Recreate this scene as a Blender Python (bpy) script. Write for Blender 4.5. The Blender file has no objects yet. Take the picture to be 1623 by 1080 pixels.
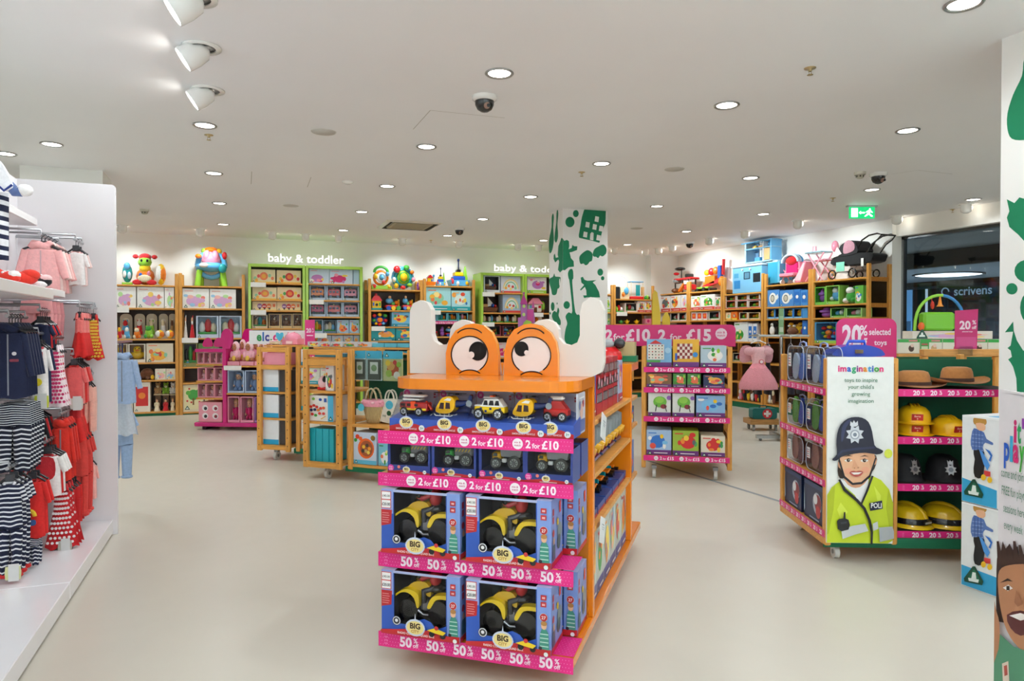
import bpy, math, random
from mathutils import Vector, Matrix
S = bpy.context.scene
COL = S.collection
# ------------------------------------------------------------------ camera, world, exposure
CAM_H, FOC, YAW, PIT = 1.35, 1110.0, math.radians(21), math.radians(.78)
cd = bpy.data.cameras.new('camera'); cam = bpy.data.objects.new('camera', cd); COL.objects.link(cam)
cd.sensor_width = 36; cd.lens = FOC * 36 / 1623; cd.clip_start = .05
cam.location = (0, 0, CAM_H); cam.rotation_euler = (math.radians(90) - PIT, 0, -YAW)
S.camera = cam
W = bpy.data.worlds.new('world'); S.world = W; W.use_nodes = True
W.node_tree.nodes['Background'].inputs[0].default_value = (.62, .68, .8, 1)
W.node_tree.nodes['Background'].inputs[1].default_value = .02
vs = S.view_settings
vs.view_transform = 'Standard'; vs.look = 'None'; vs.gamma = 1; vs.use_curve_mapping = False
vs.exposure = 0.22
S.cycles.use_denoising = True
S.cycles.max_bounces = 10; S.cycles.diffuse_bounces = 7; S.cycles.glossy_bounces = 3
S.cycles.transparent_max_bounces = 12; S.cycles.sample_clamp_indirect = 6
LAMP_W, SPOT_W, FWD_W, UP_W = 27.0, 24.0, 20.0, 360.0          # power of downlights, wall-washers, added fill spots and added uplights
LAMP_C, SPOT_C = (.88, .965, 1), (.87, .965, .97)
CEIL = 2.95
# ------------------------------------------------------------------ measuring from the photograph
def ray(px, py):
    x = (px - 811.5) / FOC; z = (540 - py) / FOC
    f = math.cos(PIT) + z * math.sin(PIT); u = -math.sin(PIT) + z * math.cos(PIT)
    return Vector((x * math.cos(YAW) + f * math.sin(YAW), -x * math.sin(YAW) + f * math.cos(YAW), u))
def fp(px, py, z=0):
    d = ray(px, py); t = (z - CAM_H) / d.z
    return Vector((d.x * t, d.y * t, z))
class Frame:
    """a fixture's own axes: x along its front, y into its depth, z up"""
    def __init__(s, ox, oy, deg):
        a = math.radians(deg); s.o = Vector((ox, oy)); s.a = a
        s.M = Matrix.Translation((ox, oy, 0)) @ Matrix.Rotation(a, 4, 'Z'); s.I = s.M.inverted()
    def xz(s, px, py, y=0):
        d = s.I.to_3x3() @ ray(px, py); o = s.I @ Vector((0, 0, CAM_H))
        t = (y - o.y) / d.y
        return o.x + d.x * t, CAM_H + d.z * t
    def yz(s, px, py, x):
        d = s.I.to_3x3() @ ray(px, py); o = s.I @ Vector((0, 0, CAM_H))
        t = (x - o.x) / d.x
        return o.y + d.y * t, CAM_H + d.z * t
    def x(s, px, y=0): return s.xz(px, 540, y)[0]
    def z(s, px, py, y=0): return s.xz(px, py, y)[1]
    def at(s, x=0, y=0, z=0, deg=0): return s.M @ Matrix.Translation((x, y, z)) @ Matrix.Rotation(math.radians(deg), 4, 'Z')
def T(x=0, y=0, z=0): return Matrix.Translation((x, y, z))
def R(deg, ax='Z'): return Matrix.Rotation(math.radians(deg), 4, ax)
# ------------------------------------------------------------------ materials (colour lives in the 'Col' attribute of each face)
_lin = {}
def lin(c):
    if not isinstance(c, str): return c
    if c not in _lin:
        v = [int(c[i:i + 2], 16) / 255 for i in (0, 2, 4)]
        _lin[c] = tuple(x / 12.92 if x < .04045 else ((x + .055) / 1.055) ** 2.4 for x in v) + (1.0,)
    return _lin[c]
MATS = {}
def mat(fin):
    if fin in MATS: return MATS[fin]
    m = bpy.data.materials.new(fin); m.use_nodes = True; MATS[fin] = m
    nt = m.node_tree; N = nt.nodes; L = nt.links; b = N['Principled BSDF']
    def node(t, **k):
        n = N.new(t)
        for a, v in k.items(): setattr(n, a, v)
        return n
    at = node('ShaderNodeAttribute', attribute_name='Col')
    tc = node('ShaderNodeTexCoord')
    def noise(sc, det=3, scale=None, rough=.5):
        n = node('ShaderNodeTexNoise'); n.inputs['Scale'].default_value = sc; n.inputs['Detail'].default_value = det
        n.inputs['Roughness'].default_value = rough
        if scale:
            mp = node('ShaderNodeMapping'); mp.inputs['Scale'].default_value = scale
            L.new(tc.outputs['Object'], mp.inputs['Vector']); L.new(mp.outputs[0], n.inputs['Vector'])
        else: L.new(tc.outputs['Object'], n.inputs['Vector'])
        return n
    def vary(n, lo, hi):
        r = node('ShaderNodeMapRange'); r.inputs['To Min'].default_value = lo; r.inputs['To Max'].default_value = hi
        r.inputs['From Min'].default_value = .3; r.inputs['From Max'].default_value = .7
        L.new(n.outputs['Fac'], r.inputs['Value'])
        mx = node('ShaderNodeMix', data_type='RGBA', blend_type='MULTIPLY'); mx.inputs['Factor'].default_value = 1
        L.new(at.outputs['Color'], mx.inputs['A']); L.new(r.outputs[0], mx.inputs['B'])
        L.new(mx.outputs['Result'], b.inputs['Base Color'])
    def bump(n, s, d=.01):
        bp = node('ShaderNodeBump'); bp.inputs['Strength'].default_value = s; bp.inputs['Distance'].default_value = d
        L.new(n.outputs['Fac'], bp.inputs['Height']); L.new(bp.outputs[0], b.inputs['Normal'])
    L.new(at.outputs['Color'], b.inputs['Base Color'])
    b.inputs['Roughness'].default_value = .5
    if fin == 'paint': vary(noise(1.3, 2), .985, 1.01); b.inputs['Roughness'].default_value = .6; b.inputs['Specular IOR Level'].default_value = .3
    elif fin == 'floor':
        vary(noise(.55, 4), .955, 1.03); b.inputs['Roughness'].default_value = .26; b.inputs['Specular IOR Level'].default_value = .45
        n2 = noise(9, 4); r = node('ShaderNodeMapRange'); r.inputs['To Min'].default_value = .24; r.inputs['To Max'].default_value = .4
        L.new(n2.outputs['Fac'], r.inputs['Value']); L.new(r.outputs[0], b.inputs['Roughness'])
    elif fin == 'wood':
        n = noise(7, 5, (3, 3, .35) if False else (1.2, 9, 9)); vary(n, .78, 1.12); b.inputs['Roughness'].default_value = .38; bump(n, .08)
    elif fin == 'post':
        n = noise(7, 5, (9, 9, 1.2)); vary(n, .78, 1.12); b.inputs['Roughness'].default_value = .38; bump(n, .08)
    elif fin == 'card': vary(noise(25, 2), .97, 1.02); b.inputs['Roughness'].default_value = .38
    elif fin == 'gloss': vary(noise(6, 2), .985, 1.01); b.inputs['Roughness'].default_value = .22; b.inputs['Coat Weight'].default_value = .25
    elif fin == 'cloth': n = noise(60, 4); vary(n, .9, 1.06); b.inputs['Roughness'].default_value = .92; bump(noise(140, 3), .35, .004); b.inputs['Sheen Weight'].default_value = .12
    elif fin == 'fur': n = noise(90, 4); vary(n, .8, 1.12); b.inputs['Roughness'].default_value = .95; bump(n, .8, .01); b.inputs['Sheen Weight'].default_value = .3
    elif fin == 'weave':
        w = node('ShaderNodeTexWave'); w.inputs['Scale'].default_value = 28; w.inputs['Distortion'].default_value = 2
        L.new(tc.outputs['Object'], w.inputs['Vector']); vary(w, .7, 1.1); bump(w, .7, .01); b.inputs['Roughness'].default_value = .85
    elif fin == 'metal': vary(noise(20, 2), .95, 1.02); b.inputs['Metallic'].default_value = 1; b.inputs['Roughness'].default_value = .28
    elif fin == 'matte': vary(noise(18, 2), .96, 1.03); b.inputs['Roughness'].default_value = .75
    elif fin.startswith('glow'):
        st = float(fin[4:]); L.new(at.outputs['Color'], b.inputs['Emission Color']); b.inputs['Emission Strength'].default_value = st
        n = noise(3, 1); vary(n, .99, 1.0)
    elif fin in ('film', 'pane', 'tulle'):
        out = N['Material Output']; tr = node('ShaderNodeBsdfTransparent'); mx = node('ShaderNodeMixShader')
        if fin == 'tulle':
            n = noise(120, 3); r = node('ShaderNodeMapRange'); r.inputs['To Min'].default_value = .35; r.inputs['To Max'].default_value = .8
            L.new(n.outputs['Fac'], r.inputs['Value']); L.new(r.outputs[0], mx.inputs[0])
            L.new(tr.outputs[0], mx.inputs[1]); L.new(b.outputs[0], mx.inputs[2]); b.inputs['Roughness'].default_value = .9
        else:
            gl = node('ShaderNodeBsdfGlossy'); gl.inputs['Roughness'].default_value = .06 if fin == 'film' else .02
            fr = node('ShaderNodeFresnel'); fr.inputs['IOR'].default_value = 1.45 if fin == 'film' else 1.35
            mp = node('ShaderNodeMath', operation='MULTIPLY_ADD'); mp.inputs[1].default_value = .45 if fin == 'film' else .8; mp.inputs[2].default_value = .01
            if fin == 'film':
                n = noise(22, 2); bp = node('ShaderNodeBump'); bp.inputs['Strength'].default_value = .25; bp.inputs['Distance'].default_value = .02
                L.new(n.outputs['Fac'], bp.inputs['Height']); L.new(bp.outputs[0], gl.inputs['Normal'])
            L.new(fr.outputs[0], mp.inputs[0]); L.new(mp.outputs[0], mx.inputs[0])
            L.new(at.outputs['Color'], tr.inputs['Color'])
            L.new(tr.outputs[0], mx.inputs[1]); L.new(gl.outputs[0], mx.inputs[2])
        L.new(mx.outputs[0], out.inputs[0])
    return m
# ------------------------------------------------------------------ mesh collecting
_txt = {}
def txt(body, bold=.03, ext=0):
    k = (body, bold, ext)
    if k not in _txt:
        cu = bpy.data.curves.new('t', 'FONT'); cu.body = body; cu.offset = bold * .7; cu.resolution_u = 3; cu.extrude = ext; cu.size = 1
        o = bpy.data.objects.new('t', cu); COL.objects.link(o)
        me = bpy.data.meshes.new_from_object(o)
        v = [tuple(p.co) for p in me.vertices]; f = [tuple(p.vertices) for p in me.polygons]
        bpy.data.objects.remove(o); bpy.data.meshes.remove(me); bpy.data.curves.remove(cu)
        x0 = min((p[0] for p in v), default=0); x1 = max((p[0] for p in v), default=1)
        _txt[k] = ([(p[0] - x0, p[1], p[2]) for p in v], f, x1 - x0)
    return _txt[k]
CAP = .70
class MB:
    def __init__(s, fin='card'):
        s.v = []; s.f = []; s.k = []; s.c = []; s.s = []; s.T = Matrix.Identity(4); s.fin = fin
    def add(s, vs, fs, c, fin=None, smooth=False):
        o = len(s.v); s.v += [s.T @ Vector(p) for p in vs]
        c = lin(c) if not isinstance(c, list) else [lin(x) for x in c]
        for i, f in enumerate(fs):
            s.f.append([o + j for j in f]); s.k.append(fin or s.fin); s.c.append(c[i] if isinstance(c, list) else c); s.s.append(smooth)
        return s
    def box(s, x0, x1, y0, y1, z0, z1, c, fin=None, ch=0):
        if ch:
            ch = min(ch, (x1 - x0) * .45, (y1 - y0) * .45, (z1 - z0) * .45); V = []
            for z, i in ((z0, ch), (z0 + ch, 0), (z1 - ch, 0), (z1, ch)):
                a, b_, e, d = x0 + i, x1 - i, y0 + i, y1 - i
                k = ch - i if i == 0 else 0; k = ch if i == 0 else ch * .6
                V += [(a + k, e, z), (b_ - k, e, z), (b_, e + k, z), (b_, d - k, z), (b_ - k, d, z), (a + k, d, z), (a, d - k, z), (a, e + k, z)]
            F = [tuple(range(7, -1, -1)), tuple(range(24, 32))]
            for l in range(3):
                for i in range(8): j = (i + 1) % 8; F.append((l * 8 + i, l * 8 + j, l * 8 + 8 + j, l * 8 + 8 + i))
            return s.add(V, F, c, fin)
        V = [(x0, y0, z0), (x1, y0, z0), (x1, y1, z0), (x0, y1, z0), (x0, y0, z1), (x1, y0, z1), (x1, y1, z1), (x0, y1, z1)]
        return s.add(V, [(3, 2, 1, 0), (4, 5, 6, 7), (0, 1, 5, 4), (1, 2, 6, 5), (2, 3, 7, 6), (3, 0, 4, 7)], c, fin)
    def poly(s, pts, y, c, fin=None):
        """flat shape in the x-z plane at depth y, facing -y"""
        return s.add([(x, y, z) for x, z in pts], [tuple(range(len(pts)))], c, fin)
    def prism(s, pts, y0, y1, c, fin=None, side=None, smooth=False):
        n = len(pts); V = [(x, y0, z) for x, z in pts] + [(x, y1, z) for x, z in pts]
        s.add(V, [tuple(range(n)), tuple(range(2 * n - 1, n - 1, -1))], c, fin)
        return s.add(V, [(i, n + i, n + (i + 1) % n, (i + 1) % n) for i in range(n)], side or c, fin, smooth)
    def cyl(s, p0, p1, r0, c, r1=None, n=12, fin=None, caps=True):
        p0, p1 = Vector(p0), Vector(p1); r1 = r0 if r1 is None else r1; d = (p1 - p0).normalized()
        a = d.orthogonal().normalized(); b = d.cross(a); V = []
        for p, r in ((p0, r0), (p1, r1)):
            V += [p + (a * math.cos(6.28319 * i / n) + b * math.sin(6.28319 * i / n)) * r for i in range(n)]
        s.add(V, [(i, (i + 1) % n, n + (i + 1) % n, n + i) for i in range(n)], c, fin, True)
        if caps: s.add(V, [tuple(range(n - 1, -1, -1)), tuple(range(n, 2 * n))], c, fin)
        return s
    def tube(s, path, r, c, n=8, fin=None, closed=False):
        P = [Vector(p) for p in path]; m = len(P); V = []; up = None
        rs = r if isinstance(r, (list, tuple)) else [r] * m
        for i, p in enumerate(P):
            d = ((P[(i + 1) % m] if closed or i < m - 1 else p) - (P[i - 1] if closed or i > 0 else p)).normalized()
            if up is None: up = d.orthogonal().normalized()
            a = (up - d * up.dot(d)); a = a.normalized() if a.length > 1e-5 else d.orthogonal().normalized(); up = a; b = d.cross(a)
            V += [p + (a * math.cos(6.28319 * j / n) + b * math.sin(6.28319 * j / n)) * rs[i] for j in range(n)]
        F = [(i * n + j, i * n + (j + 1) % n, ((i + 1) % m) * n + (j + 1) % n, ((i + 1) % m) * n + j) for i in range(m if closed else m - 1) for j in range(n)]
        s.add(V, F, c, fin, True)
        if not closed: s.add(V, [tuple(range(n - 1, -1, -1)), tuple(range((m - 1) * n, m * n))], c, fin)
        return s
    def ball(s, p, r, c, n=12, fin=None, z0=-1, z1=1):
        rx, ry, rz = r if isinstance(r, (tuple, list)) else (r, r, r); m = max(4, n // 2); V = []
        t0, t1 = math.asin(z0), math.asin(z1)
        for i in range(m + 1):
            t = t0 + (t1 - t0) * i / m; cz, sz = math.cos(t), math.sin(t); cz = max(cz, .001)
            V += [(p[0] + rx * cz * math.cos(6.28319 * j / n), p[1] + ry * cz * math.sin(6.28319 * j / n), p[2] + rz * sz) for j in range(n)]
        s.add(V, [(i * n + j, i * n + (j + 1) % n, (i + 1) * n + (j + 1) % n, (i + 1) * n + j) for i in range(m) for j in range(n)], c, fin, True)
        return s.add(V, [tuple(range(n - 1, -1, -1)), tuple(range(m * n, m * n + n))], c, fin, True)
    def lathe(s, prof, c, n=20, fin=None, o=(0, 0, 0), sx=1, sy=1, smooth=True):
        V = []; m = len(prof)
        for r, z in prof: V += [(o[0] + sx * r * math.cos(6.28319 * j / n), o[1] + sy * r * math.sin(6.28319 * j / n), o[2] + z) for j in range(n)]
        F = [(i * n + j, i * n + (j + 1) % n, (i + 1) * n + (j + 1) % n, (i + 1) * n + j) for i in range(m - 1) for j in range(n)]
        if isinstance(c, list): c = [c[min(i // n, len(c) - 1)] for i in range(len(F))]
        return s.add(V, F, c, fin, smooth)
    def text(s, body, x, z, h, c, y=0, bold=.03, al='c', ext=0, wmax=None, fin=None):
        V, F, w = txt(body, bold, ext); k = h / CAP; kx = k
        if wmax and w * k > wmax: kx = wmax / w
        x -= {'c': .5, 'l': 0, 'r': 1}[al] * w * kx
        return s.add([(x + p[0] * kx, y - p[2] * k, z + p[1] * k) for p in V], F, c, fin)
    def mesh(s, name):
        me = bpy.data.meshes.new(name); me.from_pydata([tuple(p) for p in s.v], [], s.f)
        fins = sorted(set(s.k)); ix = {f: i for i, f in enumerate(fins)}
        for f in fins: me.materials.append(mat(f))
        me.polygons.foreach_set('material_index', [ix[k] for k in s.k]); me.polygons.foreach_set('use_smooth', s.s)
        a = me.color_attributes.new('Col', 'FLOAT_COLOR', 'CORNER'); d = []
        for f, c in zip(s.f, s.c): d += list(c) * len(f)
        a.data.foreach_set('color', d); me.update()
        return me
class Art:
    """flat printing on a front face: unit coordinates, each layer a hair above the one before"""
    def __init__(s, mb, x0, z0, w, h, y=0, e=.0003): s.m = mb; s.x = x0; s.z = z0; s.w = w; s.h = h; s.y = y - .0006; s.e = e
    def up(s): s.y -= s.e; return s.y
    def P(s, p): return [(s.x + a * s.w, s.z + b * s.h) for a, b in p]
    def p(s, pts, c): s.m.poly(s.P(pts), s.up(), c); return s
    def r(s, x0, z0, x1, z1, c): return s.p([(x0, z0), (x1, z0), (x1, z1), (x0, z1)], c)
    def c(s, x, z, r, c, rz=None, n=14):
        rz = r * s.w / s.h if rz is None else rz
        return s.p([(x + r * math.cos(6.28319 * i / n), z + rz * math.sin(6.28319 * i / n)) for i in range(n)], c)
    def t(s, b, x, z, h, c, bold=.03, al='c', wmax=None):
        s.m.text(b, s.x + x * s.w, s.z + z * s.h, h * s.h, c, s.up(), bold, al, 0, wmax * s.w if wmax else None); return s
def smoothpts(pts, k=4, closed=True):
    """Catmull-Rom through 2-D points"""
    n = len(pts); out = []
    for i in range(n if closed else n - 1):
        a, b, c, d = (pts[(i + j - 1) % n] if closed else pts[min(max(i + j - 1, 0), n - 1)] for j in range(4))
        for q in range(k):
            t = q / k; out.append(tuple(.5 * (2 * b[m] + (c[m] - a[m]) * t + (2 * a[m] - 5 * b[m] + 4 * c[m] - d[m]) * t * t + (3 * b[m] - a[m] - 3 * c[m] + d[m]) * t ** 3) for m in range(2)))
    if not closed: out.append(pts[-1])
    return out
def rrect(x0, z0, x1, z1, r, n=5, which='1111'):
    o = []
    for k, (cx, cz, a) in enumerate(((x1 - r, z1 - r, 0), (x0 + r, z1 - r, 90), (x0 + r, z0 + r, 180), (x1 - r, z0 + r, 270))):
        if which[k] == '1': o += [(cx + r * math.cos(math.radians(a + 90 * i / n)), cz + r * math.sin(math.radians(a + 90 * i / n))) for i in range(n + 1)]
        else: o.append(((x1, z1), (x0, z1), (x0, z0), (x1, z0))[k])
    return o
# ------------------------------------------------------------------ objects
LABELS = {}
def tag(o, label=None, cat=None, group=None, kind=None):
    if label: o['label'] = label; LABELS.setdefault(label, []).append(o.name)
    if cat: o['category'] = cat
    if group: o['group'] = group
    if kind: o['kind'] = kind
    return o
def link(name, data, parent=None, M=None):
    o = bpy.data.objects.new(name, data); COL.objects.link(o)
    if parent: o.parent = parent
    if M is not None:
        if parent: o.matrix_local = M
        else: o.matrix_world = M
    return o
def obj(name, mb, parent=None, M=None, label=None, cat=None, group=None, kind=None):
    return tag(link(name, mb.mesh(name) if isinstance(mb, MB) else mb, parent, M), label, cat, group, kind)
def thing(name, label, cat, M=None, group=None):
    return tag(link(name, None, None, M if M is not None else Matrix.Identity(4)), label, cat, group)
def struct(name, mb, M=None): return obj(name, mb, None, M, kind='structure')
_proto = {}
def stamp(key, fn, name, M, label, cat, group=None):
    """one thing of a kind: fn() gives [(part, MB[, [(subpart, MB)...]])]; the meshes are shared by every copy"""
    if key is None or key not in _proto:
        ps = [(p[0], p[1].mesh(p[0]), [(q, m.mesh(q)) for q, m in (p[2] if len(p) > 2 else [])]) for p in fn()]
        if key is not None: _proto[key] = ps
    else: ps = _proto[key]
    if len(ps) == 1 and not ps[0][2]: return obj(name, ps[0][1], None, M, label, cat, group)
    t = thing(name, label, cat, M, group)
    for n, me, sub in ps:
        o = link(n, me, t)
        for q, sm in sub: link(q, sm, o)
    return t
ORD = 'first second third fourth fifth sixth seventh eighth ninth tenth eleventh twelfth thirteenth'.split()
def ordn(i): return ORD[i] if i < len(ORD) else '%dth' % (i + 1)
# ------------------------------------------------------------------ the room
WHITE = 'f1f0ec'
BW_Y, RW_X = 12.85, 8.65
def slab(name, x0, x1, y0, y1, z0, z1, c=WHITE, fin='paint'):
    return struct(name, MB(fin).box(x0, x1, y0, y1, z0, z1, c))
m = MB('floor').box(-4.6, 9.0, -4.2, 13.1, -.1, 0, 'd2cbbe')
struct('floor', m)
m = MB('matte')                                             # the grey floor strip let in beside the trolley
a, b = fp(1112, 757), fp(1245, 798); d = (b - a).normalized(); n = Vector((-d.y, d.x, 0)) * .02
m.add([a - d * .9 - n, b + d * .8 - n, b + d * .8 + n, a - d * .9 + n], [(0, 1, 2, 3)], '8d9193'); [v.__setitem__(2, .001) for v in m.v]
struct('trim_floor_joint', m)
slab('ceiling', -4.6, 9.0, -4.2, 13.1, CEIL, CEIL + .1, 'f1f1f3')
m = MB('matte')                                             # thin joints of the access hatches in the ceiling
for quad in ([(655, 205), (682, 175), (800, 187)], [(398, 292), (399, 272)], [(487, 297), (493, 281)], [(1413, 276), (1455, 270), (1510, 276)]):
    P = [fp(*q, z=CEIL - .0008) for q in quad]
    for p, q in zip(P, P[1:]):
        d = (q - p).normalized(); n = Vector((-d.y, d.x, 0)) * .003
        m.add([p - n, q - n, q + n, p + n], [(3, 2, 1, 0)], 'b9b6b0')
struct('trim_ceiling_hatch', m)
slab('wall_back', -4.6, 8.65, BW_Y, 13.0, 0, CEIL)
slab('wall_left', -4.7, -4.5, -4.2, 13.0, 0, CEIL)
slab('wall_right', RW_X, 8.92, 7.40, 13.0, 0, CEIL)
slab('wall_front', -4.6, 9.0, -4.3, -4.1, 0, CEIL)
slab('trim_window_fascia', 8.72, 9.0, -4.2, 7.40, 2.70, CEIL)
slab('trim_window_sill', 8.80, 9.0, -4.2, 7.40, 0, .12, 'cfcdc8')
slab('wall_corner', 7.98, 8.65, 12.66, 12.85, 0, CEIL)        # boxed-in corner of the two walls
slab('column_rear', -2.0, -1.3, 8.0, 8.5, 0, CEIL)
m = MB('metal')
for y in (7.385, 5.6, 3.8, 2.0): m.box(8.83, 8.90, y - .02, y + .015, .12, 2.70, '9a9c9e')
m.box(8.83, 8.90, -4.2, 7.4, 2.66, 2.70, '5d5f61')
struct('trim_window_frame', m)
struct('window_1', MB('pane').box(8.862, 8.868, -4.2, 7.38, .12, 2.66, 'e6eef2'))
def light(kind, parent, loc, e, col, rot=(0, 0, 0), size=120, blend=.7, rad=.06):
    l = bpy.data.lights.new('lamp', 'SPOT'); l.energy = e; l.color = col; l.spot_size = math.radians(size); l.spot_blend = blend; l.shadow_soft_size = rad
    o = bpy.data.objects.new('lamp', l); COL.objects.link(o); o.parent = parent; o.location = loc; o.rotation_euler = rot
    return o
# the dim mall on the other side of the glass
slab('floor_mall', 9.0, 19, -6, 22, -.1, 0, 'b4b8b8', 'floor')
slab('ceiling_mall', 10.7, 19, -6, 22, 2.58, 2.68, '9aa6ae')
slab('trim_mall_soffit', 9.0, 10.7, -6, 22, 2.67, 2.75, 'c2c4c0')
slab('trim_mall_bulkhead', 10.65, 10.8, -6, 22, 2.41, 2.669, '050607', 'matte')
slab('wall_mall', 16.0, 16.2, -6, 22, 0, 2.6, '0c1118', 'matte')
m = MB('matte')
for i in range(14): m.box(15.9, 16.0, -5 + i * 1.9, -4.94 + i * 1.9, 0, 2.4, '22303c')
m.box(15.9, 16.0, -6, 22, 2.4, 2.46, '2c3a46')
struct('trim_shopfront_bars', m)
m = MB('glow.55').box(15.93, 15.97, 13.05, 13.65, 0.0, 2.4, '5f9bd0'); m.box(15.93, 15.97, 12.62, 12.66, 1.4, 2.4, 'c8dcec'); struct('window_2', m)
fs = Frame(15.869, 11.4, -90); m = MB('matte').box(-.85, .6, .005, .03, -.06, .24, '101820')
m.fin = 'glow.6'; m.text('scrivens', 0, 0, .2, '7f93a4', 0, .02); m.tube([(-.68 + .09 * math.cos(t), 0, .1 + .09 * math.sin(t)) for t in [i * .5 for i in range(10)]], .016, '7f93a4', 5)
obj('shop_sign', m, None, fs.at(0, 0, 2.2), 'pale lettering over the dark shopfront seen through the window', 'sign')
m = MB('matte').box(-.3, .3, .005, .02, 0, .5, '4f8ab8'); m.fin = 'glow.5'; m.text('an', 0, .1, .28, '1f5f92', 0, .04)
obj('shopfront_poster', m, None, Frame(15.9, 13.35, -90).at(0, 0, 1.1), 'blue lit poster low on the far shopfront beside the window edge', 'poster')
t = thing('mall_light', 'large round white light in the dim mall ceiling beyond the window', 'ceiling light', T(14.2, 10.75, 2.58))
light('SPOT', t, (0, 0, -.1), 900, (.85, .93, 1), size=168, rad=.5); obj('lens', MB('glow4').lathe([(.0001, -.02), (.62, -.02), (.62, -.002)], 'f4f8ff', 28), t); obj('trim_ring', MB('metal').lathe([(.63, -.002), (.63, -.03), (.68, -.03), (.68, -.002)], 'c8c8c8', 28), t)
# ------------------------------------------------------------------ ceiling lamps
def downlight_parts():
    ring = MB('metal').lathe([(.066, 0), (.088, -.001), (.09, -.006), (.084, -.012), (.071, -.008), (.068, 0)], 'b9b9b9', 24)
    lens = MB('glow14').lathe([(.0001, -.005), (.069, -.004), (.069, -.001)], 'fff7ea', 24)
    return [('trim_ring', ring), ('lens', lens)]
NX = ['-2.0', '-0.28', '1.5', '3.2', '4.95', '6.64', '8.3']
rowname = {4.1: 'nearest', 5.95: 'second', 7.72: 'third', 9.5: 'fourth', 11.35: 'farthest'}
colname = {-.27: 'far left', 1.49: 'second', 3.2: 'third', 4.95: 'fourth', 6.64: 'fifth', 8.28: 'window side'}
def downlight(x, y, label):
    t = stamp('downlight', downlight_parts, 'downlight', T(x, y, CEIL), label, 'ceiling light', 'round recessed downlights')
    light('SPOT', t, (0, 0, -.03), LAMP_W, LAMP_C, size=158, blend=.9)
for y in (4.1, 5.95, 7.72, 9.5, 11.35):
    for x in (-.27, 1.49, 3.2, 4.95, 6.64, 8.28):
        if (x, y) in ((-.27, 4.1), (8.28, 9.5), (8.28, 11.35), (4.95, 9.5), (8.28, 7.72)): continue
        yy = 4.1 if y == 4.1 else y
        downlight(x, yy, 'round recessed downlight, %s ceiling row, %s in that row' % (rowname.get(y, 'second'), colname[x]))
downlight(3.29, 2.42, 'large bright recessed downlight at the very top edge of the ceiling')
downlight(-1.52, 7.02, 'round recessed downlight above the white clothes panel')
downlight(-1.99, 7.54, 'round recessed downlight at the ceiling edge behind the clothes wall')
for x in (-2.6, -.27, 1.49, 5.0, 6.9):
    for y in (2.3, .5, -1.3, -3.1):
        if (x, y) in ((-2.6, 2.3), (-.27, 2.3)): continue
        downlight(x, y, 'round recessed downlight behind the photographer, %s row back, %.0f m across' % (ordn([2.3, .5, -1.3, -3.1].index(y)), x + 3))
for y in (9.5, 11.35): downlight(-2.4, y, 'round recessed downlight over the hidden corner behind the clothes panel, %s one' % ('farther' if y > 10 else 'nearer'))
def washer_parts():
    can = MB('gloss').lathe([(.062, 0), (.062, -.07), (.058, -.1), (.03, -.118), (.0001, -.12)], 'f2f1ee', 20)
    ring = MB('gloss').lathe([(.085, 0), (.085, -.006), (.06, -.008)], 'f4f3f0', 20)
    eye = MB('glow10').add([(.05 * math.cos(i * .524) * .8, .066, -.045 + .036 * math.sin(i * .524)) for i in range(12)], [tuple(range(12))], 'fff4e2')
    return [('can', can), ('trim_ring', ring), ('lens', eye)]
def washer(x, y, deg, label, e=None, ang=31):
    t = stamp('washer', washer_parts, 'wall_washer_spotlight', T(x, y, CEIL) @ R(deg), label, 'spotlight', 'white wall spotlights')
    light('SPOT', t, (0, .09, -.06), e or SPOT_W, SPOT_C, (math.radians(ang), 0, 0), 105, .8, .05)
for i, x in enumerate((-2.8, -1.7, -.62, .45, .97, 1.5, 2.58, 3.6, 4.73, 5.14, 6.71, 7.4)):
    washer(x, 12.02 if x not in (6.71, 7.4) else 11.95, 0, 'white can spotlight facing the back wall, %s counted from the clothes panel' % ordn(max(i - 1, 0)) if i else 'white can spotlight hidden behind the clothes panel', 4 if x in (.45, .97, 1.5, 4.73, 5.14) else 30)
for i, y in enumerate((11.68, 11.22, 10.09, 9.17, 8.02)):
    washer(7.52, y, -90, 'white can spotlight facing the right wall, %s out from the corner' % ordn(i), 42, 50)
for i, (x, y) in enumerate(((8.5, 7.2), (8.5, 6.2))):
    washer(x, y, -90, ('white can spotlight over the window beside the wall end', 'white can spotlight over the window beside the green-printed pillar')[i], .35)
def gimbal_parts():
    ring = MB('gloss').lathe([(.075, .0), (.105, -.001), (.105, -.008), (.075, -.01)], 'efeeea', 24)
    well = MB('matte').lathe([(.0001, -.002), (.075, -.003)], '2c2b2a', 24)
    can = MB('gloss').lathe([(.03, .055), (.062, .03), (.072, -.03), (.072, -.095), (.066, -.095), (.066, -.088)], 'f0efec', 24)
    lens = MB('glow14').lathe([(.0001, -.087), (.066, -.088)], 'fffaf2', 24)
    rot = T(-.02, 0, -.03) @ R(55, 'Y')
    for q in (can, lens): q.v = [rot @ v for v in q.v]
    can.v = [Vector((v.x, v.y, min(v.z, -.0005))) for v in can.v]
    return [('trim_ring', ring), ('well', well), ('can', can), ('lens', lens)]
for i, y in enumerate((5.08, 4.33, 3.70, 2.3)):
    t = stamp('gimbal', gimbal_parts, 'gimbal_spotlight', T(-.21, y, CEIL), 'white tilted eyeball spotlight aimed at the clothes wall, %s' % ('farthest of the row', 'middle one, shown whole', 'cut off by the top edge', 'above the photographer')[i], 'spotlight', 'tilted eyeball spotlights')
    light('SPOT', t, (-.14, 0, -.11), 24, (.9, .965, 1), (0, math.radians(48), 0), 95, .7, .05)
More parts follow.
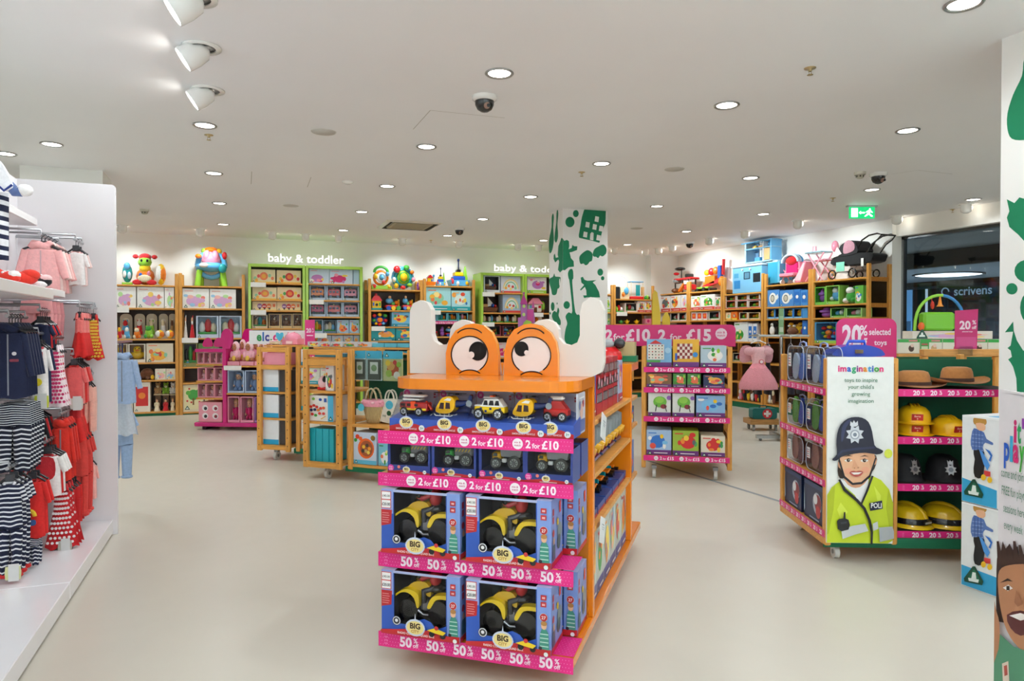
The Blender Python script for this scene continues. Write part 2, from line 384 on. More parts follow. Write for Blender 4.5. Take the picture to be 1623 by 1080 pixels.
def fill_spot(x, y, deg, label):  # added fill spot out of view, put in to brighten the display fronts
    t = stamp('gimbal', gimbal_parts, 'gimbal_spotlight', T(x, y, CEIL) @ R(deg), label, 'spotlight', 'tilted eyeball spotlights')
    light('SPOT', t, (-.14, 0, -.11), FWD_W, LAMP_C, (0, math.radians(52), 0), 100, .8, .05)
for i, (x, y) in enumerate(((-.6, -.6), (1.0, -.6), (2.6, -.6), (4.0, .4), (.4, 1.2), (2.0, 1.2), (5.6, 1.4))):
    fill_spot(x, y, -90 + (-15 if x > 3 else 0), 'tilted spotlight behind the photographer lighting the displays, %s of seven' % ordn(i))
for i, (x, y, dg) in enumerate(((-2.5, -4.1, 0), (.5, -4.1, 0), (3.5, -4.1, 0), (6.5, -4.1, 0), (-4.5, .5, -90), (-4.5, 3.2, -90))):  # added uplights out of view, put in only to brighten the ceiling
    t = thing('added_uplight', 'half-round wall uplight behind the photographer, %s of six' % ordn(i), 'wall light', T(x, y, 2.05) @ R(dg), 'wall uplights')
    obj('bowl', MB('gloss').lathe([(.02, -.1), (.1, -.06), (.15, .0), (.155, .02)], 'eeeeec', 20, None, (0, .16, 0)), t)
    light('SPOT', t, (0, .16, .0), UP_W, (.72, .91, 1), (math.radians(160), 0, 0), 150, .9, .1)
# ------------------------------------------------------------------ small ceiling fittings
def dome_parts():
    base = MB('gloss').lathe([(.085, 0), (.085, -.02), (.07, -.034), (.0001, -.034)], 'e8e6e2', 24)
    dome = MB('gloss').lathe([(.066, -.034), (.064, -.06), (.05, -.088), (.025, -.104), (.0001, -.108)], '1c1a19', 24)
    eye = MB('gloss').ball((.0, -.05, -.075), .024, '8d6d60', 10); eye.cyl((0, -.05, -.075), (.005, -.078, -.082), .012, '0a0a0a')
    return [('base', base), ('dome', dome), ('lens', eye)]
for q, s in (((768, 153), 'near the front downlight'), ((728, 362), 'beside the square air vent'), ((1392, 275), 'beside the smoke detector near the window'), ((1093, 384), 'far back among the wall spotlights')):
    p = fp(*q, z=CEIL); stamp('dome', dome_parts, 'security_camera', T(*p), 'smoked glass dome security camera on the ceiling ' + s, 'camera', 'dome cameras')
def smoke_parts():
    b = MB('matte').lathe([(.055, 0), (.055, -.025), (.05, -.03)], 'd2cfc2', 16)
    h = MB('matte').lathe([(.036, -.03), (.034, -.055), (.028, -.062), (.0001, -.064)], 'b9b5a4', 16)
    for i in range(6): h.box(.031 * math.cos(i) - .006, .031 * math.cos(i) + .006, .031 * math.sin(i) - .006, .031 * math.sin(i) + .006, -.052, -.036, '3a3832')
    return [('base', b), ('sensor_head', h)]
for q, s in (((229, 332), 'to the side of the white clothes panel'), ((1363, 273), 'next to the dome camera by the window')):
    stamp('smoke', smoke_parts, 'smoke_detector', T(*fp(*q, z=CEIL)), 'small beige smoke detector on the ceiling ' + s, 'smoke detector')
def sprink_parts():
    m = MB('metal').lathe([(.035, 0), (.034, -.004), (.012, -.006), (.01, -.02)], 'c9b48a', 14)
    m.cyl((-.008, 0, -.02), (-.008, 0, -.04), .002, 'b9a57c'); m.cyl((.008, 0, -.02), (.008, 0, -.04), .002, 'b9a57c')
    m.lathe([(.0001, -.04), (.018, -.041), (.018, -.043), (.0001, -.044)], 'b9a57c', 10)
    return [('fire_sprinkler', m)]
for q, s in (((331, 214), 'behind the tilted spotlights'), ((1284, 108), 'alone in front of the first row of downlights'), ((922, 273), 'above the printed pillar'), ((1320, 314), 'near the exit sign'), ((1510, 332), 'in front of the window'), ((683, 381), 'close to the back wall')):
    stamp('sprink', sprink_parts, 'fire_sprinkler', T(*fp(*q, z=CEIL)), 'small brass fire sprinkler in the ceiling ' + s, 'sprinkler')
def spk_parts():
    return [('grille', MB('matte').lathe([(.0001, -.004), (.09, -.004), (.092, -.0005)], 'c9c6bf', 24)), ('rim', MB('matte').lathe([(.092, -.0005), (.096, -.006), (.1, -.0005)], 'dad8d2', 24))]
for q, s in (((513, 209), 'between the tilted spotlights and the dome camera'), ((1069, 268), 'behind the printed pillar line'), ((461, 326), 'over the green bookcases'), ((1009, 362), 'far back beside the pillar')):
    stamp('spk', spk_parts, 'ceiling_speaker', T(*fp(*q, z=CEIL)), 'flat round grey ceiling speaker ' + s, 'speaker')
p = fp(551, 288, CEIL); m = MB('gloss').lathe([(.06, 0), (.06, -.012), (.035, -.025), (.0001, -.026)], 'eceae6', 18)
obj('motion_sensor', m, None, T(*p), 'small white round sensor on the ceiling left of centre', 'sensor')
t = thing('air_vent', 'square ceiling air conditioning vent with dark slots', 'vent', T(2.36, 10.47, CEIL))
m = MB('gloss')
for q in range(4):
    m.T = R(90 * q); m.add([(-.42, -.42, 0), (.42, -.42, 0), (.36, -.36, -.02), (-.36, -.36, -.02)], [(0, 1, 2, 3)], 'e4e1d8')
obj('vent_frame', m, t)
m = MB('matte')
for q in range(4): m.T = R(90 * q); m.add([(-.36, -.36, -.02), (.36, -.36, -.02), (.3, -.3, -.004), (-.3, -.3, -.004)], [(0, 1, 2, 3)], '16130e')
obj('slot', m, t)
m = MB('matte').box(-.29, .29, -.29, .29, -.022, -.004, 'b7ac93')
for i in range(9): m.box(-.25, .25, -.26 + i * .06, -.24 + i * .06, -.025, -.021, 'a1967d')
obj('grille', m, t)
t = thing('exit_sign', 'green exit sign with running figure and arrow under the ceiling', 'sign', T(*fp(1366, 326, CEIL)) @ R(-21))
obj('bracket', MB('metal').box(-.19, .19, -.03, .03, -.02, 0, 'bdbdbb'), t)
m = MB('glow1.6').box(-.16, .16, -.012, .012, -.165, -.02, '0aa05a'); a_ = Art(m, -.16, -.165, .32, .145, -.012); m.fin = 'glow2.5'
W_ = 'd9fff0'
a_.r(.06, .12, .32, .9, W_); a_.p([(.36, .5), (.44, .66), (.44, .56), (.6, .56), (.6, .44), (.44, .44), (.44, .34)], W_)
a_.c(.8, .8, .035, W_); a_.p([(.72, .7), (.84, .7), (.92, .52), (.89, .47), (.82, .58), (.8, .42), (.92, .22), (.9, .14), (.84, .16), (.76, .34), (.62, .14), (.58, .18), (.7, .44), (.72, .58), (.66, .5), (.62, .52)], W_)
obj('sign_panel', m, t)
# ------------------------------------------------------------------ pillars with green prints
GRN = '0a7a52'
m = MB('paint').box(3.89, 4.55, 8.29, 8.72, 0, CEIL, 'f0eeeb')
fr = Frame(3.89, 8.29, 0)
def decal(m, f, pts, lift=.0012, holes=()):
    P = [f.xz(px, py, 0) for px, py in pts]; y = -lift
    m.add([f.M @ Vector((x, y, z)) for x, z in P], [tuple(range(len(P)))], GRN, 'matte')
    for h in holes:
        P = [f.xz(px, py, 0) for px, py in h]; m.add([f.M @ Vector((x, y - .0008, z)) for x, z in P], [tuple(range(len(P)))], 'f0eeeb', 'paint')
z4 = lambda L: [(740 + x * .2685, 310 + y * .2685) for x, y in L]
def circ(cx, cy, r, ry=None, n=18): return [(cx + r * math.cos(6.283 * i / n), cy + (ry or r) * math.sin(6.283 * i / n)) for i in range(n)]
wall = z4([(697, 75), (790, 82), (820, 92), (818, 165), (800, 205), (782, 280), (740, 268), (662, 250), (660, 235), (668, 190), (678, 130), (690, 90)])
wins = [z4([(x, y), (x + 22, y + 5), (x + 18, y + 36), (x - 5, y + 31)]) for x, y in ((703, 155), (745, 168), (783, 178), (690, 213), (768, 232), (758, 122))]
wins.append(z4([(726, 262), (728, 226), (737, 216), (748, 222), (746, 266)]))
decal(m, fr, wall, holes=wins)
for q in (circ(608, 157, 27, 31), circ(643, 107, 17, 21), circ(787, 453, 17, 21), circ(801, 489, 10, 12), circ(589, 647, 19, 23)): decal(m, fr, z4(q))
decal(m, fr, z4(smoothpts([(665, 360), (685, 338), (712, 323), (735, 335), (742, 352), (738, 385), (725, 392), (712, 408), (698, 412), (688, 402), (672, 405), (664, 385)], 3)))
decal(m, fr, z4(smoothpts([(742, 350), (752, 318), (775, 302), (805, 290), (823, 312), (822, 340), (808, 356), (796, 360), (786, 355), (775, 370), (762, 362), (752, 362)], 3)))
decal(m, fr, z4(smoothpts([(600, 490), (596, 460), (606, 438), (620, 434), (627, 450), (628, 490), (622, 515), (640, 690), (668, 712), (668, 840), (655, 872), (625, 886), (595, 882), (576, 850), (582, 790), (592, 755), (582, 715), (600, 690), (622, 684), (606, 515)], 3)))
decal(m, fr, z4([(672, 485), (684, 480), (694, 498), (712, 504), (764, 500), (742, 513), (758, 528), (780, 570), (786, 602), (708, 602), (692, 606), (686, 590), (706, 590), (704, 560), (696, 540), (672, 562), (668, 556), (692, 528), (676, 515)]))
teddy = [(566, 255), (575, 268), (590, 262), (602, 270), (604, 300), (600, 318), (618, 310), (622, 292), (634, 300), (652, 300), (650, 322), (620, 334), (606, 336), (614, 370), (630, 388), (632, 420), (600, 424), (578, 442), (566, 440)]
decal(m, fr, z4(teddy))
fl = Frame(3.89, 8.29, -90)                                   # its side face; the prints wrap round the corner
decal(m, fl, z4([(566, 255), (558, 250), (552, 270), (540, 300), (536, 350), (540, 365), (525, 368), (520, 343), (513, 352), (512, 375), (522, 396), (540, 378), (545, 390), (538, 440), (550, 455), (566, 440)]))
decal(m, fl, z4(smoothpts([(509, 106), (514, 130), (510, 190), (514, 260), (505, 320), (492, 342), (485, 320), (486, 260), (500, 190), (501, 130)], 3)))
decal(m, fl, z4(smoothpts([(535, 77), (540, 110), (535, 170), (539, 240), (528, 278), (518, 262), (520, 220), (528, 160), (529, 110)], 3)))
decal(m, fl, z4(smoothpts([(516, 460), (522, 478), (540, 480), (554, 486), (552, 520), (544, 548), (536, 552), (528, 584), (505, 586), (498, 555), (488, 520), (488, 492), (508, 480)], 3)), holes=[z4(circ(549, 512, 3.5, 22))])
for q in (circ(507, 656, 11, 26), circ(533, 638, 3, 6), circ(492, 696, 4, 8)): decal(m, fl, z4(q))
decal(m, fl, z4(smoothpts([(538, 662), (546, 680), (542, 710), (554, 740), (552, 766), (530, 755), (510, 735), (502, 712), (508, 690), (520, 682), (530, 690)], 3)))
struct('pillar_printed', m)
P0 = fp(1588, 62, CEIL)
m = MB('paint').box(P0.x, P0.x + .75, P0.y - .7, P0.y, 0, CEIL, 'f0eeeb')
fl = Frame(P0.x, P0.y, -90)
decal(m, fl, smoothpts([(1640, 85), (1624, 92), (1620, 120), (1606, 150), (1597, 180), (1597, 205), (1604, 220), (1624, 222), (1650, 215), (1660, 150)], 3))
decal(m, fl, [(1596, 316), (1608, 322), (1616, 313), (1640, 320), (1650, 380), (1625, 384), (1614, 372), (1600, 360), (1596, 345), (1600, 335)])
for q in (circ(1604, 458, 9, 9), circ(1628, 430, 20, 18), circ(1634, 488, 17, 26)): decal(m, fl, q)
decal(m, fl, [(1593, 527), (1606, 510), (1607, 525), (1612, 540), (1622, 556), (1640, 560), (1650, 622), (1612, 622), (1611, 600), (1606, 582), (1602, 575), (1598, 570), (1604, 566), (1602, 556), (1597, 552), (1602, 548), (1606, 526)])
struct('pillar_near', m)
# ------------------------------------------------------------------ shared kinds of goods
HUE = dict(r='d3222a', o='ee7d17', y='f4c316', g='3b9e38', l='93cc3a', b='2458b8', s='5fb0e2', n='182550', p='f092aa', m='d4186f', v='8549a4', w='f4f2ee',
           k='151515', a='8d9092', u='74462a', t='c69c66', c='f1e2bf', q='129499', f='e6b08a', d='6c4225', e='f7cfd6', h='c4dff0', i='3c4148', j='b98a3c')
def hue(c): return HUE.get(c, c)
def prim(mb, w, d, h, spec, fin='gloss'):
    """a toy from shapes given in fractions of its width (x -.5..+.5), depth (y 0..1) and height (z 0..1)"""
    for it in spec.split(';'):
        a = it.split()
        if not a: continue
        k, c = a[0], hue(a[-1]); p = [float(q) for q in a[1:-1]]
        if k == 'b': mb.box(p[0] * w, p[1] * w, p[2] * d, p[3] * d, p[4] * h, p[5] * h, c, fin, min(w, d, h) * .04)
        elif k == 'e': mb.ball((p[0] * w, p[1] * d, p[2] * h), (p[3] * w, p[4] * d, p[5] * h), c, 12, fin)
        elif k == 'c': mb.cyl((p[0] * w, p[1] * d, p[2] * h), (p[3] * w, p[4] * d, p[5] * h), p[6] * min(w, h), c, p[7] * min(w, h) if len(p) > 7 else None, 12, fin)
        elif k == 'o': mb.tube([(p[0] * w + p[2] * w * math.cos(i * .3927), p[4] * d, p[1] * h + p[2] * w * math.sin(i * .3927)) for i in range(16)], p[3] * w, c, 7, fin, True)
        elif k == 'h': mb.tube([(p[0] * w + p[2] * w * math.cos(i * .3142), p[5] * d, p[1] * h + p[3] * h * math.sin(i * .3142)) for i in range(11)], p[4] * min(w, h), c, 7, fin)
        elif k == 'p':
            q = p[2:]; mb.prism([(q[i] * w, q[i + 1] * h) for i in range(0, len(q), 2)], p[0] * d, p[1] * d, c, fin)
    return mb
TOY = dict(
 bear='e 0 .5 .3 .3 .42 .3 %s;e 0 .42 .7 .27 .36 .25 %s;e -.2 .45 .9 .1 .12 .1 %s;e .2 .45 .9 .1 .12 .1 %s;e -.32 .35 .38 .12 .2 .19 %s;e .32 .35 .38 .12 .2 .19 %s;e -.24 .2 .12 .17 .3 .12 %s;e .24 .2 .12 .17 .3 .12 %s;e 0 .12 .64 .12 .12 .1 c;e -.1 .08 .75 .03 .05 .03 k;e .1 .08 .75 .03 .05 .03 k;e 0 .02 .67 .04 .05 .025 k',
 doll='e 0 .5 .36 .24 .4 .26 %1;e 0 .45 .76 .22 .36 .2 f;e 0 .55 .82 .25 .4 .19 %2;e -.3 .45 .4 .1 .2 .18 %1;e .3 .45 .4 .1 .2 .18 %1;e -.34 .35 .26 .07 .15 .07 f;e .34 .35 .26 .07 .15 .07 f;e -.17 .35 .1 .12 .35 .12 %1;e .17 .35 .1 .12 .35 .12 %1;e -.08 .1 .77 .025 .04 .025 k;e .08 .1 .77 .025 .04 .025 k;e 0 .08 .7 .05 .04 .015 r',
 gown='c 0 .5 0 0 .5 .6 .42 .14 %1;e 0 .5 .62 .2 .35 .12 %1;e 0 .45 .8 .17 .34 .15 f;e 0 .55 .85 .2 .38 .16 %2;e -.26 .4 .5 .09 .2 .16 %1;e .26 .4 .5 .09 .2 .16 %1',
 duck='e 0 .55 .32 .45 .42 .32 y;e 0 .35 .7 .3 .32 .28 y;e 0 .02 .66 .16 .16 .07 o;e -.12 .1 .78 .04 .05 .05 k;e .12 .1 .78 .04 .05 .05 k;e -.42 .6 .34 .1 .25 .2 y;e .42 .6 .34 .1 .25 .2 y',
 penguin='e 0 .5 .4 .4 .45 .4 k;e 0 .45 .78 .28 .38 .22 k;e 0 .15 .38 .28 .25 .32 w;e 0 .1 .76 .16 .15 .13 w;e 0 .0 .74 .08 .12 .05 o;e -.4 .45 .4 .1 .25 .28 y;e .4 .45 .4 .1 .25 .28 k;e -.18 .2 .04 .16 .3 .05 y;e .18 .2 .04 .16 .3 .05 y',
 hippo='e 0 .55 .4 .46 .45 .38 y;e 0 .3 .36 .3 .4 .24 u;e -.26 .4 .78 .09 .15 .1 y;e .26 .4 .78 .09 .15 .1 y;e -.14 .12 .66 .06 .1 .07 w;e .14 .12 .66 .06 .1 .07 w;e -.3 .3 .1 .14 .3 .1 u;e .3 .3 .1 .14 .3 .1 u;e .44 .4 .35 .1 .2 .22 v',
 house='b -.4 .4 .1 .9 .12 .58 y;p .05 .95 -.5 .55 .5 .55 .2 .86 -.2 .86 r;c 0 .5 .8 0 .5 1 .12 r;b -.48 .48 0 1 0 .12 q;c 0 .08 .32 0 .02 .32 .12 k;b -.34 -.2 .07 .1 .25 .45 b;b .2 .34 .07 .1 .25 .45 g',
 train='b -.48 .3 .1 .9 .18 .34 r;e -.2 .5 .62 .24 .4 .2 s;e .24 .5 .5 .16 .35 .16 o;c .38 .5 .3 .38 .5 .72 .06 y;c -.3 .05 .14 -.3 .95 .14 .15 b;c 0 .05 .14 0 .95 .14 .15 y;c .3 .05 .14 .3 .95 .14 .15 g;b -.1 .1 .2 .8 .34 .56 g;e -.2 .3 .86 .1 .2 .1 f',
 bus='b -.46 .46 .15 .85 .2 .78 %s;b -.4 .4 .16 .84 .78 .86 %s;b -.36 -.18 .1 .2 .48 .66 n;b -.1 .08 .1 .2 .48 .66 n;b .16 .34 .1 .2 .48 .66 n;c -.28 .1 .14 -.28 .9 .14 .13 n;c .28 .1 .14 .28 .9 .14 .13 n;e .44 .5 .5 .06 .3 .16 w;e 0 .5 .92 .05 .1 .06 y',
 boat='p .2 .8 -.48 .3 .48 .3 .36 .06 -.36 .06 u;c -.1 .5 .3 -.1 .5 .95 .02 u;p .48 .52 -.06 .36 .34 .42 -.06 .9 w;b -.4 -.1 .25 .75 .3 .5 t;e .2 .4 .42 .08 .2 .12 b;e .34 .4 .38 .07 .2 .1 r',
 ark='p .1 .9 -.5 .34 .5 .34 .4 .04 -.4 .04 o;b -.3 .2 .2 .8 .34 .66 y;p .15 .85 -.36 .66 .26 .66 0 .92 -.1 .92 r;c .34 .5 .34 .34 .5 .9 .05 s;e .34 .5 .86 .1 .3 .12 s;e -.42 .4 .48 .08 .2 .14 w;e .1 .15 .46 .07 .12 .12 b',
 faces='e 0 .55 .4 .5 .4 .4 b;e -.3 .2 .75 .12 .2 .13 r;e 0 .2 .82 .12 .2 .13 y;e .3 .2 .75 .12 .2 .13 g;e -.32 .2 .42 .12 .2 .13 g;e 0 .1 .45 .16 .2 .18 o;e .32 .2 .42 .12 .2 .13 r;e 0 .2 .16 .13 .2 .12 r;e -.2 .2 .2 .09 .2 .1 y;e .2 .2 .2 .09 .2 .1 s',
 ring='b -.5 .5 .1 .9 0 .16 l;e -.36 .5 .12 .14 .5 .12 r;e .36 .5 .12 .14 .5 .12 y;o 0 .5 .33 .07 .5 o;o .02 .52 .2 .06 .4 w;e .02 .35 .52 .13 .2 .12 s;h 0 .72 .34 .24 .07 .4 g;e -.28 .3 .55 .1 .2 .12 y;e .3 .3 .66 .1 .2 .1 s;e .1 .2 .3 .1 .2 .1 r',
 table='o 0 .5 .4 .1 .6 s;o 0 .5 .34 .09 .5 q;e 0 .5 .5 .3 .25 .3 l;e 0 .3 .5 .17 .2 .17 y;o 0 .5 .19 .035 .3 g;e -.3 .3 .8 .15 .2 .14 r;e .12 .3 .88 .13 .2 .1 g;e .36 .3 .7 .09 .2 .08 o;e .42 .3 .42 .08 .2 .09 p;e -.42 .3 .4 .08 .2 .1 w;e .24 .2 .2 .12 .2 .08 l;e -.05 .2 .1 .12 .2 .08 r;e -.34 .2 .16 .1 .2 .1 y',
 cow='e 0 .55 .28 .4 .45 .28 o;e 0 .4 .52 .25 .3 .18 y;e 0 .35 .72 .3 .32 .17 l;e 0 .45 .88 .28 .3 .13 r;e -.4 .45 .9 .13 .12 .07 r;e .4 .45 .9 .13 .12 .07 r;e 0 .1 .2 .3 .2 .12 c;e -.3 .15 .08 .22 .3 .09 r;e .3 .15 .08 .22 .3 .09 r;e -.16 .12 .3 .08 .1 .08 b;e .18 .12 .36 .08 .1 .08 p;e -.12 .08 .76 .05 .06 .05 k;e .12 .08 .76 .05 .06 .05 k',
 bucket='e 0 .5 .5 .46 .45 .42 q;e 0 .25 .8 .3 .3 .18 s;e -.2 .12 .45 .16 .2 .16 w;e .2 .12 .4 .16 .2 .16 h;b -.45 .45 .2 .8 0 .1 l',
 walker='c -.4 .3 0 -.33 .4 .4 .09 l;c .4 .3 0 .33 .4 .4 .09 l;c -.3 .8 0 -.28 .7 .4 .07 l;c .3 .8 0 .28 .7 .4 .07 l;e 0 .5 .5 .48 .45 .13 s;o 0 .55 .4 .08 .5 s;e 0 .5 .68 .3 .3 .2 p;e -.12 .4 .76 .12 .2 .16 p;e .12 .4 .76 .12 .2 .16 p;e 0 .6 .93 .22 .3 .08 o;e -.2 .6 .9 .1 .2 .08 l;e .22 .6 .9 .1 .2 .08 y;e -.36 .3 .75 .1 .2 .06 o;e .4 .3 .78 .08 .2 .1 r;e .34 .1 .45 .12 .1 .12 q;e -.2 .1 .52 .14 .1 .06 w',
 mammoth='e 0 .5 .5 .46 .45 .44 u;e -.3 .3 .4 .18 .3 .3 u;e -.42 .2 .2 .08 .2 .2 b;e .36 .25 .2 .14 .2 .2 y;e .05 .2 .14 .12 .2 .14 u',
 ball='e 0 .5 .5 .48 .48 .5 y;e -.1 .42 .52 .41 .43 .42 w;e .12 .4 .5 .38 .42 .36 o',
 teapot='e 0 .5 .42 .34 .42 .4 %s;e 0 .5 .88 .08 .12 .1 %s;c .3 .5 .4 .5 .5 .7 .06 %s;h -.34 .42 .14 .24 .04 .5 %s',
 santa='c 0 .5 0 0 .5 .7 .4 .1 %s;e 0 .4 .78 .16 .3 .14 f;c 0 .5 .82 .1 .5 1 .16 .03 %s;e 0 .25 .68 .13 .2 .1 w',
 blob3='e -.3 .5 .4 .2 .4 .4 %s;e .02 .5 .5 .2 .4 .48 %1;e .32 .5 .36 .18 .4 .36 %2;b -.5 .5 .05 .95 0 .14 g',
 hat='e 0 .5 .3 .42 .42 .3 v;e -.1 .4 .6 .4 .45 .18 v;e 0 .4 .82 .24 .3 .18 v',
 plush='e 0 .5 .42 .36 .4 .4 %s;e -.02 .35 .78 .26 .3 .22 %1;e -.28 .3 .2 .16 .3 .16 %1;e .28 .3 .2 .16 .3 .16 %s;e -.2 .4 .95 .08 .1 .08 %s;e .2 .4 .95 .08 .1 .08 %s')
def toyspec(name, *cs):
    s = TOY[name]
    if cs:
        s = s.replace('%s', cs[0]).replace('%1', cs[min(1, len(cs) - 1)] if name not in ('doll', 'gown') else cs[0]).replace('%2', cs[-1])
    return s
PAL = dict(w=('f2b8b0', 'f4cf6a', '9cc9e6', 'b7dc9a', 'ea8270', 'd9a8d0'), o=('ee8050', 'f2b23c', '8fcaa6', 'de4a48', 'f6dc8c'), t=('f0a040', 'de4a2c', 'f6d34a', '2f74ba', 'e6f2ea', 'e9a27a'),
           r=('d42a2a', 'f08a30', 'f4cc40', '3b9e50', '555a60'), b=('2f74c8', 'f4f2ee', '7fc0ea', 'f5c518', 'de5040'), g=('3b9e38', '9bd13a', 'f5e7a0', 'f4f2ee', 'e8734a'),
           k=('f092aa', 'd4186f', 'f4f2ee', 'c07ac0', 'f6d34a'))
def logo(a, x, z, s):
    """the round-cornered green triangle with a white building-block figure"""
    k = s * a.w / a.h
    a.p([(x - s, z), (x + s, z), (x + s * .94, z + k * .3), (x + s * .12, z + k * 1.7), (x - s * .12, z + k * 1.7), (x - s * .94, z + k * .3)], '0b4b3a')
    a.p([(x - s * .55, z + k * .3), (x + s * .55, z + k * .3), (x + s * .5, z + k * .62), (x + s * .2, z + k * .7), (x + s * .16, z + k * 1.1), (x - s * .16, z + k * 1.1), (x - s * .2, z + k * .7), (x - s * .5, z + k * .62)], 'e8f2ea')
def art_pic(a, rg, pal, band=None):
    if band: a.r(0, 0, 1, .2, band)
    z0 = .24 if band else .06; cx = rg.uniform(.4, .6)
    n = rg.randint(6, 9)
    a.c(cx, z0 + .3, .3, rg.choice(pal), .26)
    for i in range(n): a.c(min(.88, max(.12, cx + rg.uniform(-.34, .34))), min(.84, max(z0 + .1, z0 + .32 + rg.uniform(-.3, .3))), rg.uniform(.05, .13), pal[i % len(pal)], rg.uniform(.06, .13))
    a.p([(.08, .86), (.4, .86), (.4, .9), (.08, .9)], pal[0]); logo(a, .12, .03, .07)
    if band: a.r(.3, .07, .85, .1, 'f4f2ee')
def art_ring(a, rg, pal, band=None):
    a.r(0, 0, 1, .1, 'f2c23a'); a.c(.52, .5, .17, pal[0], .3, 18); a.c(.52, .5, .1, pal[1], .17, 14)
    for x, z, c in ((.16, .35, 2), (.3, .5, 3), (.76, .55, 2), (.88, .35, 0), (.22, .2, 1)): a.c(x, z, .06, pal[c], .13)
    logo(a, .1, .02, .05)
def art_train(a, rg, pal, band=None):
    a.r(0, 0, 1, .14, 'f6dc8c')
    for i, c in enumerate(('a070b0', 'd4383a', 'f08030')): a.c(.3 + i * .19, .5, .1, c, .28); a.r(.23 + i * .19, .42, .36 + i * .19, .52, 'f4f2ee')
    a.c(.3, .2, .04, '333333'); a.c(.5, .2, .04, '333333'); a.c(.7, .2, .04, '333333'); logo(a, .08, .02, .05); a.r(.84, .4, .94, .75, 'ee8050')
def art_arch(a, rg, pal, band=None):
    for r, c in ((.4, pal[4]), (.35, 'f4f2ee'), (.3, pal[2]), (.25, 'eef6fa')): a.p([(.5 + r * math.cos(i * .314), .25 + r * 1.5 * math.sin(i * .314)) for i in range(11)], c)
    for x, z, c in ((.25, .3, 1), (.4, .42, 0), (.6, .38, 3), (.74, .3, 2), (.5, .25, 4)): a.c(x, z, .07, pal[c % len(pal)])
    a.r(0, 0, 1, .12, pal[3]); logo(a, .1, .02, .06)
def art_whale(a, rg, pal, band=None):
    a.c(.45, .5, .3, 'f4f2ee', .34, 18); a.p([(.62, .55), (.86, .75), (.94, .55), (.8, .4)], 'f4f2ee'); a.c(.43, .5, .17, '55504a', .22); a.c(.43, .5, .13, 'cfc6b4', .17); logo(a, .12, .03, .07)
def art_paint(a, rg, pal, band=None):
    a.r(.78, 0, 1, 1, '4fb4dc'); logo(a, .89, .04, .08)
    for x, z, c in ((.2, .86, '6fae3a'), (.48, .84, '2a58b0'), (.1, .55, 'd4302a'), (.22, .6, 'c83028'), (.34, .55, 'd4302a'), (.12, .42, '23306a'), (.26, .44, '23306a'), (.4, .43, 'd88030'), (.5, .5, 'd4302a'), (.16, .26, 'd4302a'), (.3, .22, '3b9e38'), (.46, .3, 'd8332a'), (.62, .52, 'e06030'), (.62, .3, 'd4302a')): a.c(x, z, .065, c, .055)
    a.r(.64, .75, .74, .9, '2a58b0'); a.p([(.5, .1), (.7, .22), (.72, .19), (.52, .07)], 'e0b040')
def art_plate(a, rg, pal, band=None):
    a.r(0, 0, 1, .13, '5fb8d8'); a.r(0, .13, 1, 1, 'c9d7ea'); a.c(.55, .5, .36, 'e8641c', .32, 20); a.c(.57, .5, .28, 'a6522a', .25, 18)
    for x, z, c in ((.45, .55, 'f0c030'), (.6, .6, '4a3a2c'), (.7, .5, 'f0a020'), (.55, .42, 'c8a060'), (.42, .42, '3a3a30'), (.66, .38, 'f0d050')): a.c(x, z, .07, c)
    a.c(.18, .86, .09, 'd83a1c'); a.c(.32, .8, .08, 'e8641c'); a.c(.1, .75, .07, '3b9e38'); a.c(.86, .84, .1, '8a6a2a'); logo(a, .12, .03, .07)
def art_label(a, rg, pal, band=None):
    a.r(.12, .2, .88, .85, pal[0]); a.c(.5, .55, .22, pal[1]); logo(a, .16, .03, .09)
def art_rows(a, rg, pal, band=None):
    for i in range(4): a.c(.28 + .44 * (i % 2), .3 + .4 * (i // 2), .13, 'f4eef0'); a.c(.3 + .44 * (i % 2), .28 + .4 * (i // 2), .07, ('333038', '8a2a3a')[i % 2])
def art_plain(a, rg, pal, band=None):
    if band: a.r(0, 0, 1, .16, band)
def art_bird(a, rg, pal, band=None):
    a.r(.05, .1, .95, .9, 'f0e8b8'); a.c(.5, .62, .27, '4aa84a', .2); a.c(.25, .7, .12, '68b848'); a.c(.74, .74, .12, '4aa84a'); a.r(.46, .25, .54, .5, '8a5a30')
    for x, z in ((.2, .4), (.8, .36), (.3, .85), (.68, .48), (.4, .35), (.86, .6)): a.c(x, z, .05, 'd4302a')
    logo(a, .2, .08, .12)
ARTS = dict(pic=art_pic, ring=art_ring, train=art_train, arch=art_arch, whale=art_whale, paint=art_paint, plate=art_plate, label=art_label, rows=art_rows, plain=art_plain, bird=art_bird)
def carton(w, d, h, base, art='pic', pal='w', band=None, seed=1):
    m = MB('card').box(-w / 2, w / 2, 0, d, 0, h, hue(base)); rg = random.Random(seed)
    ARTS[art](Art(m, -w / 2, 0, w, h, 0), rg, PAL[pal], band)
    return m
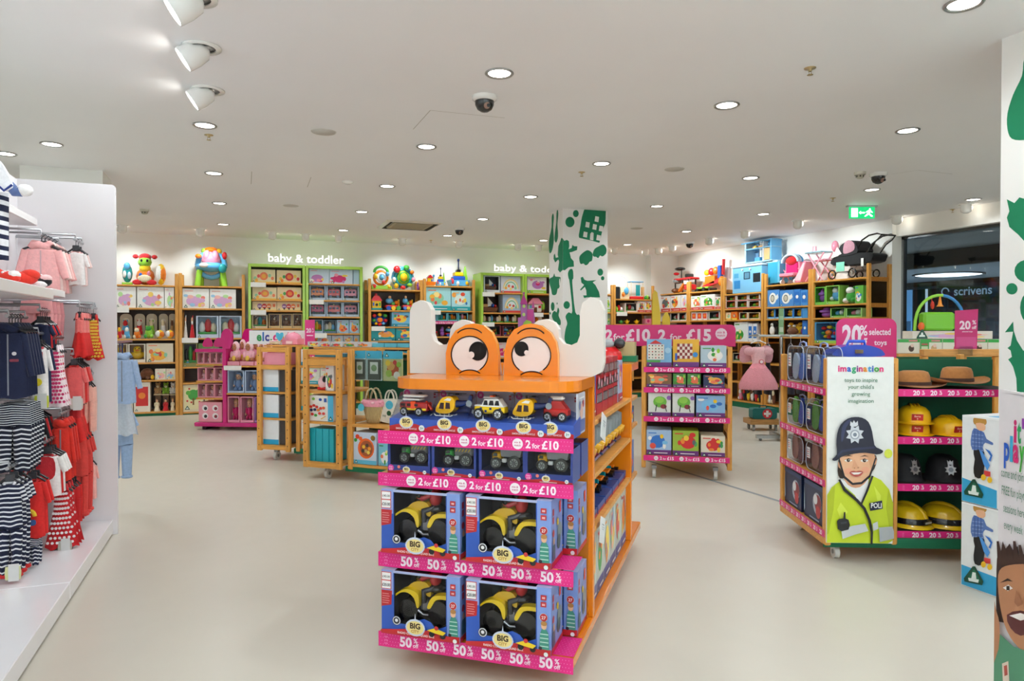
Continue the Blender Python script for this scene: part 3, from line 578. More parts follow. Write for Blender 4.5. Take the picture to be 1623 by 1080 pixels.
def winbox(w, d, h, base, inner, toy, band=None, low=.16, frame=.07, near=False):
    """a carton with a clear front: shell, window film, packed toy"""
    m = MB('card'); b = hue(base); X0, X1, f = -w / 2, w / 2, frame * w; zl, zt = low * h, h - frame * h * .6
    m.add([(X0, 0, 0), (X1, 0, 0), (X1, d, 0), (X0, d, 0), (X0, 0, h), (X1, 0, h), (X1, d, h), (X0, d, h)], [(3, 2, 1, 0), (4, 5, 6, 7), (1, 2, 6, 5), (2, 3, 7, 6), (3, 0, 4, 7)], b)
    m.add([(X0, 0, 0), (X1, 0, 0), (X1, 0, h), (X0, 0, h), (X0 + f, 0, zl), (X1 - f, 0, zl), (X1 - f, 0, zt), (X0 + f, 0, zt)], [(0, 1, 5, 4), (1, 2, 6, 5), (2, 3, 7, 6), (3, 0, 4, 7)], b)
    i = hue(inner); e = .004
    m.add([(X0 + e, 0.002, zl), (X1 - e, .002, zl), (X1 - e, d - e, zl), (X0 + e, d - e, zl), (X0 + e, .002, h - e), (X1 - e, .002, h - e), (X1 - e, d - e, h - e), (X0 + e, d - e, h - e)], [(0, 1, 2, 3), (7, 6, 5, 4), (2, 1, 5, 6), (3, 2, 6, 7), (0, 3, 7, 4)], i)
    a = Art(m, X0, 0, w, h)
    if band: a.r(0, 0, 1, low * .8, band)
    logo(a, .14, .02, .07)
    film = MB('film').add([(X0 + f, .003, zl), (X1 - f, .003, zl), (X1 - f, .003, zt), (X0 + f, .003, zt)], [(0, 1, 2, 3)], 'f4f8fa')
    q = MB('gloss'); q.T = T(0, d * .12, zl + .002); prim(q, w - 2.4 * f, d * .76, (zt - zl) * .92, toy)
    return [('carton', m), ('window_film', film), ('packed_toy', q)]
def toymb(w, d, h, spec, fin='gloss'):
    m = prim(MB(fin), w, d, h, spec, fin); m.v = [Vector((min(max(v.x, -w * .55), w * .55), min(max(v.y, 0), d), min(max(v.z, 0), h * 1.03))) for v in m.v]
    return [('toy', m)]
LIM = {}
# ------------------------------------------------------------------ shelves filled from measured rows
def fill(fr, unit, rowname, z, items, zt=(0, 0, 1), y=.03, dmax=.3):
    """items: (kind, x0, x1, ytop, description, category, args...) measured in the photograph on the shelf front"""
    ox, oy, s = zt; n = {}; k = {}
    for it in items: n[it[4]] = n.get(it[4], 0) + 1
    out = []
    for it in items:
        kind, a, b, yt, desc, cat = it[:6]; ar = it[6:]
        x0 = fr.x(ox + a * s, y); x1 = fr.x(ox + b * s, y); h = max(.03, fr.z(ox + (a + b) / 2 * s, oy + yt * s, y) - z - .003); w = max(.02, x1 - x0 - .004)
        if LIM and LIM['fr'] is fr:
            x0 = max(x0, LIM['x0'] + .002); x1 = min(x1, LIM['x1'] - .002); w = max(.02, x1 - x0 - .004)
            ab = [q for q in LIM['zs'] if q > z + .05]
            if ab: h = min(h, min(ab) - .034 - z)
        i = k.get(desc, 0); k[desc] = i + 1
        label = desc + (', %s of %s' % (ordn(i), 'two three four five six seven eight nine ten'.split()[n[desc] - 2]) if n[desc] > 1 else '') + ', ' + rowname + ' ' + unit
        g = (desc + 's ' + rowname + ' ' + unit) if n[desc] > 1 else None
        M = fr.at((x0 + x1) / 2, y, z + .002)
        if kind == 'bx':
            d = min(dmax, max(.12, w * .7)); key = ('bx', round(w, 2), round(h, 2), ar)
            out.append(stamp(None, lambda: [('toy_box', carton(w, d, h, *ar))], 'toy_box', M, label, cat, g))
        elif kind == 'wb':
            d = min(dmax, max(.12, w * .7))
            out.append(stamp(None, lambda: winbox(w, d, h, ar[0], ar[1], toyspec(*ar[2]), *ar[3:]), 'window_box', M, label, cat, g))
        else:
            d = min(dmax, max(.06, w * .8)); fin = 'fur' if kind == 'fur' else 'gloss'
            out.append(stamp(None, lambda: toymb(w, d, h, toyspec(*ar[0]), fin), ar[1] if len(ar) > 1 else 'toy', M, label, cat, g))
    return out
OAK, OAKD, KICK, BACK = 'da9a46', 'b4742f', '0d6b48', '3a2618'
def bookcase(fr, x0, x1, zs, ztop, label, d=.44, tickets=(), edge=None, rungs=False):
    """oak ladder-frame bookcase: zs = tops of its shelves, highest first"""
    t = thing('oak_bookcase', label, 'bookcase', fr.at((x0 + x1) / 2, 0, 0), 'oak bookcases along the walls'); hw = (x1 - x0) / 2; p = .05
    LIM.update(fr=fr, x0=x0 + p, x1=x1 - p, zs=list(zs))
    for sx in (-1, 1):
        for yy in (0, d - p):
            xx = -hw if sx < 0 else hw - p
            obj('post', MB('post').box(xx, xx + p, yy, yy + p, 0, ztop, OAK, ch=.006), t)
        xx = -hw + .008 if sx < 0 else hw - p + .008
        for z in ([zs[0] - .06, zs[1] - .06, .08] + ([zs[2] - .06, zs[3] - .06] if rungs else [])):
            obj('rung', MB('wood').box(xx, xx + .034, p, d - p, z, z + .06, OAKD), t)
    for z in zs: obj('shelf', MB('wood').box(-hw + p + .001, hw - p - .001, .004, d - .03, z - .025, z, OAK, ch=.003), t)
    obj('back_panel', MB('wood').box(-hw + p, hw - p, d - .028, d - .012, .1, zs[0], BACK), t)
    obj('kickboard', MB('matte').box(-hw + p, hw - p, .02, .04, 0, max(.004, zs[-1] - .026), KICK), t)
    for x, z in tickets: obj('price_ticket', MB('card').box(x - (x0 + x1) / 2 - .12, x - (x0 + x1) / 2 + .12, -.006, -.001, z - .075, z + .004, 'f4f3ee'), t)
    return t
def green_case(fr, x0, x1, zs, ztop, label, d=.5, tickets=()):
    t = thing('green_bookcase', label, 'bookcase', fr.at((x0 + x1) / 2, -.06, 0), 'lime green bookcases'); hw = (x1 - x0) / 2; G = 'a6cf4a'
    LIM.update(fr=fr, x0=x0 + .045, x1=x1 - .045, zs=list(zs) + [ztop - .02])
    for sx in (-1, 1): xx = -hw if sx < 0 else hw - .045; obj('side_panel', MB('gloss').box(xx, xx + .045, 0, d, 0, ztop, G, ch=.004), t)
    obj('top_panel', MB('gloss').box(-hw + .045, hw - .045, 0, d, ztop - .05, ztop, G, ch=.004), t)
    for z in zs: obj('shelf', MB('wood').box(-hw + .046, hw - .046, .01, d - .03, z - .025, z, OAK, ch=.003), t)
    obj('back_panel', MB('wood').box(-hw + .045, hw - .045, d - .028, d - .012, .1, ztop - .05, BACK), t)
    obj('kickboard', MB('matte').box(-hw + .045, hw - .045, .03, .05, 0, zs[-1] - .026, KICK), t)
    for x, z in tickets: obj('price_ticket', MB('card').box(x - (x0 + x1) / 2 - .12, x - (x0 + x1) / 2 + .12, -.006, -.001, z - .075, z + .004, 'f4f3ee'), t)
    return t
# ------------------------------------------------------------------ back wall bookcases
FB = Frame(0, 12.38, 0)
def zof(fr, zt, x, y): return fr.z(zt[0] + x * zt[2], zt[1] + y * zt[2])
def xof(fr, zt, x): return fr.x(zt[0] + x * zt[2])
W1 = 'white carton printed with pastel toys'
# --- the bookcase beside the clothes panel
ZA = (180, 380, .27778); U = 'in bookcase behind blue coats'
zs = [zof(FB, ZA, 180, q) for q in (258, 390, 567, 702, 803, 985)]
bookcase(FB, xof(FB, ZA, -45), xof(FB, ZA, 371), zs, zof(FB, ZA, 365, 195), 'oak bookcase partly hidden behind the clothes panel, cow seat on top', tickets=[(xof(FB, ZA, 40), zs[1])])
fill(FB, 'topping bookcase behind blue coats', 'soft toys', zs[0], [
 ('fur', 108, 246, 75, 'red-eared cow activity seat in green and orange', 'baby seat', ('cow',), 'cow_play_toy'),
 ('toy', 44, 112, 125, 'teal and white activity drum', 'toy', ('bucket',), 'activity_drum'), ('fur', 240, 302, 135, 'round orange plush cushion', 'cushion', ('ball',), 'plush_cushion')], ZA)
fill(FB, U, 'first row', zs[1], [('bx', -35, 8, 268, W1, 'box', 'f3f1ec', 'pic', 'w', None, 3), ('bx', 10, 130, 268, W1, 'box', 'f3f1ec', 'pic', 'w', None, 4), ('bx', 135, 290, 268, W1, 'box', 'f3f1ec', 'pic', 'w', None, 5), ('bx', 292, 348, 272, W1, 'box', 'f3f1ec', 'pic', 'w', None, 6)], ZA)
for i, (a, b, c1, c2) in enumerate(((18, 95, 's', 'r'), (103, 170, 'r', 'w'), (173, 240, 'l', 'c'), (246, 303, 'w', 'c'), (305, 350, 't', 'u'))):
    x0, x1 = xof(FB, ZA, a), xof(FB, ZA, b); w = x1 - x0 - .01; h = zof(FB, ZA, a, 422) - zs[2]
    m = MB('card').prism(rrect(-w / 2, 0, w / 2, h, w * .42, 6, '1100'), .12, .13, 'c9bfa8'); m.box(-w / 2, w / 2, .02, .13, 0, .05, 'e9e2cf'); Art(m, -w / 2, 0, w, h, .12).c(.5, .7, .3, 'e6dfcc')
    f = prim(MB('fur'), w * .75, .09, h * .62, toyspec('plush', c1, c2), 'fur'); f.v = [v + Vector((0, .025, .05)) for v in f.v]
    stamp(None, lambda: [('backing_card', m), ('plush_animal', f)], 'carded_plush', FB.at((x0 + x1) / 2, .16, zs[2] + .003), 'plush animal on arched grey card, %s of five, bookcase behind blue coats' % ordn(i), 'soft toy', 'carded plush on the bookcase')
fill(FB, U, 'second row', zs[2], [('fur', 15, 50, 500, 'small bright plush animal', 'soft toy', ('plush', 'r', 'y'), 'plush_animal'), ('fur', 52, 98, 500, 'small bright plush animal', 'soft toy', ('plush', 's', 'w'), 'plush_animal'), ('fur', 104, 160, 503, 'small bright plush animal', 'soft toy', ('plush', 'o', 'c'), 'plush_animal'),
 ('fur', 165, 232, 492, 'small bright plush animal', 'soft toy', ('plush', 'l', 'g'), 'plush_animal'), ('fur', 235, 290, 515, 'white and orange plush ball', 'ball', ('ball',), 'plush_ball'), ('fur', 293, 346, 515, 'white and orange plush ball', 'ball', ('ball',), 'plush_ball')], ZA, y=.01, dmax=.13)
fill(FB, U, 'third row', zs[3], [('wb', 0, 80, 595, 'window carton holding a yellow duck', 'box', 'e8e0d0', 't', ('duck',)), ('wb', 83, 182, 595, 'window carton holding a yellow duck', 'box', 'e8e0d0', 't', ('duck',)), ('bx', 186, 340, 592, 'beige carton with red play mat picture', 'box', 'e6dcc4', 'pic', 'o', None, 8)], ZA)
fill(FB, U, 'fourth row', zs[4], [('fur', 143, 232, 730, 'brown plush mammoth with blue trunk', 'soft toy', ('mammoth',), 'plush_mammoth'), ('bx', 235, 297, 737, 'small cream carton with pastel picture', 'box', 'ebe4d4', 'pic', 'w', None, 2), ('bx', 298, 352, 737, 'small cream carton with pastel picture', 'box', 'ebe4d4', 'pic', 'w', None, 9), ('bx', 40, 140, 735, 'cream carton mostly behind blue coats', 'box', 'e6dcc4', 'pic', 'w', None, 11)], ZA)
fill(FB, U, 'bottom row', zs[5], [('bx', 112, 207, 815, 'tall white carton with red disc', 'box', 'efe8da', 'label', 'r', None, 7), ('bx', 10, 108, 830, 'tall carton mostly behind blue coats', 'box', 'e8dfce', 'pic', 'o', None, 12)] +
 [('fur', a, a + 46, 905, 'soft doll in long gown', 'doll', ('gown', c, h), 'soft_doll') for a, c, h in ((220, 'c', 'u'), (270, 'r', 'k'), (316, 'c', 'j'))], ZA)
for i, (a, c1, c2) in enumerate(((218, 't', 'c'), (264, 'l', 'c'), (306, 'w', 'c'))):
    w = .13; m = prim(MB('fur'), w, .1, .19, toyspec('bear', c1), 'fur'); z = zof(FB, ZA, a, 888)
    m.box(-.06, .06, .01, .1, -.02, .0, 'd9c9a4'); m.box(-.04, .04, .02, .09, zs[5] - z + .001, -.02, '6a4a2a', 'wood')
    stamp(None, lambda: [('plush_animal', m)], 'plush_animal', FB.at(xof(FB, ZA, a + 25), .18, z), 'pale plush animal on low riser, %s of three, bottom row behind gowned dolls' % ordn(i), 'soft toy', 'plush on risers')
# --- bookcase with the baby walker
U = 'in bookcase under baby walker'
zs = [zof(FB, ZA, 560, q) for q in (265, 393, 562, 725, 815, 980)]
bookcase(FB, xof(FB, ZA, 373), xof(FB, ZA, 752), zs, zof(FB, ZA, 745, 200), 'oak bookcase with a baby walker standing on top', tickets=[(xof(FB, ZA, 436), zs[2])])
fill(FB, 'on oak bookcase', 'blue baby walker with pink seat and lime legs', zs[0], [('toy', 456, 656, 35, 'standing', 'baby walker', ('walker',), 'baby_walker')], ZA, dmax=.4)
fill(FB, U, 'first row', zs[1], [('bx', 393, 547, 280, 'white carton with slanted mat picture', 'box', 'f1efea', 'pic', 'w', None, 21), ('bx', 550, 700, 283, 'white carton with slanted mat picture', 'box', 'f1efea', 'pic', 'w', None, 21)], ZA)
fill(FB, U, 'second row', zs[2], [('fur', 384, 427, 430, 'white robed figure', 'doll', ('santa', 'w'), 'soft_doll'), ('fur', 427, 470, 432, 'red robed figure', 'doll', ('santa', 'r'), 'soft_doll'), ('wb', 471, 600, 435, 'blue arched play gym carton', 'box', 'c5d3e6', 'h', ('blob3', 'w', 'r', 'c')), ('wb', 603, 732, 435, 'blue arched play gym carton', 'box', 'c5d3e6', 'h', ('blob3', 'c', 'r', 'w'))], ZA)
fill(FB, U, 'third row', zs[3], [('wb', 390, 478, 590, 'olive window carton with dark toy', 'box', '8a8a50', 'k', ('blob3', 'k', 'g', 'r')), ('bx', 482, 600, 592, 'green carton behind pink dolls', 'box', '6a8a50', 'pic', 'g', None, 5), ('toy', 400, 470, 685, 'red and green wooden train', 'toy train', ('train',), 'toy_train')], ZA)
fill(FB, U, 'bottom row', zs[5], [('bx', 393, 512, 822, 'cream carton with green tree and red fruit', 'box', 'e9dfc0', 'bird', 'g', None, 1), ('bx', 518, 640, 826, 'cream carton behind pink stand', 'box', 'e9dfc0', 'bird', 'g', None, 1)], ZA)
# --- two lime green bays
ZC = (380, 380, .18519); U = 'in lettered green bookcase'
G0 = Frame(0, 12.34, 0)
zs = [zof(G0, ZC, 320, q) for q in (372, 515, 607, 760)] + [.95, .55, .12]
zt_ = zof(G0, ZC, 320, 212)
green_case(FB, xof(G0, ZC, 74), xof(G0, ZC, 562), zs, zt_, 'lime green bookcase stacked with yellow ring cartons', tickets=[(xof(FB, ZC, 160), zs[0]), (xof(FB, ZC, 160), zs[2])])
Y1, Y2 = 'yellow carton with ring toy picture', 'cream carton with toy train picture'
fill(FB, U, 'first row', zs[0], [('bx', 100, 308, 255, Y1, 'box', 'f0e4b8', 'ring', 'o', None, 1), ('bx', 318, 526, 263, Y1, 'box', 'f0dcae', 'ring', 'r', None, 2)], ZC)
fill(FB, U, 'second row', zs[1], [('bx', 108, 318, 408, Y1, 'box', 'f0e4b8', 'ring', 'o', None, 1), ('bx', 322, 530, 408, Y1, 'box', 'f0dcae', 'ring', 'r', None, 2)], ZC)
fill(FB, U, 'third row', zs[2], [('bx', 108, 318, 525, Y2, 'box', 'f2e0b4', 'train', 'o', None, 1), ('bx', 320, 524, 525, Y2, 'box', 'f2e0b4', 'train', 'o', None, 2)], ZC)
fill(FB, U, 'fourth row', zs[3], [('wb', 105, 240, 645, 'window carton of small wooden toys', 'box', 'e6d6ae', 'd', ('blob3', 't', 'q', 'o'))] + [('wb', a, a + 99, 635, 'window carton holding a brown bear', 'box', 'dcc088', 'u', ('bear', 'd')) for a in (248, 350, 453)], ZC)
U = 'in bus-filled green bookcase'
zs = [zof(G0, ZC, 810, q) for q in (378, 519, 660, 803, 885)] + [.85, .5, .12]
green_case(FB, xof(G0, ZC, 566), xof(G0, ZC, 1052), zs, zof(G0, ZC, 810, 228), 'lime green bookcase holding pink and red toy bus boxes', tickets=[(xof(FB, ZC, 655), zs[1]), (xof(FB, ZC, 680), zs[3])])
L1 = 'pale blue carton with lilac rings'
fill(FB, U, 'first row', zs[0], [('bx', 595, 768, 245, L1, 'box', 'c9dcf0', 'pic', 'k', None, 31), ('bx', 770, 970, 245, L1, 'box', 'c9dcf0', 'pic', 'k', None, 32), ('bx', 974, 1030, 245, 'narrow pale blue carton', 'box', 'b8d4ea', 'plain', 'b')], ZC)
for k, (row, yt) in enumerate((('second row', 388), ('third row', 530))):
    fill(FB, U, row, zs[k + 1], [('wb', a, b, yt, '%s toy bus in blue window carton' % dict(r='red', p='pink', o='orange', m='magenta')[c], 'box', 'b4cce6', 'i', ('bus', hue(c))) for a, b, c in (((598, 738, 'o'), (742, 880, 'r'), (882, 1022, 'p')), ((598, 738, 'm'), (742, 880, 'r'), (882, 1022, 'p')))[k]], ZC)
fill(FB, U, 'fourth row', zs[3], [('wb', 612, 712, 685, 'blue window carton with green toy', 'box', 'a9c8e2', 'q', ('blob3', 'l', 'y', 'o')), ('wb', 715, 830, 690, 'dark window carton with white animals', 'box', '5a7a90', 'i', ('blob3', 'w', 'c', 's')), ('bx', 832, 935, 688, 'blue carton with black and yellow picture', 'box', 'a9cbe6', 'pic', 'r', None, 41), ('bx', 938, 1036, 688, 'blue carton with black and yellow picture', 'box', 'a9cbe6', 'pic', 'r', None, 41)], ZC)
fill(FB, U, 'fifth row', zs[4], [('bx', a, b, 820, 'small blue and orange carton', 'box', 'bcd2e6', 'pic', 'o', None, 50 + a) for a, b in ((600, 685), (687, 785), (788, 885), (888, 972), (975, 1036))], ZC)
def letters(fr, zt, x0, x1, zb, hpx, body, label, cat='sign', y=.06, c='fbfaf6', name='sign_letters'):
    X0, X1 = xof(fr, zt, x0), xof(fr, zt, x1); h = hpx * zt[2] * 11.8 / FOC
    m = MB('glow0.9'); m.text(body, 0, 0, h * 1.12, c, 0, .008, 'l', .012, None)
    w = max(v.x for v in m.v); k = (X1 - X0) / w; m.v = [Vector((v.x * k, v.y, v.z)) for v in m.v]; lo = min(v.z for v in m.v); m.v = [v - Vector((0, 0, lo)) for v in m.v]
    m.box(0, X1 - X0, .0, .02, -.006, .004 - 0, c); return obj(name, m, None, fr.at(X0, y, zb + .007), label, cat)
letters(FB, ZC, 248, 895, max(zt_, zof(G0, ZC, 810, 228)), 62, 'baby & toddler', 'white baby and toddler lettering across the two left green bookcases')
# --- oak bookcases between the green ones
ZE = (560, 390, .13889); U = 'in ring-toy bookcase'
zs = [zof(FB, ZE, 480, q) for q in (500, 735, 922, 1085)] + [.95, .55, .12]
bookcase(FB, xof(FB, ZE, 172), xof(FB, ZE, 797), zs, zof(FB, ZE, 480, 380), 'oak bookcase topped by two round activity toys', tickets=[(xof(FB, ZE, 285), zs[2])])
fill(FB, 'on ring-toy bookcase', 'standing on top', zs[0], [('toy', 215, 448, 222, 'lime and white ring rattle toy', 'toy', ('ring',), 'ring_toy'), ('toy', 456, 722, 205, 'round teal activity table on its edge', 'toy', ('table',), 'activity_table'), ('toy', 725, 772, 410, 'little blue toy', 'toy', ('hat',), 'toy')], ZE)
fill(FB, U, 'first row', zs[1], [('toy', 200, 336, 540, 'red-roofed toy house', 'toy house', ('house',), 'toy_house'), ('toy', 368, 558, 560, 'rainbow toy train', 'toy train', ('train',), 'toy_train'), ('toy', 564, 700, 560, 'rainbow toy train', 'toy train', ('train',), 'toy_train')], ZE)
fill(FB, U, 'second row', zs[2], [('toy', 200, 412, 745, 'blue toy with knobbly faces', 'toy', ('faces',), 'activity_toy'), ('bx', 440, 652, 742, 'blue carton with red and orange toy', 'box', '6fb4d8', 'pic', 'r', '1a8aa8', 61)], ZE)
fill(FB, U, 'third row', zs[3], [('bx', 190, 480, 940, 'wide teal carton with children playing', 'box', '1a9aa4', 'pic', 't', '128088', 62), ('bx', 486, 760, 940, 'wide teal carton with children playing', 'box', '1a9aa4', 'pic', 't', '128088', 63)], ZE)
fill(FB, U, 'fourth row', zs[4], [('bx', 190 + i * 145, 325 + i * 145, 1240, 'teal carton seen past the trolleys', 'box', '249ab0', 'pic', 't', None, 70 + i) for i in range(4)], ZE)
U = 'in crane-ship bookcase'
zs = [zof(FB, ZE, 1095, q) for q in (458, 740, 862, 1035)] + [.95, .55, .12]
bookcase(FB, xof(FB, ZE, 803), xof(FB, ZE, 1392), zs, zof(FB, ZE, 1100, 380), 'oak bookcase topped by a tall blue crane ship', tickets=[(xof(FB, ZE, 925), zs[1])])
TOY['crane'] = 'p .1 .9 -.5 .22 .5 .22 .4 .02 -.4 .02 s;b -.3 .3 .2 .8 .22 .36 b;b -.22 .2 .2 .8 .36 .5 y;b -.1 .1 .3 .7 .5 .6 k;c .02 .5 .55 .02 .5 .98 .03 n;e .02 .5 .93 .06 .1 .06 n;p .3 .6 .2 .22 .46 .22 .34 .72 l;e -.36 .3 .16 .1 .3 .12 r;e .36 .3 .12 .12 .3 .1 y;e -.1 .2 .1 .1 .2 .1 w'
fill(FB, 'on crane-ship bookcase', 'standing on top', zs[0], [('toy', 820, 950, 318, 'orange toy fire station', 'toy', ('ark',), 'toy_station'), ('toy', 952, 1062, 240, 'tall blue toy robot with mint tag', 'toy', ('crane',), 'toy_robot'), ('toy', 1108, 1336, 132, 'yellow and blue crane ship with mast', 'toy boat', ('crane',), 'toy_ship')], ZE)
fill(FB, U, 'first row', zs[1], [('bx', 825, 1115, 475, 'large pale teal carton with orange ark', 'box', 'a8dce0', 'pic', 'o', '1ba6b0', 72), ('bx', 1120, 1336, 510, 'pale teal carton with child and crane', 'box', 'a8dce4', 'pic', 't', '1ba6b0', 73)], ZE)
fill(FB, U, 'second row', zs[2], [('wb', a, a + 112, 765, 'small teal window carton', 'box', '6cc4d0', 'n', ('blob3', 'q', c, 'o')) for a, c in ((840, 's'), (958, 'q'), (1076, 'o'), (1196, 'p'))], ZE)
m = MB('card').box(xof(FB, ZE, 840), xof(FB, ZE, 1385), -.012, -.006, zs[2] - .05, zs[2] + .005, 'dc3d86')
for i in range(6): m.text('2 for £10', xof(FB, ZE, 880 + i * 85), zs[2] - .04, .03, 'f6e6ee', -.013, .04)
obj('price_strip', m, None, FB.at(), 'pink price strip along the middle of crane-ship bookcase', 'price strip')
fill(FB, U, 'third row', zs[3], [('toy', 845, 985, 905, 'red and white toy boat', 'toy boat', ('boat',), 'toy_boat'), ('toy', 990, 1050, 920, 'teal toy figure', 'toy', ('hat',), 'toy'), ('toy', 1055, 1200, 915, 'red toy train', 'toy train', ('train',), 'toy_train')], ZE)
# --- green bookcase at the pillar
ZG = (750, 400, .1111); U = 'in pillar-side green bookcase'
zs = [zof(G0, ZG, 420, q) for q in (578, 862, 1005)] + [1.25, .85, .5, .12]
zt_ = zof(G0, ZG, 420, 300); zt2 = zt_ - .02
tk = [(xof(FB, ZG, 205), zs[0]), (xof(FB, ZG, 200), zs[2])]
xg = xof(G0, ZG, 728)
green_case(FB, xof(G0, ZG, 108), xg, zs, zt_, 'lime green bookcase with boat and train boxes near the pillar', tickets=tk)
fill(FB, U, 'first row', zs[0], [('wb', 150, 382, 308, 'window carton of white toy boats', 'box', 'dbe6f0', 'i', ('boat',)), ('bx', 395, 697, 315, 'pale carton with oval railway picture', 'box', 'dfe4f2', 'arch', 'o', None, 81)], ZG)
fill(FB, U, 'second row', zs[1], [('toy', 130, 380, 612, 'wooden pirate boat', 'toy boat', ('boat',), 'toy_boat'), ('bx', 420, 700, 600, 'blue carton with oval railway picture', 'box', 'b0c8e4', 'arch', 'o', None, 82)], ZG)
fill(FB, U, 'third row', zs[2], [('toy', 112 + i * 112, 212 + i * 112, 893, 'tiny toy farm set on green base', 'toy', ('blob3', 'w', 's' if i % 2 else 'c', 'u'), 'farm_set') for i in range(5)], ZG)
fill(FB, U, 'fourth row', zs[3], [('wb', 150, 400, 1045, 'dark red window carton', 'box', '8a3a44', 'i', ('train',)), ('wb', 420, 600, 1050, 'dark red window carton', 'box', '8a3a44', 'i', ('train',))], ZG)
fill(FB, U, 'fifth row', zs[4], [('bx', 150 + 190 * i, 330 + 190 * i, 1290, 'pink and white carton between the eyes', 'box', 'e4d0d0', 'pic', 'k', None, 90 + i) for i in range(3)], ZG)
green_case(FB, xg + .004, xg + 1.02, zs, zt_, 'lime green bookcase mostly hidden behind the printed pillar', tickets=[(xof(FB, ZG, 900), zs[1])])
U = 'in green bookcase behind pillar'
fill(FB, U, 'first row', zs[0], [('bx', 770, 1045, 345, 'white carton with pink doll house', 'box', 'f2eaec', 'pic', 'k', '9bd13a', 84)], ZG)
TOY['dollhouse'] = 'b -.4 .3 .2 .8 .05 .55 w;p .1 .9 -.46 .55 .36 .55 .1 .9 -.2 .9 p;b -.12 .05 .16 .2 .05 .35 u;b -.34 -.2 .16 .2 .3 .45 s;b .12 .26 .16 .2 .3 .45 r;e .42 .5 .42 .12 .3 .34 l;e .42 .4 .12 .06 .2 .16 u'
fill(FB, U, 'second row', zs[1], [('toy', 775, 1050, 630, 'white doll house with red roof', 'toy house', ('dollhouse',), 'doll_house')], ZG)
fill(FB, U, 'third row', zs[2], [('toy', 885, 1050, 900, 'small farm animals on green base', 'toy', ('blob3', 'o', 'w', 'u'), 'farm_set')], ZG)
letters(FB, ZG, 315, 1330, zt_, 95, 'baby & toddler', 'white baby and toddler lettering running behind the printed pillar')
# --- bookcases in the corner
ZH = (950, 400, .12956); U = 'in corner bookcase'
zs = [zof(FB, ZH, 130, q) for q in (512, 735, 890)] + [1.1, .75, .4, .12]
bookcase(FB, xg + 1.03, xof(FB, ZH, 172), zs, zof(FB, ZH, 150, 400), 'oak bookcase hidden behind the pillar apart from its edge')
fill(FB, 'in bookcase behind pillar', 'first row', zs[1], [('bx', 85, 150, 540, 'white and green carton', 'box', 'dfe6e4', 'pic', 'g', '8fc04a', 91)], ZH)
fill(FB, 'in bookcase behind pillar', 'second row', zs[2], [('bx', 90, 148, 750, 'grey and green carton', 'box', '8a9a80', 'pic', 'g', None, 92)], ZH)
zs = [zof(FB, ZH, 420, q) for q in (575, 735, 880)] + [1.1, .75, .4, .12]
xr = xof(FB, ZH, 672)
bookcase(FB, xof(FB, ZH, 175), xr, zs, zof(FB, ZH, 420, 405), 'oak bookcase in the far corner with an easel box on top', tickets=[(xof(FB, ZH, 275), zs[1])])
TOY['easel'] = 'b -.5 -.12 .2 .8 0 .52 k;b -.1 .5 .2 .8 0 .52 c;e .26 .15 .35 .16 .1 .16 s;e .06 .15 .2 .1 .1 .1 o;h 0 .52 .48 .46 .012 .4 w;h -.1 .52 .3 .38 .012 .6 w;h .2 .52 .2 .3 .012 .5 w'
TOY['cage'] = 'b -.5 .5 .1 .9 0 .16 r;b -.48 .48 .15 .85 .16 .2 w;c -.47 .2 .16 -.47 .2 .96 .02 c;c .47 .2 .16 .47 .2 .96 .02 c;c -.47 .8 .16 -.47 .8 .96 .02 c;c .47 .8 .16 .47 .8 .96 .02 c;b -.5 .5 .1 .9 .95 1 s;b -.12 .22 .14 .16 .2 .8 q'
fill(FB, 'on corner bookcase', 'standing on top', zs[0], [('toy', 200, 388, 280, 'wooden bead easel with black side', 'toy', ('easel',), 'bead_easel'), ('toy', 395, 552, 355, 'open toy theatre with blue roof', 'toy', ('cage',), 'toy_theatre'), ('toy', 565, 632, 520, 'small green toy', 'toy', ('blob3', 'g', 'l', 'u'), 'toy')], ZH)
fill(FB, U, 'first row', zs[1], [('toy', 205, 300, 640, 'red and green toy set', 'toy', ('blob3', 'l', 'r', 'w'), 'toy_set'), ('wb', 312, 462, 622, 'window carton of red tea things', 'box', 'ecd9cc', 'i', ('blob3', 'g', 'r', 'w')), ('bx', 465, 548, 600, 'white carton with crockery', 'box', 'e9e6e2', 'pic', 'r', 'd8402f', 93), ('bx', 550, 640, 592, 'white carton with crockery', 'box', 'e9e6e2', 'pic', 'r', 'd8402f', 94)], ZH)
fill(FB, U, 'second row', zs[2], [('toy', 245, 312, 822, 'green toy teapot', 'toy teapot', ('teapot', 'g'), 'toy_teapot'), ('toy', 320, 385, 818, 'yellow toy teapot', 'toy teapot', ('teapot', 'y'), 'toy_teapot'), ('toy', 436, 505, 818, 'yellow toy teapot', 'toy teapot', ('teapot', 'y'), 'toy_teapot'), ('bx', 560, 650, 812, 'pink carton', 'box', 'e58aa0', 'label', 'k', None, 95)], ZH)
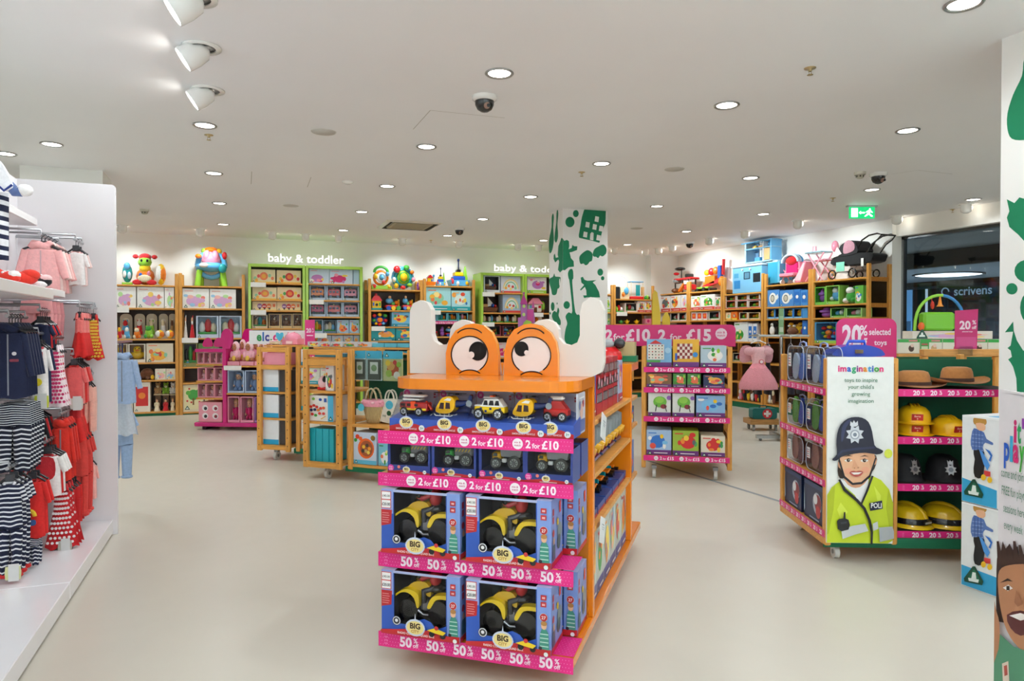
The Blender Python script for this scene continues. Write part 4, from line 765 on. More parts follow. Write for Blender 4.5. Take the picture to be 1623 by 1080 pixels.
# ------------------------------------------------------------------ bookcases along the right wall
FR = Frame(8.2, 0, -90); ZR = (1030, 380, .12962); ZQ = (1200, 360, .16667)
def rbook(zt, xa, xb, xm, ys, ypost, label, xp=None, low=(.95, .58, .12), **k):
    zs = [zof(FR, zt, xm, q) for q in ys] + list(low)
    bookcase(FR, xof(FR, zt, xa), xof(FR, zt, xb), zs, zof(FR, zt, xp or xa, ypost), label, **k); return zs
U = 'in tool-cart bookcase'
zs = rbook(ZR, 90, 462, 280, (655, 880, 1000), 555, 'oak bookcase with a red and black tool cart on top', low=(1.0, .6, .12), xp=110)
TOY['bbq'] = 'c -.4 .3 0 -.4 .3 .5 .03 k;c .3 .3 0 .3 .3 .5 .03 k;c -.4 .8 0 -.4 .8 .5 .03 k;c .3 .8 0 .3 .8 .5 .03 k;b -.46 .5 .2 .85 .48 .56 r;e -.36 .4 .46 .12 .3 .1 a;c -.3 .6 .5 -.3 .6 .95 .02 k;e -.3 .5 .93 .2 .3 .07 k;e -.5 .5 .76 .07 .2 .06 r;b .1 .3 .3 .7 .56 .7 k;p .3 .5 -.3 .05 -.2 .05 .1 .36 0 .36 o;b .1 .4 .25 .75 .1 .3 r;b .14 .36 .2 .26 .3 .44 w;e -.36 .3 .1 .12 .3 .1 u'
fill(FR, 'on tool-cart bookcase', 'standing on top', zs[0], [('toy', 235, 480, 322, 'red and black toy barbecue cart', 'toy', ('bbq',), 'toy_barbecue')], ZR, dmax=.35)
O1 = 'white and red carton with orange toy'
fill(FR, U, 'first row', zs[1], [('bx', 118, 248, 690, O1, 'box', 'ece8e6', 'pic', 'r', 'cf3a34', 101), ('bx', 253, 376, 680, O1, 'box', 'ece8e6', 'pic', 'r', 'cf3a34', 102), ('bx', 380, 446, 672, O1, 'box', 'ece8e6', 'pic', 'w', 'cf3a34', 103)], ZR)
fill(FR, U, 'second row', zs[2], [('wb', 250, 345, 900, 'white and red window carton', 'box', 'e4dad6', 'i', ('blob3', 'w', 'r', 'a')), ('wb', 352, 446, 895, 'white and red window carton', 'box', 'e4dad6', 'i', ('blob3', 'r', 'w', 'a'))], ZR)
U = 'in digger bookcase'
zs = rbook(ZR, 466, 880, 670, (628, 858, 985), 515, 'oak bookcase piled with digger and tractor toys', low=(1.0, .6, .12), xp=470)
TOY['digger'] = 'c -.3 .05 .12 -.3 .95 .12 .13 k;c .02 .05 .14 .02 .95 .14 .17 k;b -.4 .2 .2 .8 .2 .34 l;b -.46 -.36 .3 .7 .05 .3 q;c .3 .1 .12 .3 .9 .12 .13 k'
TOY['toolpile'] = 'p .2 .8 -.5 .1 .45 .3 .4 .42 -.46 .2 r;b -.35 .1 .2 .8 .25 .5 o;e -.3 .4 .62 .12 .3 .1 y;e -.1 .4 .64 .12 .3 .12 r;e .1 .4 .66 .12 .3 .12 o;b .2 .34 .3 .7 .4 .8 b;c .4 .5 .5 .42 .5 .98 .05 r;e .36 .4 .3 .14 .3 .16 o;e .46 .3 .12 .08 .2 .12 n'
r_ = fill(FR, 'on digger bookcase', 'standing on top', zs[0], [('toy', 520, 760, 470, 'black-wheeled toy tractor with mint tag', 'toy tractor', ('digger',), 'toy_tractor')], ZR, dmax=.2)
fill(FR, 'on digger bookcase', 'behind the tractor', zs[0], [('toy', 610, 880, 245, 'red toy workbench with blue hammer', 'toy', ('toolpile',), 'toy_workbench')], ZR, y=.24, dmax=.16)
O2 = 'large white carton with pale green toy'
fill(FR, U, 'first row', zs[1], [('bx', 480, 612, 692, O2, 'box', 'efecea', 'pic', 'g', 'd2423c', 105), ('bx', 617, 792, 672, O2, 'box', 'efecea', 'pic', 'g', 'd2423c', 106), ('bx', 796, 866, 700, 'white carton turned sideways', 'box', 'ece4de', 'pic', 'r', 'd2423c', 107)], ZR)
fill(FR, U, 'second row', zs[2], [('bx', a, a + 60, 888, 'small white carton with red figure', 'box', 'ece6e4', 'label', 'r', None, 108) for a in (508, 574, 640)] + [('wb', 718, 852, 880, 'wide grey window carton', 'box', 'dcd6d4', 'i', ('blob3', 'a', 'r', 'w'))], ZR)
U = 'in kitchen-topped bookcase'
zs = rbook(ZR, 888, 1380, 1130, (655, 840, 980), 465, 'oak bookcase with a blue play kitchen on top', low=(1.16, .8, .45, .12), xp=890)
for k, (zz, yt) in enumerate(((zs[1], 748), (None, 672))):
    if zz is None: zz = zs[1] + zof(FR, ZR, 1130, 748) - zs[1] + .002
    fill(FR, U, ('lower layer', 'upper layer')[k], zz, [('wb', a, b, yt, 'red and white window carton with burger', 'box', 'e4d6d0', 'u', ('blob3', 'l', 'o', 'y'), 'd2302c') for a, b in ((918, 1052), (1060, 1194), (1204, 1342))], ZR)
fill(FR, U, 'second row', zs[2], [('bx', 910, 986, 892, 'yellow fruit carton', 'box', 'f0e2c0', 'pic', 'o', 'f0c020', 111), ('bx', 990, 1066, 880, 'orange fruit carton', 'box', 'f07820', 'pic', 'o', 'f0d020', 112), ('wb', 1092, 1192, 890, 'window carton of play food', 'box', 'e6dccc', 'u', ('blob3', 'l', 'o', 'y')), ('wb', 1200, 1342, 892, 'window carton of play food', 'box', 'e6c8a0', 'u', ('blob3', 'o', 'y', 'r'))], ZR)
ZD = (1150, 490, .1943)
fill(FR, U, 'third row', zs[3], [('bx', 70, 180, 108, 'white carton with mermaid picture', 'box', 'e6ecee', 'pic', 'g', None, 113), ('bx', 183, 218, 118, 'narrow white carton with dark picture', 'box', 'e9eaee', 'label', 'b', None, 114), ('bx', 221, 256, 118, 'narrow white carton with dark picture', 'box', 'e9eaee', 'label', 'b', None, 115)], ZD)
fill(FR, U, 'fourth row', zs[4], [('wb', 60 + i * 62, 118 + i * 62, 360, 'small window carton behind pink dress', 'box', 'c8b89a', 'i', ('blob3', 'w', 'r', 'a')) for i in range(4)], ZD)
fill(FR, U, 'bottom row', zs[6], [('fur', 96 + i * 32, 126 + i * 32, 655, 'small dark plush under pink dress', 'soft toy', ('plush', ('p', 'k', 'y', 'w', 'r', 'k')[i], ('w', 'r', 'k', 'u', 'k', 'y')[i]), 'plush_animal') for i in range(6)], ZD)
U = 'in high-chair bookcase'
zs = rbook(ZQ, 62, 503, 280, (540, 755, 870, 1045), 450, 'oak bookcase with pink doll furniture on top', low=(.8, .45, .12), xp=50)
TOY['rocker'] = 'p .2 .9 -.5 .05 .1 .05 .5 .95 .34 1 p;p .18 .3 -.4 .12 .1 .12 .42 .9 .3 .9 e;c -.45 .3 .02 .1 .3 .02 .03 w;c -.1 .9 0 .4 .9 .6 .03 p'
fill(FR, 'on high-chair bookcase', 'standing on top', zs[0], [('toy', 312, 440, 325, 'tilted pink and lilac doll rocker', 'toy', ('rocker',), 'doll_rocker')], ZQ, y=.05, dmax=.3)
B1 = 'blue carton with white ring lens'
fill(FR, U, 'first row', zs[1], [('bx', 75, 210, 600, B1, 'box', '4f8fd6', 'whale', 'b', None, 1), ('bx', 214, 345, 600, B1, 'box', '4f8fd6', 'whale', 'b', None, 1), ('bx', 348, 408, 592, 'bright blue carton with pale figure', 'box', '3f86d2', 'label', 'b', None, 2), ('bx', 411, 478, 598, 'bright blue carton with pale figure', 'box', '4a90d8', 'label', 'b', None, 3)], ZQ)
fill(FR, U, 'second row', zs[2], [('wb', a, b, 775, 'blue window carton of yellow ducks', 'box', '3f8fd8', 'n', ('duck',), '8fc8ee') for a, b in ((85, 165), (168, 240), (250, 340), (345, 425))] + [('bx', 428, 478, 770, 'narrow blue carton', 'box', '4a96d8', 'plain', 'b')], ZQ)
fill(FR, U, 'third row', zs[3], [('fur', 58, 172, 898, 'black and white plush penguin with yellow wing', 'soft toy', ('penguin',), 'plush_penguin'), ('fur', 228, 402, 880, 'yellow and brown plush hippo', 'soft toy', ('hippo',), 'plush_hippo'), ('bx', 428, 478, 890, 'narrow dark blue carton', 'box', '2a6ac0', 'label', 'b', None, 4)], ZQ)
fill(FR, U, 'bottom row', zs[6], [('fur', 298 + i * 34, 330 + i * 34, 665, 'small orange plush behind first aid bag', 'soft toy', ('plush', ('o', 'w', 'u')[i], 'c'), 'plush_animal') for i in range(3)], ZD)
U = 'in pram-topped bookcase'
zs = rbook(ZQ, 508, 1060, 760, (497, 735, 862, 1110), 345, 'oak bookcase with a black pram on top beside the window', low=(.8, .45, .12), rungs=True, xp=1040)
GB = 'green window carton'
fill(FR, U, 'first row', zs[1], [('wb', 538, 645, 572, 'green carton holding white phone toy', 'box', '6cbc48', 'g', ('hat',)), ('wb', 648, 780, 556, 'green carton holding blue toy', 'box', '8fca5a', 'l', ('plush', 's', 'w')), ('fur', 786, 922, 568, 'green plush bear with white tummy', 'soft toy', ('plush', 'g', 'w'), 'plush_bear'), ('bx', 926, 1008, 556, 'green carton with blue picture', 'box', '66b84a', 'pic', 'b', None, 121)], ZQ)
fill(FR, U, 'second row', zs[2], [('toy', 560, 692, 760, 'purple toy hat pot', 'toy', ('hat',), 'toy_pot'), ('wb', 694, 838, 770, 'green tray of tiny animals', 'box', '8fc86a', 'g', ('blob3', 's', 'w', 'l')), ('wb', 842, 995, 770, 'green tray of tiny animals', 'box', '9cd07a', 'g', ('blob3', 'p', 'w', 'c'))], ZQ)
fill(FR, U, 'third row', zs[3], [('wb', 540, 762, 905, 'blue carton with orange octopus toy', 'box', '4aa0d8', 's', ('faces',), '9fd050')], ZQ)
# ------------------------------------------------------------------ display toys on the right wall shelves
def onshelf(zt, x0, x1, y): return xof(FR, zt, x0), xof(FR, zt, x1)
zk = zof(FR, ZR, 1130, 655); x0, x1 = xof(FR, ZR, 990), xof(FR, ZR, 1345); kw = x1 - x0; kh = zof(FR, ZR, 1150, 335) - zk
t = thing('play_kitchen', 'light blue wooden play kitchen on top of the bookcase', 'toy kitchen', FR.at((x0 + x1) / 2, .03, zk + .002))
m = MB('gloss').box(-kw / 2, kw / 2, 0, .34, .0, kh, '7cbce6', ch=.006); a = Art(m, -kw / 2, 0, kw, kh, 0)
a.r(.06, .18, .28, .5, '2a86cc'); a.r(.06, .6, .22, .78, '4a9cc8'); a.r(.72, .38, .96, .72, '1a222c'); a.r(.4, .52, .62, .8, '24323e'); a.r(.43, .55, .59, .77, '5a8aa8'); obj('cabinet', m, t)
obj('worktop', MB('gloss').box(-kw / 2 - .03, kw / 2 + .02, -.02, .36, kh, kh + .035, 'd9e9f2', ch=.006), t)
m = MB('gloss').box(kw / 2 + .06, kw / 2 + .29, .08, .11, kh * .3, kh + .03, '3aa0c8').box(kw / 2 + .06, kw / 2 + .29, .11, .34, kh * .62, kh * .66, '7cc4de').box(kw / 2 + .06, kw / 2 + .29, .11, .34, kh * .3, kh * .34, '7cc4de').box(kw / 2 + .34, kw / 2 + .292, .08, .34, kh * .3, kh + .03, '69b4d8').box(kw / 2 + .0215, kw / 2 + .29, .08, .34, kh + .03, kh + .06, 'b8dcea')
obj('side_shelf', m, t); obj('knob', MB('gloss').cyl((-.1, 0, kh * .9), (-.1, -.02, kh * .9), .018, 'd8d8d8').cyl((.1, 0, kh * .9), (.1, -.02, kh * .9), .018, 'd8d8d8'), t)
zh = zk + kh + .062; x0, x1 = xof(FR, ZR, 1112), xof(FR, ZR, 1432); w = x1 - x0; h = min(zof(FR, ZR, 1250, 12), CEIL - .03) - zh
t = thing('dolls_house', 'tall open blue dolls house on top of the play kitchen', 'toy house', FR.at((x0 + x1) / 2, .08, zh)); B_ = '5aa2cf'
for xa, xb, ya, c in ((-w / 2, -w / 2 + .03, 0, 'a8c8da'), (w * .18, w * .18 + .02, 0, 'dfe6ea'), (w / 2 - .03, w / 2, 0, B_), (-w / 2 + .031, -w / 2 + .12, .2, '6b90b0'), (w * .18 + .021, w / 2 - .031, .2, '8ab4d0')): obj('wall', MB('gloss').box(xa, xb, ya, .22, 0, h, c), t)
for z, c in ((0, 'a0c8de'), (h * .62, '7ab0d0'), (h * .93, B_)): obj('storey_floor', MB('gloss').box(-w / 2 - (.1 if z > h * .9 else 0), w / 2 + .01, -.005, .225, z, z + .02, c), t)
m = MB('gloss').box(w * .22, w * .42, .01, .03, .03, h * .6, 'd0ac78').box(-w * .42, w * .1, .12, .2, h * .66, h * .8, 'e0a060').box(-w * .3, -w * .1, .1, .19, .02, .1, B_).box(w * .0, w * .14, .1, .19, .02, .14, '2a6a9a').ball((-w * .25, .1, h * .74), .04, 'e8c860', 8).ball((w * .3, .1, h * .8), .05, '3a90c0', 8)
obj('doll_furniture', m, t)
zk = zof(FR, ZQ, 280, 540)
x0, x1 = xof(FR, ZQ, 155), xof(FR, ZQ, 318); w = x1 - x0; h = zof(FR, ZQ, 235, 255) - zk
t = thing('doll_pushchair', 'pink and blue doll pushchair on the bookcase beside the kitchen', 'doll pushchair', FR.at((x0 + x1) / 2 + .03, .05, zk))
obj('seat', prim(MB('cloth'), w * .84, .26, h, 'b -.5 .5 .5 .8 .3 .78 p;b -.5 .5 0 .6 .25 .36 p;e 0 .55 .78 .45 .3 .16 r;b -.4 .4 .44 .52 .36 .7 m', 'cloth'), t)
obj('hood', prim(MB('cloth'), w, .26, h, 'h 0 .72 .46 .26 .05 .3 h;h 0 .72 .46 .26 .05 .5 h;h 0 .72 .44 .24 .05 .7 s', 'cloth'), t)
for x in (-.42, .42):
    obj('leg', MB('gloss').cyl((x * w * .9, .06, .06), (x * w, .2, h * .75), .008, 'f0c0cc').cyl((x * w * .9, .22, .06), (x * w, .1, h * .5), .008, 'f0c0cc'), t)
    for y in (.06, .22): obj('wheel', MB('gloss').cyl((x * w * .9 - .015, y, .04), (x * w * .9 + .015, y, .04), .04, 'e9e9ee', None, 14), t)
x0, x1 = xof(FR, ZQ, 438), xof(FR, ZQ, 590); w = (x1 - x0); h = zof(FR, ZQ, 500, 175) - zk
t = thing('doll_high_chair', 'pink doll high chair with crossed legs and blue tray', 'doll high chair', FR.at((x0 + x1) / 2, .17, zk + .013))
for s in (-1, 1):
    for y in (-.12, .12): obj('leg', MB('gloss').cyl((s * .17, y, 0), (-s * .16, y * .7, h * .76), .011, 'eea0b2'), t)
obj('tray', MB('gloss').box(-w / 2, w / 2, -.16, .1, h * .76, h * .8, '9fd0e4', ch=.01), t); obj('seat', MB('cloth').box(-.12, .12, -.02, .14, h * .55, h * .6, 'f0a0b4', ch=.015), t)
obj('backrest', MB('gloss').ball((.2, .1, h * .92), (.05, .06, .09), 'ee8fa4', 12), t); obj('cup', MB('gloss').cyl((-.06, -.05, h * .8), (-.06, -.05, h * .96), .035, 'f4b6c4', .028), t)
zk = zof(FR, ZQ, 760, 497); x0, x1 = xof(FR, ZQ, 645), xof(FR, ZQ, 1060); w = x1 - x0; h = zof(FR, ZQ, 850, 125) - zk; X = lambda q: xof(FR, ZQ, q) - (x0 + x1) / 2; Z = lambda q: zof(FR, ZQ, 850, q) - zk
t = thing('doll_pram', 'black doll pram with spoked wheels and curved handle on the bookcase', 'doll pram', FR.at((x0 + x1) / 2, .2, zk))
m = MB('cloth').prism(smoothpts([(X(692), Z(350)), (X(695), Z(270)), (X(900), Z(255)), (X(1050), Z(270)), (X(1055), Z(320)), (X(1000), Z(352))], 3), -.14, .14, '17171a', 'cloth'); obj('body', m, t)
m = MB('cloth').prism(smoothpts([(X(745), Z(262)), (X(752), Z(180)), (X(800), Z(140)), (X(870), Z(130)), (X(905), Z(170)), (X(915), Z(255))], 3), -.15, .15, '1b1a1d', 'cloth'); obj('hood', m, t)
m = MB('cloth').prism(smoothpts([(X(792), Z(240)), (X(800), Z(150)), (X(845), Z(125)), (X(893), Z(160)), (X(895), Z(220)), (X(840), Z(245))], 3), -.156, -.1505, 'a67884', 'cloth').prism([(X(692), Z(275)), (X(735), Z(172)), (X(775), Z(245))], -.16, -.151, 'efd9d4', 'cloth'); obj('lining', m, t)
for q, r, yy in ((685, 45, -.15), (875, 45, -.15), (800, 38, .15), (955, 38, .15)):
    rr = (Z(440) - Z(440 + r)); c = (X(q), yy, rr + .008); wm = MB('gloss').tube([(c[0] + rr * .93 * math.cos(i * .35), yy, c[2] + rr * .93 * math.sin(i * .35)) for i in range(18)], .011, '121214', 6, None, True)
    for i in range(8): wm.cyl((c[0], yy, c[2]), (c[0] + rr * .9 * math.cos(i * .785), yy, c[2] + rr * .9 * math.sin(i * .785)), .003, 'd8d8d8', n=5, fin='metal')
    wm.cyl((c[0], yy - .012, c[2]), (c[0], yy + .012, c[2]), .02, 'cfcfcf', fin='metal'); obj('wheel', wm, t)
m = MB('metal')
for y in (-.12, .12): m.tube([(X(700), y, Z(440)), (X(800), y, Z(350)), (X(890), y, Z(250))], .006, 'c8c8c8', 6).tube([(X(880), y, Z(440)), (X(820), y, Z(350)), (X(740), y, Z(270))], .006, 'c8c8c8', 6)
m.box(X(690), X(960), -.13, .13, Z(420), Z(415), '8a8a8a'); obj('chassis', m, t)
m = MB('gloss')
for y in (-.13, .13): m.tube([(X(x), y, Z(z)) for x, z in ((915, 215), (925, 190), (955, 140), (1020, 105), (1100, 98), (1140, 115), (1110, 150), (1055, 185))], .012, '151515', 7)
m.cyl((X(1140), -.13, Z(115)), (X(1140), .13, Z(115)), .012, '151515'); m.tube([(X(1055), -.13, Z(185)), (X(1000), -.13, Z(260))], .009, '2a2a2a', 6); m.tube([(X(1055), .13, Z(185)), (X(1000), .13, Z(260))], .009, '2a2a2a', 6); obj('handle', m, t)
obj('mint_tag', MB('card').box(X(735), X(812), -.176, -.172, Z(415), Z(325), '86d4b8'), t); obj('price_tag', MB('card').box(X(962), X(985), -.16, -.156, Z(385), Z(310), 'efefec'), t)
# ------------------------------------------------------------------ the orange gondola with the eyes
PINK, PINKD = 'dc1f7d', 'b81868'
def dots(m, x0, x1, z0, z1, y, step=.012, r=.0017, c='f2a3c9'):
    nx, nz = int((x1 - x0) / step), max(1, int((z1 - z0) / step))
    for j in range(nz):
        for i in range(nx):
            x = x0 + (i + .5 + (j % 2) * .5) * step; z = z0 + (j + .5) * (z1 - z0) / nz
            if x < x1: m.add([(x - r, y, z), (x, y, z - r), (x + r, y, z), (x, y, z + r)], [(0, 1, 2, 3)], c, 'card')
def strip(w, h, kind, per, x_first=.12, dot=True, lead=True, fade=False):
    """pink price strip: front at y=0, bottom at z=0"""
    m = MB('card').box(0, w, 0, .003, 0, h, PINK); y = -.0006
    if dot: dots(m, .004, w - .004, .003, h - .003, y)
    T_ = 'fbeaf3'; y -= .0004
    if lead:
        for k in range(3): m.text('mix', .035, h * (.2 + .22 * k), h * .13, 'f08fc0', y, .02)
    if kind.startswith('2for'):
        x = x_first; pr = kind[4:]
        def disc(cx):
            n = 18; r = h * .4
            if cx + r < w: m.add([(cx + r * math.cos(6.283 * i / n), y, h * .5 + r * math.sin(6.283 * i / n)) for i in range(n)], [tuple(range(n))], 'f6eef2', 'card'); m.text('mix &', cx, h * .54, h * .14, PINKD, y - .0004, .02); m.text('match', cx, h * .33, h * .14, PINKD, y - .0004, .02)
        while x < w:
            disc(x - per * .39)
            if x - per * .1 < w: m.text('2', x - per * .2, h * .24, h * .54, T_, y, .045)
            if x + .05 < w: m.text('for', x - per * .055, h * .24, h * .34, T_, y, .03)
            if x + per * .3 < w: m.text(pr, x + per * .045, h * .22, h * .58, T_, y, .045, 'l')
            x += per
    else:
        x = x_first; n_, big = kind.split('%')[0], h * .62
        while x < w - .02:
            m.text(n_, x, h * .2, big, T_, y, .05, 'l', 0, per * .52)
            if x + per * .72 < w: m.text('%', x + per * .52, h * .52, big * .5, T_, y, .03, 'l', 0, per * .22); m.text('off', x + per * .5, h * .22, big * .42, T_, y, .03, 'l', 0, per * .26)
            x += per
    return m
ORG = 'df7c0c'
OW = .80; A_ = math.radians(-38.6); b_ = fp(909, 1062, .1); FO = Frame(b_.x - OW * math.cos(A_), b_.y - OW * math.sin(A_), -38.6)
FS = Frame(*(FO.M @ Vector((OW, 0, 0))).to_2d(), 51.4)
y1 = FS.x(941); y2 = FS.x(1001)
OD = FS.x(1016)
zc = FO.z(617, 600, 0)
zr = [FO.z(612, 684, 0), FO.z(612, 750.6, 0), FO.z(612, 874, 0), .145]
t = thing('orange_gondola', 'orange display unit with big cartoon eyes and white horns on top', 'display unit', FO.at())
obj('base', MB('gloss').box(0, OW, .0, OD, .10, .143, ORG, ch=.004), t)
def ctop(y0, yb, r):
    P = rrect(.03, y0, OW + .0, yb, r, 6, '0011'); m = MB('gloss')
    m.add([(x, y, zc) for x, y in P] + [(x, y, zc - .042) for x, y in P], [tuple(range(len(P))), tuple(range(2 * len(P) - 1, len(P) - 1, -1))], ORG)
    n = len(P); m.add([(x, y, zc) for x, y in P] + [(x, y, zc - .042) for x, y in P], [(i, n + i, n + (i + 1) % n, (i + 1) % n) for i in range(n)], ORG, None, False); return m
obj('countertop', ctop(.01, y1 - .001, .13), t)
m = ctop(.01, OD - y2, .13); m.v = [Vector((OW + .03 - v.x, OD + .01 - v.y, v.z)) for v in m.v]; obj('countertop', m, t)
for yy in (y1, y2): obj('end_panel', MB('gloss').box(-.06 if yy == y1 else 0, OW - .001, yy, yy + .035, .144, zc - .002, ORG, ch=.003), t)
obj('back_panel', MB('gloss').box(.38, .41, y1 + .036, y2 - .001, .144, zc - .05, 'c8741a'), t)
obj('back_panel', MB('gloss').box(.02, OW - .02, y1 - .012, y1 - .001, .144, zc - .045, 'c8741a'), t)
for z in zr[:3]:
    obj('shelf', MB('wood').box(.0, OW - .06, .0, y1 - .014, z - .022, z, 'd99648', ch=.002), t)
    obj('shelf', MB('wood').box(.02, OW - .02, y2 + .04, OD - .01, z - .022, z, 'd99648', ch=.002), t)
zsd = [FS.z(945, 667, 0), FS.z(945, 752, 0), FS.z(945, 836, 0), .145]
zsd = [FS.xz(945, q, 0)[1] for q in (667, 752, 836)] + [.145]
for z in zsd[:3]:
    for a, b in ((.412, OW - .004), (-.02, .378)): obj('shelf', MB('wood').box(a, b, y1 + .037, y2 - .002, z - .022, z, 'dd9c4c', ch=.002), t)
for k, (z, kind, h, per, xf) in enumerate(((zr[0], '2for£10', .052, .215, .24), (zr[1], '2for£10', .052, .215, .23), (zr[2], '50%', .058, .115, .1), (.145, '50%', .06, .115, .095))):
    m = strip(OW + .0, h, kind, per, xf); m.v = [Vector((v.x, v.y - .006, v.z + z - h + (-.002 if k > 1 else .004))) for v in m.v]; obj('price_strip', m, t)
    if k > 1:
        m = MB('card'); m.box(OW - .085, OW, 0.0, .16, z + .001, z + .003, PINK)
        for j in range(10):
            for i in range(6): x, y = OW - .08 + i * .014 + (j % 2) * .006, .008 + j * .015; m.add([(x - .002, y, z + .0036), (x, y - .002, z + .0036), (x + .002, y, z + .0036), (x, y + .002, z + .0036)], [(0, 1, 2, 3)], 'f2a3c9')
        obj('price_mat', m, t)
for x, y in ((.2, .34), (OW - .2, .34), (.2, OD - .3), (OW - .2, OD - .3)): obj('caster', MB('gloss').cyl((x - .014, y, .04), (x + .014, y, .04), .04, '3a3a3a', None, 14).box(x - .02, x + .02, y - .02, y + .02, .07, .1, '55585a'), t)
yb = y1 - .05
def onboard(L): return [FO.xz(px, py, yb) for px, py in L]
def hornpts(side):
    if side < 0: L = [(650, 598), (649, 520), (650, 492), (655, 481), (666, 476), (677, 480), (683, 491), (684, 530), (688, 541), (697, 547), (708, 546), (712, 540), (714, 522), (720, 512), (732, 507), (744, 510), (752, 518), (770, 530), (787, 560), (790, 598)]
    else: L = [(797, 598), (800, 560), (818, 528), (845, 514), (853, 508), (866, 506), (878, 511), (885, 522), (886, 536), (893, 545), (904, 548), (915, 543), (919, 532), (919, 496), (923, 480), (936, 471), (950, 476), (957, 492), (957, 575), (953, 590), (938, 600)]
    return onboard(L)
zb = zc - .001
for s in (-1, 1):
    P = [(x, max(z, zc + .0005)) for x, z in hornpts(s)]
    obj('horn_board', MB('paint').prism(P, yb, yb + .045, 'd9d2cc', side='e6e0da'), t)
ye = yb - .034
def onface(L): return [FO.xz(px, py, ye) for px, py in L]
for s, z1q in ((-1, [(707, 600), (706.5, 560), (711, 540), (722, 524), (738, 515), (751, 513), (766, 516), (779, 527), (787, 545), (789.5, 565), (789.5, 600)]), (1, [(798.5, 600), (799, 560), (804, 538), (814, 523), (829, 515), (842, 513), (857, 516), (872, 527), (881, 543), (884, 562), (884, 600)])):
    P = [(x, max(z, zc + .0005)) for x, z in onface(z1q)]
    e = obj('eye_board', MB('gloss').prism(P, ye, ye + .032, ORG, side='f09a2c'), t)
    K = (lambda L: [(600 + a * .2408, 460 + b * .2408) for a, b in L])
    m = MB('paint'); y = ye - .0008
    def el(cx, cy, rx, ry, c, y, a0=0, a1=360, n=32):
        q = onface(K([(cx + rx * math.cos(math.radians(a0 + (a1 - a0) * i / n)), cy + ry * math.sin(math.radians(a0 + (a1 - a0) * i / n))) for i in range(n + (a1 - a0 < 360))])); m.poly([(x, max(z, zc + .001)) for x, z in q], y, c)
    def arc(cx, cy, rx, ry, a0, a1, y, r=.0028):
        q = onface(K([(cx + rx * math.cos(math.radians(a0 + (a1 - a0) * i / 24)), cy + ry * math.sin(math.radians(a0 + (a1 - a0) * i / 24))) for i in range(25)])); m.tube([(x, y, max(z, zc + .002)) for x, z in q], r, '2a130a', 5)
    if s < 0:
        el(600, 425, 118, 118, 'e9dcd8', y); el(600, 572, 72, 48, ORG, y - .0006); arc(600, 425, 120, 121, 125, 415, y - .001); arc(600, 570, 78, 44, 212, 330, y - .0015)
        el(655, 402, 58, 63, '060505', y - .002); el(612, 427, 20, 22, 'e9dcd8', y - .0028); arc(600, 330, 100, 78, 217, 323, y)
    else:
        el(1006, 430, 126, 120, 'e9dcd8', y); el(1008, 582, 78, 48, ORG, y - .0006); arc(1006, 430, 128, 122, 128, 412, y - .001); arc(1008, 580, 82, 44, 210, 330, y - .0015)
        el(942, 387, 46, 49, '060505', y - .002); el(975, 412, 15, 16, 'e9dcd8', y - .0028); arc(1004, 330, 104, 78, 212, 326, y)
    obj('eye', m, e)
for q, zt_, yy in (((957, 677), zsd[0], 0), ((955, 841), zsd[2], 0)):
    x, z = FS.xz(*q, -.012); m = MB('card'); m.T = T(OW, 0, 0) @ R(90) @ T(x, -.012, z) @ R(20, 'Y'); m.box(-.06, .06, 0, .002, -.055, .055, 'e9edf0'); Art(m, -.06, -.055, .12, .11).r(.3, .7, .75, .74, '8a98a4').r(.3, .6, .8, .63, 'b0b8c0').r(.3, .52, .7, .55, 'b0b8c0')
    obj('price_ticket', m, t)
# --- toys in card and plastic on its front shelves
def wheel(m, x, z, r, y0, y1, hub='d9d9d9', fin='gloss', spokes=6):
    m.cyl((x, y0, z), (x, y1, z), r, '1a1a1a', None, 16, fin); m.cyl((x, y0 - .001, z), (x, y0 - .003, z), r * .62, hub, None, 12, fin)
    for i in range(spokes): a = 6.283 * i / spokes; m.tube([(x, y0 - .004, z), (x + r * .55 * math.cos(a), y0 - .004, z + r * .55 * math.sin(a))], r * .07, '2a2a2a', 4)
    m.cyl((x, y0 - .003, z), (x, y0 - .006, z), r * .18, '555555', None, 8, fin)
def veh_fire(m):
    m.box(-.062, .066, .02, .068, .022, .058, '9c1f1f', None, .004); m.box(-.062, -.03, .018, .07, .034, .056, '7a1818', None, .003); m.box(-.06, .064, .0175, .0185, .026, .034, 'e9c818')
    m.box(-.052, .05, .025, .063, .078, .088, 'ecebe6', None, .004); m.box(-.05, .03, .024, .064, .066, .072, 'd8d6d0'); m.tube([(.05, .045, .06), (.085, .03, .03)], .006, 'a82c20', 6); m.box(-.01, .012, .016, .03, .03, .062, 'd8481c', None, .003)
    for x in (-.055, -.025, .005): m.box(x, x + .02, .0168, .0175, .042, .052, '2a1416')
    for x in (-.04, .032): wheel(m, x, .02, .018, .015, .07)
